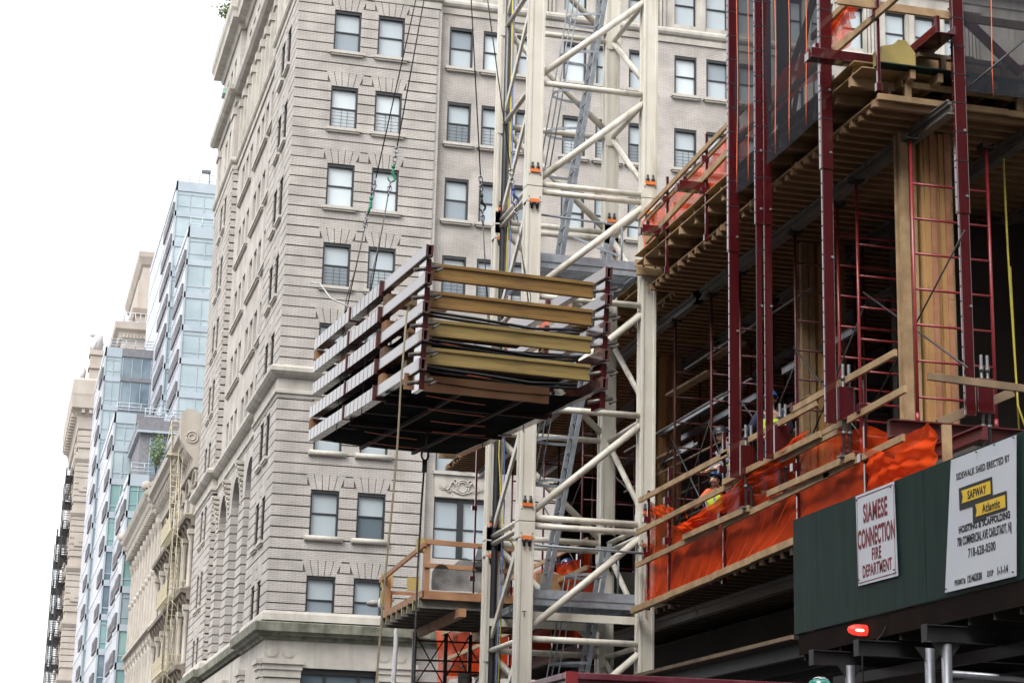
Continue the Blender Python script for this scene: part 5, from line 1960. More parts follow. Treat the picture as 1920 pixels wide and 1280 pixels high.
# ================================================================ wooden column forms
def column_form(x0, x1, y0, z0, z1, label):
    t = thing('column_form', ((x0 + x1) / 2, y0 + 0.4, z0), label, 'column form')
    w = x1 - x0
    q = MB()
    q.box(x0, x1, y0 + 0.03, y0 + w, z0, z1)
    q.build('form_panel', 'form_ply', t)
    q = MB()
    for f_ in (0.10, 0.62):
        q.box(x0 + w * f_, x0 + w * f_ + w * 0.24, y0 - 0.005, y0 + 0.03, z0, z1)
    q.split('plywood_strip', 'form_ply', t)
    q = MB()
    rr = random.Random(int(x0 * 10))
    for f_ in (0.26, 0.78):
        q.cut()
        z = z0
        while z < z1:
            h = rr.uniform(0.5, 1.3)
            q.box(x0 + w * f_, x0 + w * f_ + w * 0.19, y0 - 0.045, y0 + 0.028, z, min(z + h - 0.004, z1))
            z += h
    q.split('stud', 'form_stud', t, bevel=0.003)
    q = MB()
    for a, b_ in ((-0.16, -0.06), (-0.30, -0.18)):
        q.box(x0 + a, x0 + b_, y0 + 0.05, y0 + 0.14, z0, z1)
    q.box(x0 - 0.32, x0, y0 + 0.2, y0 + 0.24, z0, z1)
    q.box(x0 + w, x0 + w + 0.03, y0 - 0.01, y0 + 0.1, z0, z1)
    q.split('side_stud', 'wood', t, bevel=0.003)
column_form(12.22, 12.66, 24.5, 7.40, 11.86, 'tall wooden column form with two reddish studs behind the front scaffold frame')
column_form(12.95, 13.40, 29.9, 7.06, 11.86, 'wooden column form further in, standing beside the double red post')
column_form(12.95, 13.4, 38.3, 7.06, 11.86, 'wooden column form deep inside, seen past the crane mast')

M['rod_in'] = mat('dull_grey_pipe', (0.10, 0.095, 0.09), (0.2, 0.19, 0.18), 6, 0.5, metal=0.4)
def rail(p, q_, label, group='timber guard rails of the lower deck', w=0.045, h=0.095, m_='wood', name='guard_rail'):
    b_ = MB()
    b_.beam(p, q_, w, h)
    return tag(b_.build(name, m_, bevel=0.004), label, 'rail', group)

# ================================================================ red shoring frames
def shoring(x0, x1, y, z0, z1, label, m_='red_bright', pitch=0.49, first=0.15):
    t = thing('scaffold', ((x0 + x1) / 2, y, z0), label, 'scaffold frame', 'red shoring frames under the decks')
    for x in (x0, x1):
        q = MB()
        q.tube([(x, y, z0), (x, y, z1)], 0.024, 10)
        q.lathe((x, y, z0 + 0.45), [(0.031, 0), (0.031, 0.16)], 10)
        q.build('leg', m_, t)
        q = MB()
        q.box(x - 0.10, x + 0.10, y - 0.09, y + 0.09, z1, z1 + 0.02)
        q.tube([(x, y, z1 - 0.28), (x, y, z1)], 0.017, 8)
        q.box(x - 0.1, x - 0.085, y - 0.09, y + 0.09, z1 + 0.02, z1 + 0.08)
        q.box(x + 0.085, x + 0.1, y - 0.09, y + 0.09, z1 + 0.02, z1 + 0.08)
        q.build('u_head', 'dark_steel', t)
    z = z0 + first
    while z < z1 - 0.3:
        q = MB()
        q.tube([(x0, y, z), (x1, y, z)], 0.018, 8)
        q.build('rung', m_, t)
        z += pitch
    return t
shoring(11.87, 13.05, 24.12, 7.0, 11.55, 'bright red shoring frame standing in front of the near wooden column form', pitch=0.513, first=0.32)
shoring(11.98, 13.1, 26.2, 7.06, 11.62, 'red shoring frame just left of the near wooden column form', 'red_bright')
shoring(12.15, 13.3, 27.3, 7.06, 11.6, 'red shoring frame with pale labels between the third red post and the column form', 'red_bright')
shoring(12.1, 13.3, 28.9, 7.06, 11.62, 'dark red shoring frame beside the further column form', 'red_dull')
for y, w_ in ((31.4, 'directly left of the double red post'), (32.85, 'just left of the first red post'), (34.85, 'nearest the right leg of the crane mast'), (38.6, 'seen between the mast legs, nearest one'), (41.0, 'second one seen between the mast legs'), (44.2, 'third one seen between the mast legs'), (47.2, 'furthest one, at the open end of the building')):
    shoring(12.1, 13.3, y, 7.06, 11.62, 'dull red shoring frame, ' + w_, 'red_dull')
q = MB()
def xbrace(q, x, y0, y1, z0, z1):
    q.tube([(x, y0, z0), (x, y1, z1)], 0.014, 6)
    q.tube([(x + 0.02, y0, z1), (x + 0.02, y1, z0)], 0.014, 6)
braces = [(12.06, 23.0, 26.2, 8.0, 9.9, 'crossed braces in front of the near column form'), (12.06, 28.9, 31.4, 7.6, 9.4, 'crossed braces behind the double red post'),
          (12.06, 31.4, 32.85, 7.5, 9.2, 'crossed braces behind the kneeling worker'), (12.06, 32.85, 34.85, 7.5, 9.3, 'crossed braces nearest the right mast leg'),
          (12.06, 34.85, 38.6, 7.5, 9.3, 'long crossed braces between the mast legs'), (12.06, 26.2, 28.9, 7.6, 9.7, 'crossed braces left of the near column form'),
          (12.06, 41.0, 44.2, 7.6, 9.6, 'furthest crossed braces behind the mast')]
for x, a, b_, z0, z1, lab in braces:
    q = MB()
    xbrace(q, x, a, b_, z0, z1)
    q.tube([(x - 0.01, (a + b_) / 2 - 0.03, (z0 + z1) / 2), (x + 0.03, (a + b_) / 2 + 0.03, (z0 + z1) / 2)], 0.02, 6)
    tag(q.build('cross_brace', 'bars'), 'dark ' + lab, 'brace', 'cross braces of the shoring')
# rows deeper inside
ORD = ['nearest', 'second', 'third', 'fourth', 'fifth', 'furthest']
for k, y in enumerate((28.6, 31.0, 33.2, 36.0, 39.0, 42.5)):
    shoring(14.1, 15.2, y, 7.06, 11.62, ORD[k] + ' frame of the second row of shoring in the shade', 'red_bright')
for k, y in enumerate((29.8, 32.2, 34.6, 37.4)):
    shoring(15.4, 16.4, y, 7.06, 11.62, ORD[k] + ' frame of the third and darkest row of shoring', 'red_dull')
led = (('brown', 12.3, 8.9, 28.8, 38.6), ('grey', 12.3, 9.75, 31.4, 38.6), ('upper', 12.35, 10.7, 28.8, 35.0), ('lower', 13.3, 8.3, 28.9, 38.7), ('long', 14.15, 9.3, 28.6, 42.4))
for nm, x, z, a, b_ in led:
    q = MB()
    q.tube([(x, a, z), (x, b_, z + 0.05)], 0.022, 8)
    tag(q.build('ledger_pipe', 'wood_old' if nm in ('brown', 'long') else 'rod_in'), nm + ' ledger pipe running through the shoring frames along the building', 'pipe', 'ledger pipes in the shoring')
for k, (x, z, a, b_) in enumerate(((12.6, 10.55, 34.2, 36.6), (12.9, 10.95, 33.4, 35.0), (13.4, 9.0, 30.6, 33.5), (12.7, 9.45, 36.5, 38.4))):
    rail((x, a, z), (x, b_, z + 0.05), ['upper left', 'short upper', 'lower right', 'lower left'][k] + ' loose plank lying on the shaded shoring right of the mast', 'loose planks on the shoring', 0.20, 0.05, 'wood', 'plank')
# bright channels lying at half height
for x, z, y0, y1, lab in ((13.0, 10.17, 34.5, 39.5, 'upper bright aluminium channel crossing the shaded bay right of the mast'), (13.62, 10.2, 34.4, 39.2, 'second bright aluminium channel behind the upper one'),
                          (13.0, 9.98, 28.6, 31.6, 'bright aluminium channel between the double post and the third post'), (13.0, 9.56, 36.2, 39.8, 'lower bright aluminium channel close to the right mast leg')):
    q = MB()
    q.box(x - 0.045, x + 0.045, y0, y1, z - 0.05, z - 0.04)
    q.box(x - 0.045, x - 0.037, y0, y1, z - 0.04, z + 0.05)
    q.box(x - 0.06, x - 0.037, y0, y1, z + 0.05, z + 0.058)
    q.box(x + 0.037, x + 0.045, y0, y1, z - 0.04, z + 0.05)
    tag(q.build('aluminium_channel', 'pipe'), lab, 'channel', 'aluminium channels inside the building')
q = MB()
q.tube([(13.53, 24.5, 11.6), (13.53, 24.5, 11.09), (13.54, 24.5, 10.12), (13.60, 24.5, 7.93), (13.75, 24.4, 7.3)], 0.016, 6)
q.tube([(13.62, 24.6, 10.0), (13.66, 24.6, 7.4)], 0.014, 6)
tag(q.build('strap', 'yellow_strap'), 'yellow lifting strap hanging in the dark bay right of the last red post', 'strap')

# ================================================================ guard posts, rails and nets, lower level
def guard_post(x, y, z0, z1, label, plate=True):
    q = MB()
    q.box(x - 0.024, x + 0.024, y - 0.024, y + 0.024, z0, z1)
    q.box(x - 0.045, x + 0.035, y - 0.034, y + 0.034, z0 - 0.02, z0 + 0.10)
    for f_ in (0.42, 0.72):
        zz = z0 + (z1 - z0) * f_
        q.box(x - 0.10, x + 0.03, y - 0.055, y - 0.035, zz, zz + 0.12)
        q.box(x - 0.10, x - 0.085, y - 0.05, y + 0.06, zz, zz + 0.12)
    return tag(q.build('guard_post', 'red', bevel=0.004), label, 'post', 'red guard posts along the deck edges')
XN = 11.1
for y, z1, w_ in ((33.4, 8.03, 'at the left end of the orange net'), (32.25, 8.25, 'left of the kneeling worker'),
                  (29.55, 8.35, 'under the leftmost long red post'), (26.5, 8.9, 'right of the paired posts, crossing the net'),
                  (24.15, 8.2, 'behind the left end of the green shed')):
    guard_post(XN, y, 5.9, z1, 'dark red post on the lower deck, ' + w_)
XR = XN - 0.06
rail((XR, 33.75, 7.90), (XR, 29.2, 7.93), 'top timber rail over the left part of the orange net')
rail((XR, 29.5, 7.96), (XR, 25.6, 8.00), 'top timber rail passing behind the two long red posts')
rail((XR - 0.01, 26.5, 8.08), (XR - 0.01, 23.0, 8.12), 'highest timber rail, ending at the near column form')
rail((XR, 33.85, 7.33), (XR, 29.0, 7.40), 'middle timber rail left of the double red post')
rail((XR - 0.05, 29.3, 7.47), (XR - 0.05, 25.4, 7.50), 'middle timber rail right of the double red post, laid over a second one')
rail((XR, 28.9, 7.38), (XR, 24.9, 7.45), 'under rail directly below the middle one behind the double post')
rail((XR, 25.8, 7.50), (XR, 22.75, 7.58), 'middle timber rail running to the bright red frame')
rail((XR, 33.9, 6.74), (XR, 29.7, 6.82), 'lowest timber rail on the left, over the orange net')
rail((XR - 0.05, 31.2, 6.86), (XR - 0.05, 28.2, 6.88), 'doubling plank on the lowest rail beside the orange net bundle')
rail((XR, 29.4, 6.80), (XR, 25.2, 6.90), 'lowest timber rail in the middle above the pleated net')
rail((XR - 0.05, 27.4, 6.97), (XR - 0.05, 24.3, 6.98), 'doubling plank on the lowest rail left of the green shed')
rail((XR, 25.4, 6.90), (XR, 22.85, 6.96), 'lowest timber rail whose end sticks out above the draped net')
for i, (a, b_, w_) in enumerate(((34.0, 31.9, 'left end'), (31.9, 29.7, 'second piece'), (29.7, 28.1, 'third piece'), (28.1, 26.4, 'fourth piece'), (26.4, 23.6, 'right end'))):
    rail((XR - 0.02, a, 5.93 + 0.05 * i), (XR - 0.02, b_, 5.97 + 0.05 * i), 'pale edge timber under the orange net, ' + w_, 'edge timbers under the orange net', 0.10, 0.11, name='edge_timber')
q = MB()
rn = random.Random(4)
ph = [rn.uniform(0, 6) for _ in range(12)]
def netfn(u, v, y0=33.7, y1=22.3):
    y = y0 + (y1 - y0) * u
    yy = y
    def ramp(y_a, y_b, a, b_):
        f_ = min(1, max(0, (y_a - yy) / (y_a - y_b)))
        f_ = f_ * f_ * (3 - 2 * f_)
        return a + (b_ - a) * f_
    z_top = ramp(33.6, 32.3, 7.86, 7.22) + ramp(31.5, 28.8, 0, 0.10) + ramp(28.6, 27.2, 0, 0.12) + ramp(27.0, 26.0, 0, 0.18) - ramp(25.8, 24.6, 0, 0.22) - ramp(24.4, 23.2, 0, 0.35) + 0.02 * math.sin(9 * u)
    z_bot = 5.98 + 0.42 * u
    z = z_bot + (z_top - z_bot) * v
    fold = 0.040 * math.sin(33 * u + 8 * v + ph[0]) + 0.020 * math.sin(88 * u - 15 * v + ph[1]) + 0.009 * math.sin(150 * u + 12 * v)
    x = XN + 0.10 + fold * (0.4 + 0.8 * v) - 0.10 * (1 - v) ** 3
    return (x, y, z)
q.sheet(netfn, 170, 26)
net1 = tag(q.build('debris_net', 'net_orange'), 'orange debris netting stretched along the lower deck between the mast and the green shed', 'net')
q = MB()                                          # gathered folds of the same net
def fold(pts, r, n=8):
    q.tube(pts, r, n)
def gather(y0, z0, y1, z1, n, spread, seed):
    rr = random.Random(seed)
    for i in range(n):
        f_ = i / max(1, n - 1) - 0.5
        pts = []
        for k in range(9):
            t = k / 8
            pts.append((XN + 0.0 + rr.uniform(-0.03, 0.03), y0 + (y1 - y0) * t + spread * f_ * math.sin(PI * t) + rr.uniform(-0.03, 0.03), z0 + (z1 - z0) * t - 0.10 * math.sin(PI * t) + spread * 0.3 * f_ * t + rr.uniform(-0.02, 0.02)))
        rs = [0.03 + 0.03 * math.sin(PI * k / 8) for k in range(9)]
        q.tube(pts, rs, 7)
def drape(y0, y1, z0, z1, dx, seed, nu=36, nv=12, sag=0.15):
    rr = random.Random(seed)
    p1, p2 = rr.uniform(0, 6), rr.uniform(0, 6)
    def fn(u, v):
        y = y0 + (y1 - y0) * u
        zc = z0 + (z1 - z0) * u - sag * math.sin(PI * u)
        h = 0.06 + 0.10 * math.sin(PI * u)
        a = (v - 0.5) * 2
        return (XN - 0.02 - dx * math.cos(a * 1.5) + 0.02 * math.sin(11 * a + 9 * u + p1) + 0.015 * math.sin(26 * u + p2 + 4 * a), y + 0.03 * math.sin(5 * a + p1), zc + h * a + 0.012 * math.sin(13 * u + 4 * a))
    q.sheet(fn, nu, nv)
drape(31.3, 28.3, 7.08, 7.36, 0.10, 1, 60, 14, 0.10)
drape(28.5, 26.0, 7.36, 7.62, 0.09, 2, 60, 14, 0.06)
drape(31.35, 30.75, 7.03, 7.0, 0.15, 4, 24, 14, 0.02)
drape(33.0, 31.9, 7.62, 7.42, 0.05, 5, 30, 10, 0.06)
q.build('net_fold', 'net_fold', net1)
q = MB()
def pleat(y0, z0, y1, z1, w, seed):
    rr = random.Random(seed)
    n = 8
    for i in range(n):
        t0, t1 = i / n, (i + 1) / n
        c0, c1 = 0.10 * math.sin(3 * t0), 0.10 * math.sin(3 * t1)
        q.quad((XN - 0.035, y0 + (y1 - y0) * t0, z0 + (z1 - z0) * t0 - c0), (XN - 0.035, y0 + (y1 - y0) * t1, z0 + (z1 - z0) * t1 - c1),
               (XN - 0.05, y0 + (y1 - y0) * t1 - w * (1 - t1), z0 + (z1 - z0) * t1 - c1), (XN - 0.05, y0 + (y1 - y0) * t0 - w * (1 - t0), z0 + (z1 - z0) * t0 - c0))
for i in range(11):
    pleat(26.3 + i * 0.55 + rn.uniform(-0.2, 0.2), 6.85, 27.6 + i * 0.45, 6.2 - 0.02 * i, 0.05 + rn.uniform(0, 0.06), i)
for i in range(5):
    pleat(32.9 - 0.18 * i, 6.75, 33.4 - 0.1 * i, 6.05, 0.04, 30 + i)
for i in range(6):
    pleat(32.6 - 1.1 * i, 7.85, 32.2 - 1.0 * i, 7.2, 0.05, 60 + i)
q.build('net_pleat', 'net_fold', net1)
q = MB()
def drape2(u, v):                                  # the net hanging in a V at the near corner
    y = 23.75 - 2.0 * u
    s = abs(u - 0.52) / 0.5
    top = 6.62 + (0.36 if u < 0.52 else 0.22) * min(1, s) ** 0.8
    z = 6.05 + (top - 6.05) * v
    sw = 0.05 + 0.10 * v * (1 - min(1, s))
    r_ = (u - 0.52) * 9
    return (XN - 0.12 - sw + 0.035 * math.sin(22 * v + 16 * abs(u - 0.52)) * (0.3 + v) + 0.02 * math.sin(31 * u + 5 * v), y + 0.05 * math.sin(7 * v) * (0.52 - u), z)
q.sheet(drape2, 70, 40)
tag(q.build('debris_net', 'net_fold'), 'bright orange net draped in a V over the foot of the bright red frame', 'net')
# board at the near corner, red channels under the column form
q = MB()
q.box(11.14, 11.26, 21.95, 22.0, 6.0, 6.96)
tag(q.build('board', 'wood', bevel=0.003), 'short upright board behind the top left corner of the white permit sign', 'board')
rail((11.25, 22.55, 7.72), (13.2, 22.6, 7.66), 'grey weathered plank passing behind the last red post', 'planks by the bright red frame', 0.05, 0.10, 'wood_old', 'plank')
rail((11.9, 23.6, 7.36), (12.95, 23.45, 7.84), 'sloping timber behind the foot of the last red post', 'planks by the bright red frame', 0.06, 0.12, 'wood_old', 'plank')
q = MB()
q.box(11.2, 13.5, 23.6, 23.68, 7.12, 7.36)
q.box(11.2, 13.5, 23.52, 23.6, 7.12, 7.14)
q.box(11.2, 13.5, 23.52, 23.6, 7.34, 7.36)
tag(q.build('steel_channel', 'red_dull'), 'dark red steel channel lying under the near column form', 'channel')
q = MB()
q.box(11.55, 11.62, 21.7, 23.5, 6.75, 6.93)
q.box(11.50, 11.55, 21.7, 23.5, 6.75, 6.77)
q.box(11.50, 11.55, 21.7, 23.5, 6.91, 6.93)
tag(q.build('steel_channel', 'red_dull'), 'dark red steel channel poking out towards the white permit sign', 'channel')

# ================================================================ guard posts, rails and nets, upper level
XU = 10.98
for y, z0, z1, w_ in ((32.1, 11.75, 13.55, 'nearest the crane mast'), (30.05, 11.75, 13.65, 'left of the first long red post'),
                      (23.22, 11.86, 14.4, 'in front of the yellow box')):
    guard_post(XU, y, z0, z1, 'dark red post on the upper deck, ' + w_)
G2 = 'timber guard rails of the upper deck'
rail((XU - 0.03, 33.6, 13.24), (XU - 0.03, 28.2, 13.44), 'top timber rail of the upper deck right of the crane mast', G2)
rail((XU + 0.03, 33.4, 13.13), (XU + 0.03, 28.6, 13.30), 'doubled timber just below the top rail right of the crane mast', G2, 0.045, 0.09)
rail((XU - 0.03, 33.2, 12.66), (XU - 0.03, 28.2, 12.98), 'lower timber rail of the upper deck right of the crane mast', G2, 0.05, 0.13)
rail((XU - 0.03, 28.3, 13.0), (XU - 0.03, 24.0, 13.0), 'lower timber rail seen dimly through the grey protection net', G2)
rail((XU - 0.03, 24.9, 12.98), (XU - 0.03, 21.9, 12.92), 'timber rail rising past the yellow box to the top edge of the picture', G2, 0.05, 0.1)
rail((XU - 0.03, 25.4, 13.52), (XU - 0.03, 22.8, 13.56), 'short timber at the top behind the third red post', G2, 0.05, 0.1)
rail((10.5, 23.45, 13.22), (16.0, 23.45, 13.2), 'horizontal timber running right behind the last red post at the top', G2, 0.05, 0.12)
rail((XU, 43.5, 13.15), (XU, 36.9, 13.15), 'orange tinted timber rail seen between the right mast legs', G2, 0.05, 0.12, 'wood_red')
rail((XU, 43.5, 12.72), (XU, 36.9, 12.72), 'lower timber rail seen between the right mast legs', G2, 0.05, 0.12)
def upper_net(y0, y1, zb, zt, lab, x=XU + 0.06):
    q = MB()
    def fn(u, v):
        return (x + 0.03 * math.sin(31 * u + 6 * v) + 0.02 * math.sin(60 * u), y0 + (y1 - y0) * u, zb + (zt - zb) * v + 0.03 * math.sin(17 * u))
    q.sheet(fn, 40, 10)
    tag(q.build('debris_net', 'net_orange'), lab, 'net')
upper_net(33.7, 28.3, 12.55, 13.22, 'faded orange net strip between the upper rails right of the mast')
upper_net(28.2, 24.2, 12.95, 13.5, 'orange net strip seen through the grey protection net')
upper_net(44, 36.9, 12.6, 13.4, 'orange net strip on the upper deck between the mast legs')
upper_net(25.2, 23.6, 13.35, 13.6, 'small bright orange net scrap beside the third red post at the top')
def channel_bracket(x0, x1, y, z, lab, yd=None):
    q = MB()
    if yd is None:
        q.box(x0, x1, y - 0.10, y + 0.10, z, z + 0.018)
        q.box(x0, x1, y - 0.10, y - 0.085, z + 0.018, z + 0.15)
        q.box(x0, x1, y + 0.085, y + 0.10, z + 0.018, z + 0.15)
        q.box(x0 + 0.08, x0 + 0.14, y - 0.06, y + 0.06, z + 0.018, z + 0.24)
        q.box(x0 - 0.03, x0, y - 0.07, y + 0.07, z - 0.03, z + 0.09)
    else:
        q.box(x0 - 0.15, x0 + 0.15, y, yd, z, z + 0.02)
        q.box(x0 - 0.15, x0 - 0.13, y, yd, z + 0.02, z + 0.13)
        q.box(x0 + 0.13, x0 + 0.15, y, yd, z + 0.02, z + 0.13)
        q.box(x0 - 0.12, x0 - 0.06, y + 0.05, y + 0.12, z + 0.02, z + 0.28)
    return tag(q.build('channel_bracket', 'red', bevel=0.004), lab, 'bracket', 'red channel brackets on the upper deck')
channel_bracket(10.62, 12.4, 32.5, 12.56, 'red channel bracket touching the right mast leg')
channel_bracket(10.50, 12.4, 30.15, 12.62, 'red channel bracket left of the first long red post')
channel_bracket(10.35, 11.75, 24.15, 12.60, 'long red channel bracket behind the third long red post')
channel_bracket(11.90, 0, 23.0, 12.72, 'wide red channel bracket aimed at the viewer above the yellow box', yd=24.5)
channel_bracket(12.4, 16.0, 24.1, 12.66, 'red channel bracket behind the last red post')

# ================================================================ long red posts of the protection screen
M['rod_steel'] = mat('dull_rod_steel', (0.09, 0.09, 0.095), (0.17, 0.17, 0.18), 8, 0.5, metal=0.6)
def screen_post(x, y, zs, zb, w, lab, dbl=False, foot=True):
    hd = w * 0.24
    t = thing('screen_post', (x, y, zb), lab, 'post', 'long red posts of the protection screen')
    q = MB()
    q.box(x, x + w, y - hd, y + hd, zs, 16.5)
    q.build('sleeve', 'red', t, bevel=0.012)
    q = MB()
    i_ = 0.016
    q.box(x + i_, x + w - i_ * 0.6, y - hd + i_, y + hd - i_, zb, zs + 0.02)
    q.build('inner_post', 'red', t, bevel=0.010)
    q = MB()
    z = zb + 0.1
    while z < 15.5:
        q.lathe((x - 0.0 + (0 if z > zs else i_), y, z), [(0.012, -0.006), (0.012, 0.004)], 6, axis=0)
        z += 0.21
    q.build('rivet', 'bars', t)
    q = MB()
    z = zs + 0.75
    while z < 15.5:
        q.box(x - 0.004, x + w + 0.004, y - hd - 0.004, y + hd + 0.004, z, z + 0.014)
        z += 0.42
    q.split('tie_band', 'black_rub', t)
    q = MB()
    for zz in (zs + 0.25, zs - 1.3, zs + 1.2):
        q.lathe((x + w * 0.75, y - hd - 0.004, zz), [(0.02, -0.012), (0.02, 0.004)], 8, axis=1)
    q.split('bolt', 'steel_edge', t)
    if foot:
        q = MB()
        q.box(x + w + 0.003, x + w + 0.24, y - 0.06, y + 0.06, zb + 0.05, zb + 0.52)
        q.build('foot_plate', 'red', t, bevel=0.006)
        q = MB()
        for dx in (0.10, 0.19):
            q.cut()
            q.tube([(x + w + dx, y, zb - 0.45), (x + w + dx, y, zb + 0.85)], 0.022, 8)
            q.lathe((x + w + dx, y, zb + 0.62), [(0.035, 0), (0.035, 0.06)], 6)
            q.lathe((x + w + dx, y, zb - 0.15), [(0.04, 0), (0.04, 0.05)], 6)
        q.cut()
        q.box(x + w + 0.02, x + w + 0.27, y - 0.07, y + 0.07, zb - 0.47, zb - 0.44)
        q.split('threaded_rod', 'rod_steel', t)
    return t
screen_post(10.70, 28.3, 11.0, 7.36, 0.19, 'leftmost long red screen post, hanging in front of the worker in the black hat')
screen_post(10.70, 27.12, 11.1, 7.41, 0.12, 'thinner of the two paired red screen posts, with white edge', foot=False)
screen_post(10.822, 27.1, 11.1, 7.45, 0.15, 'wider of the two paired red screen posts, in front of the lime vest')
screen_post(10.70, 24.6, 11.15, 7.48, 0.19, 'third long red screen post, hanging free left of the bright red frame')
screen_post(12.08, 23.2, 10.2, 7.40, 0.18, 'long red screen post furthest to the right, in front of the bright red frame')
def screen_net(pts, lab):
    """pts: (x, y, zbottom) along the lower edge; the net goes up from there"""
    q = MB()
    n = 14
    def fn(u, v):
        k = u * (len(pts) - 1)
        i = min(int(k), len(pts) - 2)
        f_ = k - i
        p = [pts[i][j] + (pts[i + 1][j] - pts[i][j]) * f_ for j in range(3)]
        z = p[2] + (16.2 - p[2]) * v
        return (p[0] + 0.02 * math.sin(3 * v * 4 + u * 3), p[1], z)
    q.sheet(fn, 10, 14)
    return tag(q.build('protection_net', 'net_grey'), lab, 'net', 'grey protection nets between the red posts')
s1 = screen_net([(10.80, 28.2, 11.95), (10.80, 27.2, 11.90)], 'narrow grey protection net between the first and the paired red posts')
s2 = screen_net([(10.83, 26.95, 12.02), (10.83, 24.72, 12.06)], 'wide grey protection net with three orange cords, left of the third red post')
s3 = screen_net([(12.28, 23.24, 12.02), (16.0, 23.24, 12.04)], 'grey protection net at the top right, right of the last red post')
def cords(parent, xs):
    for x, y, zb in xs:
        q = MB()
        pts = [(x - 0.012 + 0.006 * math.sin(z * 1.4), y + 0.02 * math.sin(z * 2.2), z) for z in [zb + i * 0.4 for i in range(11)]]
        q.tube(pts, 0.0065, 5)
        q.build('orange_cord', 'cord', parent)
cords(s1, [(10.77, 28.0, 11.93), (10.77, 27.5, 11.92)])
cords(s2, [(10.80, 26.45, 12.03), (10.80, 25.9, 12.04), (10.80, 25.25, 12.06)])
cords(s3, [(12.72, 23.2, 11.98), (13.6, 23.2, 12.0)])
q = MB()
q.beam((12.3, 23.6, 13.45), (13.35, 23.6, 12.55), 0.10, 0.10)
tag(q.build('diagonal_pipe', 'red_bright'), 'red diagonal bar behind the net at the top right', 'bar')
q = MB()
q.tube([(12.3, 23.1, 12.05), (13.5, 23.1, 13.15)], 0.016, 6)
tag(q.build('tie_rod', 'bars'), 'thin black tie rod slanting up across the net at the top right', 'rod')
# bars and bracing behind the wide net
for p, q_, w, lab in (((11.3, 28.2, 12.95), (11.3, 24.4, 14.1), 0.12, 'dark sloping timber behind the wide grey net'), ((11.3, 27.2, 13.6), (11.3, 25.2, 15.2), 0.1, 'upper dark sloping timber behind the wide grey net'),
                      ((11.2, 26.9, 12.5), (11.2, 25.9, 14.6), 0.05, 'thin dark brace crossing behind the wide grey net')):
    b_ = MB()
    b_.beam(p, q_, 0.06, w)
    tag(b_.build('brace_timber', 'wood_old'), lab, 'timber', 'timbers behind the grey net')
q = MB()
q.box(11.2, 11.30, 27.05, 27.4, 12.6, 16.3)
tag(q.build('upright_timber', 'dark_in'), 'dark upright right behind the paired red posts', 'timber')

# ================================================================ landing platform beyond the mast
M['grey_beam'] = mat('weathered_grey_beam', (0.10, 0.095, 0.085), (0.19, 0.18, 0.16), 3, 0.7)
pf = thing('landing_platform', (8.0, 40, 6.45), 'timber landing platform with yellow joists sticking out left of the crane mast', 'platform')
q = MB()
q.box(8.0, 11.3, 38.05, 42.15, 6.49, 6.53)
q.box(7.98, 11.3, 38.02, 38.06, 6.44, 6.60)
q.box(7.96, 8.0, 38.02, 42.15, 6.46, 6.60)
q.build('deck', 'wood_red', pf)
for i in range(8):
    q = MB()
    y = 38.16 + i * 0.55
    q.box(7.93, 11.2, y - 0.018, y + 0.018, 6.29, 6.48)
    q.box(7.93, 11.2, y - 0.042, y + 0.042, 6.27, 6.31)
    q.box(7.93, 11.2, y - 0.042, y + 0.042, 6.45, 6.488)
    q.build('joist', 'grey_beam', pf)
    q = MB()
    q.box(7.925, 7.929, y - 0.035, y + 0.035, 6.28, 6.485)
    q.build('joist_end', 'ply_yellow', pf)
for x in (8.75, 10.1):
    q = MB()
    q.box(x - 0.07, x + 0.07, 37.8, 42.4, 6.10, 6.265)
    q.build('bearer', 'wood_red', pf)
q = MB()
for x, y in ((8.06, 38.08), (8.06, 42.05), (9.7, 38.08)):
    q.box(x - 0.05, x + 0.05, y - 0.05, y + 0.05, 6.6, 7.62 if y < 40 else 7.35)
q.split('rail_post', 'wood_red', pf, bevel=0.004)
q = MB()
q.beam((7.98, 38.02, 7.57), (9.9, 38.02, 7.52), 0.05, 0.10)
q.beam((7.98, 38.02, 7.10), (9.9, 38.02, 7.07), 0.05, 0.09)
q.beam((8.0, 38.0, 7.52), (7.96, 42.5, 7.33), 0.05, 0.10)
q.beam((8.1, 42.1, 7.04), (11.2, 42.1, 7.02), 0.05, 0.07)
q.split('guard_rail', 'wood_red', pf, bevel=0.004)
q = MB()
for y, z, x in ((42.2, 7.25, 7.93), (42.2, 6.88, 7.93), (38.5, 7.50, 7.93), (42.15, 7.2, 8.5)):
    q.box(x, x + 0.26, y, y + 0.05, z - 0.09, z + 0.2)
q.split('plywood_gusset', 'ply_yellow', pf)
q = MB()
def nfn(u, v):
    return (8.15 + 1.6 * u, 38.0 + 0.03 * math.sin(12 * u + 4 * v), 6.62 + (0.40 + 0.48 * u ** 0.6) * v * (0.9 + 0.1 * math.sin(20 * u)))
q.sheet(nfn, 26, 8)
q.build('black_net', 'net_black', pf)
q = MB()
q.sheet(lambda u, v: (8.95 + 0.6 * u + 0.1 * v, 37.95 + 0.05 * math.sin(9 * u + 5 * v), 7.0 + 0.52 * v), 14, 8)
q.build('black_net', 'net_black', pf)
q = MB()
q.lathe((8.06, 42.36, 6.68), [(0.02, 0), (0.13, 0.02), (0.155, 0.08), (0.155, 0.2), (0.10, 0.30), (0.04, 0.33), (0.04, 0.36)], 14)
q.tube([(8.20, 42.36, 6.86), (8.26, 42.36, 6.91), (8.23, 42.36, 6.95), (8.15, 42.36, 6.97)], 0.02, 6)
jug = tag(q.build('plastic_jug', 'white'), 'white plastic jug with orange cap hanging at the left corner of the landing platform', 'jug')
q = MB()
q.lathe((8.06, 42.36, 7.04), [(0.05, 0), (0.05, 0.06), (0.01, 0.065)], 10)
q.build('cap', 'orange_paint', jug)
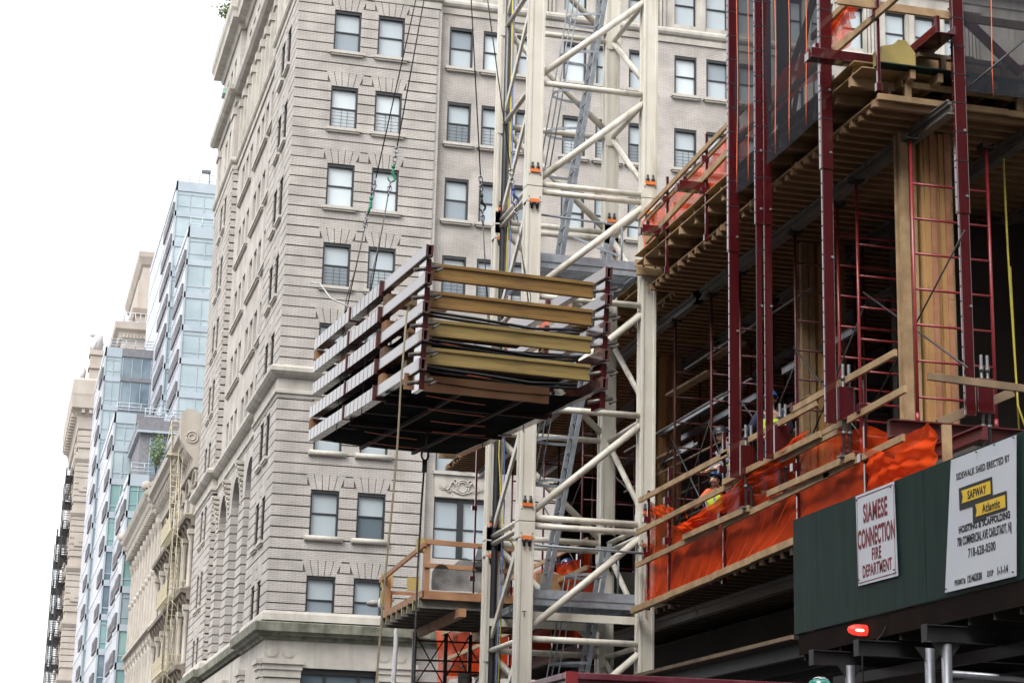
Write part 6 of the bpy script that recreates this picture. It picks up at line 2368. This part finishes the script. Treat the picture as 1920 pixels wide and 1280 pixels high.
# shoring tower under the platform
sh = thing('shoring_tower', (9.1, 41, 0), 'dark red shoring tower with crossed braces carrying the landing platform', 'scaffold')
for x in (8.47, 9.14, 9.67, 10.3):
    q = MB()
    q.box(x - 0.04, x + 0.04, 40.96, 41.04, 0, 6.1)
    q.build('leg', 'red_dull' if x > 8.5 else 'bars', sh)
q = MB()
for z in (5.05, 5.3, 5.52, 5.92, 4.4, 3.6, 2.6, 1.6):
    q.tube([(8.47, 41, z), (10.3, 41, z + 0.02)], 0.02, 6)
q.split('ledger', 'red_dull', sh)
q = MB()
for a, b_, z0, z1 in ((8.5, 9.12, 5.0, 6.0), (9.16, 9.66, 5.2, 6.1), (9.66, 10.3, 4.9, 5.8), (8.5, 9.12, 3.6, 4.6)):
    q.tube([(a, 40.95, z0), (b_, 40.95, z1)], 0.014, 6)
    q.tube([(a, 40.93, z1), (b_, 40.93, z0)], 0.014, 6)
q.split('diagonal', 'bars', sh)
q = MB()
q.box(8.6, 10.2, 39.8, 41.3, 4.72, 4.78)
q.build('plank', 'wood_old', sh)
q = MB()
q.lathe((9.33, 40, 4.78), [(0.11, 0), (0.135, 0.38), (0.145, 0.39), (0.145, 0.42), (0.13, 0.42), (0.11, 0.1), (0.0, 0.1)], 18)
bk = tag(q.build('bucket', 'bucket'), 'grey plastic bucket with scribbled writing beside the mast at the bottom edge', 'bucket')
put_text(text_mesh('BRUC', 0.07, 'sign_black', 0.0005), 'scribble', bk, (9.33, 39.855, 5.08), (1, 0, 0), (0, 0, 1))
q = MB()
def n2(u, v):
    y = 51 - 14.0 * u
    z = 5.75 + 0.08 * math.sin(9 * u) + (7.5 + 0.12 * math.sin(11 * u + 1) - 5.75) * v
    return (XN + 0.06 + 0.05 * math.sin(36 * u + 7 * v) + 0.03 * math.sin(81 * u - 9 * v), y, z)
q.sheet(n2, 150, 18)
tag(q.build('debris_net', 'net_orange'), 'orange debris netting of the lower deck seen behind the crane mast', 'net')
rail((XR, 50, 6.35), (XR, 37, 6.45), 'lower timber rail of the further deck behind the mast', 'timber guard rails behind the mast')
rail((XR, 50, 7.05), (XR, 37, 7.10), 'middle timber rail of the further deck behind the mast', 'timber guard rails behind the mast')
rail((XR, 50, 7.6), (XR, 37, 7.65), 'top timber rail of the further deck behind the mast', 'timber guard rails behind the mast')
for y, w_ in ((37.6, 'behind the right mast legs'), (39.6, 'beside the crouching worker'), (43.2, 'further in between the mast legs'), (46.9, 'tall one left of the mast')):
    guard_post(XN, y, 5.6, 8.0 if y < 45 else 11.4, 'dark red post of the further deck, ' + w_)
q = MB()
q.box(10.55, 11.5, 39.0, 39.04, 6.6, 7.22)
tag(q.build('plywood_board', 'ply'), 'plywood board standing in front of the crouching worker behind the mast ladder', 'board')
q = MB()
q.box(11.1, 11.35, 38.7, 38.9, 6.6, 6.85)
q.box(11.0, 11.15, 38.7, 38.9, 6.6, 6.72)
tag(q.build('steel_bracket', 'red'), 'small dark red bracket in front of the plywood board', 'bracket')

# street lamp beyond
lp = thing('street_lamp', (8.64, 44.0, 0), 'pale grey street lamp pole bending over behind the landing platform', 'street lamp')
q = MB()
q.tube([(8.62, 44, 0), (8.63, 44, 4.5), (8.645, 44, 5.6), (8.66, 44, 6.1), (8.65, 44, 6.45), (8.60, 44, 6.75), (8.5, 44, 6.95), (8.3, 44, 7.02)], [0.075, 0.062, 0.055, 0.052, 0.048, 0.045, 0.04, 0.04], 12)
q.build('pole', 'white', lp)
q = MB()
q.lathe((8.12, 44, 6.93), [(0.05, 0), (0.16, 0.04), (0.17, 0.1), (0.05, 0.16)], 12)
q.build('lamp_head', 'bucket', lp)

# ================================================================ green sidewalk shed
M['fascia_brown'] = mat('dark_brown_fascia', (0.009, 0.006, 0.005), (0.018, 0.012, 0.010), 2, 0.9, spec=0.1)
sd = thing('sidewalk_shed', (8.0, 14, 0), 'dark green sidewalk shed with steel legs in front of the unfinished building', 'shed')
q = MB()
ys = [19.25, 18.62, 17.4, 16.18, 14.96, 13.74, 12.5, 10, 7, 4]
for a, b_ in zip(ys, ys[1:]):
    q.box(8.0 + 0.002 * (int(a * 10) % 2), 8.022, b_ + 0.0035, a - 0.0035, 3.94, 5.14)
q.box(8.024, 11.2, 19.2, 19.222, 3.94, 5.14)
q.split('parapet', 'green', sd)
q = MB()
for y in [19.0, 17.8, 16.6, 15.4, 14.2, 13, 11, 9, 7, 5]:
    q.box(8.023, 8.11, y - 0.045, y + 0.045, 3.9, 5.05)
q.split('parapet_post', 'wood_old', sd)
q = MB()
q.box(8.03, 11.6, 4, 19.2, 3.80, 3.88)
for y in [i * 0.45 + 4.2 for i in range(34)]:
    q.box(8.03, 11.6, y - 0.02, y + 0.02, 3.66, 3.798)
q.build('deck', 'dark_in', sd)
q = MB()
for y in (18.0, 16.95, 15.55, 13.0, 10.5, 8):
    q.cut()
    q.box(7.66, 11.6, y - 0.004, y + 0.004, 3.52, 3.66)
    q.box(7.66, 11.6, y - 0.05, y + 0.05, 3.648, 3.658)
    q.box(7.66, 11.6, y - 0.05, y + 0.05, 3.515, 3.525)
    q.box(7.655, 7.662, y - 0.055, y + 0.055, 3.51, 3.66)
for x in (8.35, 9.6, 11.2):
    q.cut()
    q.box(x - 0.03, x + 0.03, 3, 19.0, 3.40, 3.50)
q.split('header_beam', 'dark_steel', sd)
for y, x in ((15.55, 7.86), (15.95, 7.90), (17.75, 7.95), (13.0, 7.86), (15.5, 11.2), (18.0, 11.2)):
    q = MB()
    q.tube([(x, y, 0.14), (x, y, 3.50)], 0.045, 14)
    q.box(x - 0.1, x + 0.1, y - 0.1, y + 0.1, 0.12, 0.14)
    q.build('leg', 'pipe', sd)
    q = MB()
    q.poly([(x + sx * w_, y + yy, z) for yy in (-0.006, 0.006) for sx, w_, z in ((-1, 0.14, 3.508), (1, 0.14, 3.508), (1, 0.05, 3.39), (-1, 0.05, 3.39))],
           [(0, 1, 2, 3), (7, 6, 5, 4), (0, 4, 5, 1), (1, 5, 6, 2), (2, 6, 7, 3), (3, 7, 4, 0)])
    q.build('gusset', 'dark_steel', sd)
q = MB()
q.tube([(7.9, 18.4, 3.2), (7.95, 12.9, 3.0)], 0.03, 10)
q.tube([(7.9, 15.55, 3.25), (11.2, 15.55, 3.2)], 0.03, 10)
q.tube([(7.95, 17.75, 3.28), (11.2, 18.0, 3.3)], 0.025, 10)
q.split('tie_pipe', 'pipe', sd)
q = MB()
q.tube([(8.05, 17.0, 3.93), (8.0, 17.1, 3.75), (7.9, 17.35, 3.55), (7.88, 17.3, 3.0)], 0.008, 5)
q.build('lamp_wire', 'bars', sd)
q = MB()
q.box(8.012, 8.027, 4, 19.15, 3.72, 3.932)
q.build('fascia', 'fascia_brown', sd)
q = MB()
q.box(9.6, 11.5, 23.1, 31.5, 4.33, 4.38)
q.build('deck_extension', 'dark_in', sd)
q = MB()
q.box(9.56, 9.599, 23.1, 31.5, 4.335, 4.385)
q.build('edge_board', 'wood_old', sd)
q = MB()
for x in (9.9, 10.6, 11.2):
    q.box(x - 0.05, x + 0.05, 23.1, 31.5, 4.16, 4.329)
q.split('extension_beam', 'dark_steel', sd)
# warning lamp
wl = thing('warning_lamp', (8.08, 17.5, 3.82), 'lit red warning lamp hanging under the green parapet', 'lamp')
q = MB()
q.lathe((8.02, 17.5, 3.815), [(0.056, 0.0), (0.05, 0.02), (0.045, 0.13), (0.03, 0.14)], 14, axis=0)
q.build('lamp_base', 'black_rub', wl)
q = MB()
q.lathe((8.02, 17.5, 3.815), [(0.004, -0.20), (0.03, -0.185), (0.048, -0.14), (0.054, -0.09), (0.052, 0.0)], 16, axis=0)
q.build('lamp_glass', 'lamp_red', wl)
q = MB()
q.lathe((7.93, 17.452, 3.808), [(0.004, -0.05), (0.012, -0.03), (0.014, 0.02), (0.004, 0.04)], 8, axis=0)
q.build('lamp_filament', 'lamp_core', wl)

# signs on the parapet
def sheet_sign(name, corners, label, mfront='sign', curl=0.02):
    """corners: (y, z) far-top, near-top, near-bottom, far-bottom; faces the avenue"""
    (ya, za), (yb, zb), (yc, zc), (yd, zd) = corners
    cy, cz = (ya + yb + yc + yd) / 4, (za + zb + zc + zd) / 4
    t = thing(name, (7.985, cy, cz), label, 'sign')
    q = MB()
    nu, nv = 12, 12
    def fn(u, v, dx=0.0):
        y = (ya + (yb - ya) * u) * (1 - v) + (yd + (yc - yd) * u) * v
        z = (za + (zb - za) * u) * (1 - v) + (zd + (zc - zd) * u) * v
        return (7.984 - dx - curl * v * v * (0.6 + 0.4 * math.cos(3 * u)), y, z)
    q.sheet(fn, nu, nv)
    q.sheet(lambda u, v: fn(u, v, -0.004), nu, nv)
    q.build('panel', mfront, t)
    return t, fn
def line_text(t, s, size, m_, yc, z, sx=1.0, off=0.0, xo=7.955, slope=0.0):
    me = text_mesh(s, size, m_, 0.0008, off * 0.8, 'CENTER', sx * 0.955, 1.08)
    return put_text(me, 'lettering', t, (xo, yc, z), (0, -1, slope), (0, 0, 1))
t1, f1 = sheet_sign('fire_sign', ((17.62, 5.13), (16.76, 5.13), (16.72, 4.24), (17.60, 4.25)), 'white sign with red border reading SIAMESE CONNECTION FIRE DEPARTMENT', curl=0.0)
X1 = 7.9815
line_text(t1, 'SIAMESE', 0.245, 'sign_red', 17.18, 4.845, 0.60, 0.009, X1)
line_text(t1, 'CONNECTION', 0.245, 'sign_red', 17.17, 4.605, 0.50, 0.009, X1)
line_text(t1, 'FIRE', 0.16, 'sign_red', 17.17, 4.46, 0.72, 0.004, X1)
line_text(t1, 'DEPARTMENT', 0.16, 'sign_red', 17.165, 4.318, 0.64, 0.004, X1)
q = MB()
for a, b_, z0, z1 in ((17.59, 16.78, 5.10, 5.107), (17.58, 16.75, 4.27, 4.277)):
    q.box(X1, X1 + 0.002, b_, a, z0, z1)
for y in (17.585, 16.765):
    q.box(X1, X1 + 0.002, y, y + 0.006, 4.275, 5.10)
q.build('border', 'sign_red', t1)
q = MB()
for y, z in ((17.57, 5.08), (16.8, 5.08), (17.55, 4.3), (16.77, 4.3)):
    q.lathe((7.975, y, z), [(0.008, -0.014), (0.008, 0)], 6, axis=0)
q.build('screw', 'bars', t1)

t2, f2 = sheet_sign('permit_sign', ((15.60, 5.12), (14.43, 5.12), (14.52, 3.965), (15.79, 3.975)), 'large white permit sign with black and yellow arrows and shed contractor lettering', curl=0.0)
X2 = 7.9815
line_text(t2, 'SIDEWALK SHED ERECTED BY', 0.082, 'sign_black', 15.03, 4.925, 0.85, 0.0015, X2)
line_text(t2, 'HOISTING & SCAFFOLDING', 0.082, 'sign_black', 15.035, 4.455, 0.88, 0.004, X2)
line_text(t2, '700 COMMERCIAL AVE CARLSTADT, NJ', 0.105, 'sign_black', 15.045, 4.345, 0.51, 0.003, X2)
line_text(t2, '718-628-0500', 0.105, 'sign_black', 15.09, 4.225, 0.80, 0.002, X2)
line_text(t2, 'PERMIT#', 0.065, 'sign_black', 15.50, 4.015, 0.8, 0.001, X2)
line_text(t2, '121463530', 0.085, 'sign_black', 15.235, 4.012, 0.68, 0.004, X2)
line_text(t2, 'EXP', 0.065, 'sign_black', 14.955, 4.02, 0.95, 0.001, X2)
line_text(t2, '1-1-14', 0.085, 'sign_black', 14.745, 4.015, 0.82, 0.004, X2)
def flat(pts, m_, x, name='arrow'):
    q = MB()
    n = len(pts)
    q.poly([(x, y, z) for y, z in pts] + [(x + 0.003, y, z) for y, z in pts], [tuple(range(n)), tuple(reversed(range(n, 2 * n)))] + [(i, (i + 1) % n, n + (i + 1) % n, n + i) for i in range(n)])
    q.build(name, m_, t2)
# black backing of the stepped double arrow, then the yellow flags
flat([(15.46, 4.845), (14.86, 4.845), (14.86, 4.665), (15.0, 4.665), (15.0, 4.62), (15.22, 4.62), (15.22, 4.655), (15.46, 4.655)], 'sign_black', X2 - 0.003, 'arrow_backing')
flat([(15.22, 4.64), (14.99, 4.64), (14.99, 4.685), (14.62, 4.685), (14.62, 4.53), (15.0, 4.53), (15.0, 4.505), (15.22, 4.505)], 'sign_black', X2 - 0.0035, 'arrow_backing')
flat([(15.41, 4.815), (14.89, 4.815), (14.89, 4.705), (15.41, 4.705), (15.385, 4.76)], 'sign_yellow', X2 - 0.005, 'arrow_flag')
flat([(15.165, 4.655), (14.645, 4.655), (14.645, 4.55), (15.165, 4.55), (15.14, 4.60)], 'sign_yellow', X2 - 0.0055, 'arrow_flag')
line_text(t2, 'SAFWAY', 0.098, 'sign_black', 15.13, 4.725, 0.86, 0.0025, X2 - 0.007)
line_text(t2, 'Atlantic', 0.10, 'sign_black', 14.885, 4.566, 0.95, 0.002, X2 - 0.0075)
q = MB()
for y, z in ((15.58, 5.1), (15.1, 5.1), (14.78, 5.1), (14.45, 5.1), (14.55, 4.0), (15.74, 4.0)):
    q.lathe((7.975, y, z), [(0.007, -0.014), (0.007, 0)], 6, axis=0)
q.build('screw', 'bars', t2)

# maroon debris skip in the road, only its rim shows
sk = thing('debris_skip', (7.6, 20.8, 0), 'worn maroon debris skip whose rim crosses the bottom of the picture', 'skip')
q = MB()
q.box(5.78, 9.45, 20.0, 20.06, 1.2, 3.44)
q.box(5.78, 5.84, 20.06, 22.6, 1.2, 3.44)
q.box(9.39, 9.45, 20.06, 22.6, 1.2, 3.44)
q.box(5.78, 9.45, 22.6, 22.66, 1.2, 3.44)
q.box(5.84, 9.39, 20.06, 22.6, 1.2, 1.28)
for x in (6.2, 7.2, 8.2):
    q.box(x, x + 0.08, 19.92, 20.0, 1.2, 3.40)
q.build('body', 'skip', sk)
q = MB()
q.box(5.86, 9.37, 20.1, 22.55, 1.285, 1.84)
q.build('rubble', 'dark_conc', sk)
q = MB()
q.box(5.74, 9.49, 19.93, 20.08, 3.441, 3.51)
q.box(5.74, 5.88, 20.08, 22.7, 3.441, 3.51)
q.box(9.35, 9.49, 20.08, 22.7, 3.441, 3.51)
q.build('rim', 'skip', sk, bevel=0.01)
q = MB()
q.box(5.73, 5.86, 19.915, 19.93, 1.2, 3.515)
q.build('corner_post', 'red_bright', sk)
q = MB()
for x in (6.1, 8.6):
    for y in (20.4, 22.2):
        q.lathe((x - 0.12, y, 0.5), [(0.2, 0), (0.5, 0.02), (0.5, 0.24), (0.2, 0.26)], 18, axis=0)
q.box(6.0, 8.8, 20.2, 22.5, 0.7, 1.19)
q.split('wheel', 'black_rub', sk)

# ================================================================ people
def skin_mesh(nodes, edges, root, level=2):
    """nodes: name -> (point, radius); grows one continuous surface round the skeleton"""
    names = list(nodes)
    me = bpy.data.meshes.new('skeleton')
    me.from_pydata([tuple(nodes[n][0]) for n in names], [(names.index(a), names.index(b_)) for a, b_ in edges], [])
    o = bpy.data.objects.new('skeleton', me)
    COL.objects.link(o)
    o.modifiers.new('skin', 'SKIN')
    sv = me.skin_vertices[0].data
    for i, n in enumerate(names):
        r = nodes[n][1]
        sv[i].radius = r if isinstance(r, tuple) else (r, r)
        sv[i].use_root = (n == root)
    sb = o.modifiers.new('sub', 'SUBSURF')
    sb.levels = sb.render_levels = level
    dg = bpy.context.evaluated_depsgraph_get()
    out = bpy.data.meshes.new_from_object(o.evaluated_get(dg))
    bpy.data.objects.remove(o)
    q = MB()
    q.v = [tuple(v.co) for v in out.vertices]
    q.f = [tuple(p.vertices) for p in out.polygons]
    q.sm = [True] * len(q.f)
    return q

def person(label, foot, face, pose, shirt, vest, trousers, hat, head_pitch=0.0, head_yaw=0.0, glasses=False, beard=False, stickers=False):
    """pose: local joints, x to the person's right, y forward, z up from the floor"""
    t = thing('person', foot, label, 'person')
    ca, sa = math.cos(face), math.sin(face)
    def w(p):
        return Vector((foot[0] + p[0] * ca - p[1] * sa, foot[1] + p[0] * sa + p[1] * ca, foot[2] + p[2]))
    J = {k: w(v) for k, v in pose.items()}
    mid = lambda a, b_, f_: J[a] + (J[b_] - J[a]) * f_
    N = {'pelvis': (J['pelvis'], (0.135, 0.105)), 'waist': (mid('pelvis', 'chest', 0.45), (0.125, 0.095)), 'chest': (J['chest'], (0.155, 0.11)), 'neck': (J['neck'], 0.055), 'head': (J['head'] - (J['head'] - J['neck']) * 0.35, 0.058)}
    E_ = [('pelvis', 'waist'), ('waist', 'chest'), ('chest', 'neck'), ('neck', 'head')]
    for s in 'RL':
        N['sh' + s] = (J['sh' + s], 0.062)
        N['el' + s] = (J['el' + s], 0.045)
        N['wr' + s] = (J['wr' + s], 0.03)
        dv = (J['wr' + s] - J['el' + s]).normalized()
        N['pa' + s] = (J['wr' + s] + dv * 0.09, (0.042, 0.022))
        N['hp' + s] = (J['hp' + s], 0.088)
        N['kn' + s] = (J['kn' + s], 0.06)
        N['an' + s] = (J['an' + s], 0.042)
        N['to' + s] = (J['to' + s], 0.035)
        E_ += [('chest', 'sh' + s), ('sh' + s, 'el' + s), ('el' + s, 'wr' + s), ('wr' + s, 'pa' + s), ('pelvis', 'hp' + s), ('hp' + s, 'kn' + s), ('kn' + s, 'an' + s), ('an' + s, 'to' + s)]
    q = skin_mesh(N, E_, 'pelvis')
    # head: skull, jaw, nose, ears in the frame of the face
    hy = face + head_yaw
    fw = Vector((-math.sin(hy) * math.cos(head_pitch), math.cos(hy) * math.cos(head_pitch), math.sin(head_pitch)))
    rt = Vector((math.cos(hy), math.sin(hy), 0))
    up = rt.cross(fw).normalized()
    H = J['head']
    def hp(x, y, z):
        return H + rt * x + fw * y + up * z
    o0 = len(q.v)
    nr, ns = 14, 18
    for i in range(nr + 1):
        th = PI * i / nr
        for k in range(ns):
            a = 2 * PI * k / ns
            z = math.cos(th) * 0.118
            rr = math.sin(th)
            x, y = rr * 0.076 * math.cos(a), rr * 0.096 * math.sin(a)
            if z < -0.02:
                x *= 1 - 1.9 * (-z - 0.02)
                if y < 0:
                    y *= 0.8
            if y > 0 and abs(x) < 0.018 and -0.055 < z < 0.02:
                y += 0.020 * (1 - abs(x) / 0.018) * (0.5 + 6 * (0.02 - z)) / 0.9
            if y > 0 and abs(abs(x) - 0.032) < 0.016 and abs(z - 0.012) < 0.016:
                y -= 0.010
            if y > 0 and abs(x) < 0.03 and -0.075 < z < -0.058:
                y += 0.005
            q.v.append(tuple(hp(x, y, z)))
    for i in range(nr):
        for k in range(ns):
            q.f.append((o0 + i * ns + k, o0 + i * ns + (k + 1) % ns, o0 + (i + 1) * ns + (k + 1) % ns, o0 + (i + 1) * ns + k))
            q.sm.append(True)
    for s in (-1, 1):
        q.tube([hp(0.074 * s, -0.012, -0.035), hp(0.083 * s, -0.02, 0.0), hp(0.078 * s, -0.012, 0.025)], [0.008, 0.016, 0.008], 8)
    # five fingers on each palm
    for s, sg in (('R', 1), ('L', -1)):
        dv = (J['wr' + s] - J['el' + s]).normalized()
        side = dv.cross(Vector((0, 0, 1)))
        side = side.normalized() if side.length > 0.1 else rt
        nn = dv.cross(side).normalized()
        b0 = J['wr' + s] + dv * 0.095
        for i, (off, ln) in enumerate(((-0.032, 0.062), (-0.011, 0.074), (0.011, 0.08), (0.031, 0.07))):
            a_ = b0 + side * off
            q.tube([a_, a_ + dv * ln * 0.5 - nn * 0.006, a_ + dv * ln * 0.85 - nn * 0.025, a_ + dv * ln * 0.95 - nn * 0.04], [0.0095, 0.009, 0.008, 0.006], 7)
        a_ = J['wr' + s] + dv * 0.035 + side * 0.035
        q.tube([a_, a_ + side * 0.025 + dv * 0.03, a_ + side * 0.028 + dv * 0.06 - nn * 0.012], [0.012, 0.010, 0.007], 7)
    q.build('body', 'skin', t)
    # clothes
    S_ = {'pelvis': (J['pelvis'] + Vector((0, 0, 0.02)), (0.15, 0.12)), 'waist': (N['waist'][0], (0.15, 0.12)), 'chest': (J['chest'], (0.178, 0.128)), 'neck': (mid('chest', 'neck', 0.8), 0.072)}
    E2 = [('pelvis', 'waist'), ('waist', 'chest'), ('chest', 'neck')]
    for s in 'RL':
        S_['sh' + s] = (J['sh' + s], 0.078)
        S_['el' + s] = (mid('sh' + s, 'el' + s, 0.75), 0.066)
        E2 += [('chest', 'sh' + s), ('sh' + s, 'el' + s)]
        if shirt != 'cloth_orange':
            S_['el' + s] = (J['el' + s], 0.060)
            S_['wr' + s] = (mid('el' + s, 'wr' + s, 0.92), 0.042)
            E2.append(('el' + s, 'wr' + s))
    skin_mesh(S_, E2, 'chest').build('shirt', shirt, t)
    T_ = {'pelvis': (J['pelvis'], (0.152, 0.12))}
    E3 = []
    for s in 'RL':
        T_['hp' + s] = (J['hp' + s], 0.105)
        T_['kn' + s] = (J['kn' + s], 0.076)
        T_['an' + s] = (mid('kn' + s, 'an' + s, 0.93), 0.06)
        E3 += [('pelvis', 'hp' + s), ('hp' + s, 'kn' + s), ('kn' + s, 'an' + s)]
    skin_mesh(T_, E3, 'pelvis').build('trousers', trousers, t)
    b_ = MB()
    for s in 'RL':
        b_.cut()
        d = (J['to' + s] - J['an' + s])
        b_.tube([J['an' + s] + Vector((0, 0, 0.06)), J['an' + s] - Vector((0, 0, 0.02)), J['an' + s] + d * 0.5, J['to' + s] + d * 0.15], [0.058, 0.06, 0.052, 0.04], 10)
    b_.split('boot', 'wood_old', t)
    if vest:
        V_ = {'pelvis': (J['pelvis'] + Vector((0, 0, 0.04)), (0.168, 0.138)), 'waist': (N['waist'][0], (0.166, 0.138)), 'chest': (J['chest'], (0.192, 0.146)),
              'top': (mid('chest', 'neck', 0.55), (0.12, 0.10)), 'a': (J['chest'] + (J['shR'] - J['chest']) * 0.72, 0.088), 'b': (J['chest'] + (J['shL'] - J['chest']) * 0.72, 0.088)}
        skin_mesh(V_, [('pelvis', 'waist'), ('waist', 'chest'), ('chest', 'top'), ('chest', 'a'), ('chest', 'b')], 'chest').build('safety_vest', vest, t)
        tp = MB()
        fwd = Vector((-sa, ca, 0))
        rgt = Vector((ca, sa, 0))
        ax = (J['chest'] - J['pelvis']).normalized()
        fwd = (fwd - ax * fwd.dot(ax)).normalized()
        for s in (-1, 1):
            for f_ in (-1, 1):
                pts = [J['pelvis'] + (J['chest'] - J['pelvis']) * k / 5 + rgt * s * (0.10 - 0.0 * k) + fwd * f_ * (0.135 + 0.008 * k) for k in range(7)]
                for k in range(6):
                    tp.beam(pts[k], pts[k + 1], 0.05, 0.012, up=fwd)
        tp.build('reflective_tape', 'silver_tape', t)
    hq = MB()
    o0 = len(hq.v)
    nr, ns = 9, 20
    for i in range(nr + 1):
        th = PI / 2 * i / nr
        for k in range(ns):
            a = 2 * PI * k / ns
            ridge = 1 + 0.05 * max(0, math.cos(2 * a + PI)) * math.sin(th)
            hq.v.append(tuple(hp(0.108 * math.sin(th) * math.cos(a), 0.132 * math.sin(th) * math.sin(a) - 0.006, 0.045 + 0.125 * math.cos(th) * ridge)))
    for i in range(nr):
        for k in range(ns):
            hq.f.append((o0 + i * ns + k, o0 + i * ns + (k + 1) % ns, o0 + (i + 1) * ns + (k + 1) % ns, o0 + (i + 1) * ns + k))
            hq.sm.append(True)
    o1 = len(hq.v)
    for k in range(ns):
        a = 2 * PI * k / ns
        e = 1.12 + 0.22 * max(0, math.sin(a)) ** 2
        hq.v.append(tuple(hp(0.108 * min(e, 1.16) * math.cos(a), 0.132 * e * math.sin(a) - 0.006, 0.034)))
    for k in range(ns):
        hq.f.append((o0 + nr * ns + k, o0 + nr * ns + (k + 1) % ns, o1 + (k + 1) % ns, o1 + k))
        hq.sm.append(False)
    ho = hq.build('hard_hat', hat, t)
    so = ho.modifiers.new('shell', 'SOLIDIFY')
    so.thickness = 0.004
    hb = MB()
    hb.tube([hp(0.07 * math.cos(a), -0.03 + 0.075 * math.sin(a), 0.02) for a in [PI + PI * k / 10 for k in range(11)]], 0.022, 8)
    hb.build('hair', 'hair', t)
    if glasses:
        gq = MB()
        for s in (-1, 1):
            gq.lathe(tuple(hp(0.032 * s, 0.094, 0.012)), [(0.001, -0.008), (0.022, -0.004), (0.022, 0.004), (0.001, 0.008)], 10)
            gq.tube([hp(0.055 * s, 0.085, 0.014), hp(0.077 * s, 0.0, 0.012)], 0.004, 5)
        gq.tube([hp(-0.012, 0.1, 0.014), hp(0.012, 0.1, 0.014)], 0.004, 5)
        gq.build('safety_glasses', 'pane_grey', t)
    else:
        gq = MB()
        for s in (-1, 1):
            gq.lathe(tuple(hp(0.032 * s, 0.083, 0.012)), [(0.001, -0.008), (0.009, 0), (0.001, 0.008)], 8)
        gq.split('eye', 'bars', t)
    if beard:
        bq = MB()
        bq.tube([hp(0.066 * math.cos(a), 0.012 + 0.072 * math.sin(a), -0.075 - 0.018 * math.sin(a)) for a in [PI * k / 10 for k in range(11)]], [0.012 + 0.012 * math.sin(PI * k / 10) for k in range(11)], 8)
        bq.build('beard', 'hair', t)
    if stickers:
        sq = MB()
        for a, e in ((1.2, 0.5), (1.9, 0.62), (2.6, 0.5), (0.5, 0.55), (4.2, 0.6), (4.9, 0.5), (5.5, 0.62), (3.4, 0.55)):
            c0 = hp(0.111 * math.sin(e) * math.cos(a), 0.135 * math.sin(e) * math.sin(a) - 0.006, 0.047 + 0.128 * math.cos(e))
            n_ = (c0 - hp(0, 0, 0.03)).normalized()
            u_ = n_.cross(Vector((0, 0, 1))).normalized() * 0.026
            v_ = n_.cross(u_).normalized() * 0.026
            sq.quad(c0 - u_ - v_, c0 + u_ - v_, c0 + u_ + v_, c0 - u_ + v_)
        sq.build('hat_sticker', 'white', ho)
    return t

STAND = dict(pelvis=(0, 0, 0.95), chest=(0, 0.01, 1.33), neck=(0, 0.02, 1.49), head=(0, 0.045, 1.655),
             shR=(0.19, 0, 1.43), shL=(-0.19, 0, 1.43), elR=(0.25, -0.02, 1.15), elL=(-0.25, -0.02, 1.15), wrR=(0.24, 0.10, 0.93), wrL=(-0.24, 0.10, 0.93),
             hpR=(0.10, 0, 0.90), hpL=(-0.10, 0, 0.90), knR=(0.11, 0.03, 0.50), knL=(-0.11, 0.03, 0.50), anR=(0.12, -0.01, 0.10), anL=(-0.12, -0.01, 0.10), toR=(0.14, 0.15, 0.045), toL=(-0.14, 0.15, 0.045))
def bent(**k):
    d = dict(STAND)
    d.update(k)
    return d
KNEEL = dict(pelvis=(0, -0.10, 0.28), chest=(0, -0.02, 0.62), neck=(0, 0.0, 0.78), head=(0, 0.02, 0.90),
             shR=(0.19, -0.02, 0.72), shL=(-0.19, -0.02, 0.72), elR=(0.30, 0.12, 0.50), elL=(-0.36, 0.18, 0.62), wrR=(0.16, 0.32, 0.42), wrL=(-0.42, 0.42, 0.70),
             hpR=(0.10, -0.08, 0.26), hpL=(-0.10, -0.08, 0.26), knR=(0.16, 0.34, 0.10), knL=(-0.16, 0.34, 0.10), anR=(0.12, -0.12, 0.07), anL=(-0.12, -0.12, 0.07), toR=(0.12, -0.26, 0.05), toL=(-0.12, -0.26, 0.05))
# facing angle: 0 looks along +y (up the avenue), pi/2 looks to -x (out over the street)
person('kneeling worker in orange shirt and lime vest looking up from between the timber rails', (11.72, 31.62, 7.05), math.radians(118), KNEEL,
       'cloth_orange', 'cloth_lime', 'cloth_navy', 'hat_blue', head_pitch=math.radians(24), head_yaw=math.radians(12), glasses=True, beard=True)
person('worker in black hard hat looking down, mostly hidden behind the leftmost long red post', (11.86, 31.1, 7.05), math.radians(96),
       bent(chest=(0, 0.10, 1.30), neck=(0, 0.17, 1.45), head=(0, 0.24, 1.58), shR=(0.19, 0.10, 1.40), shL=(-0.19, 0.10, 1.40), elR=(0.25, 0.16, 1.13), elL=(-0.25, 0.2, 1.13), wrR=(0.2, 0.38, 1.0), wrL=(-0.2, 0.4, 1.0)),
       'cloth_grey', 'cloth_lime', 'cloth_grey', 'hat_black', head_pitch=math.radians(-14))
person('worker in bright blue hard hat and lime vest seen from behind the paired red posts', (11.72, 29.05, 7.18), math.radians(-12),
       bent(elR=(0.33, 0.05, 1.18), wrR=(0.25, 0.28, 1.1), elL=(-0.34, 0.0, 1.16), wrL=(-0.33, 0.2, 0.98)),
       'cloth_navy', 'cloth_lime', 'cloth_navy', 'hat_brightblue', head_pitch=math.radians(-10))
person('crouching worker in dark blue hard hat and orange shirt behind the mast ladder', (11.45, 39.7, 6.6), math.radians(80), KNEEL,
       'cloth_orange', None, 'cloth_navy', 'hat_blue', head_pitch=math.radians(-32))
person('worker in teal hard hat with white stickers, only the hat showing at the bottom edge', (8.84, 20.45, 1.81), math.radians(60), STAND,
       'cloth_grey', None, 'cloth_navy', 'hat_teal', stickers=True)
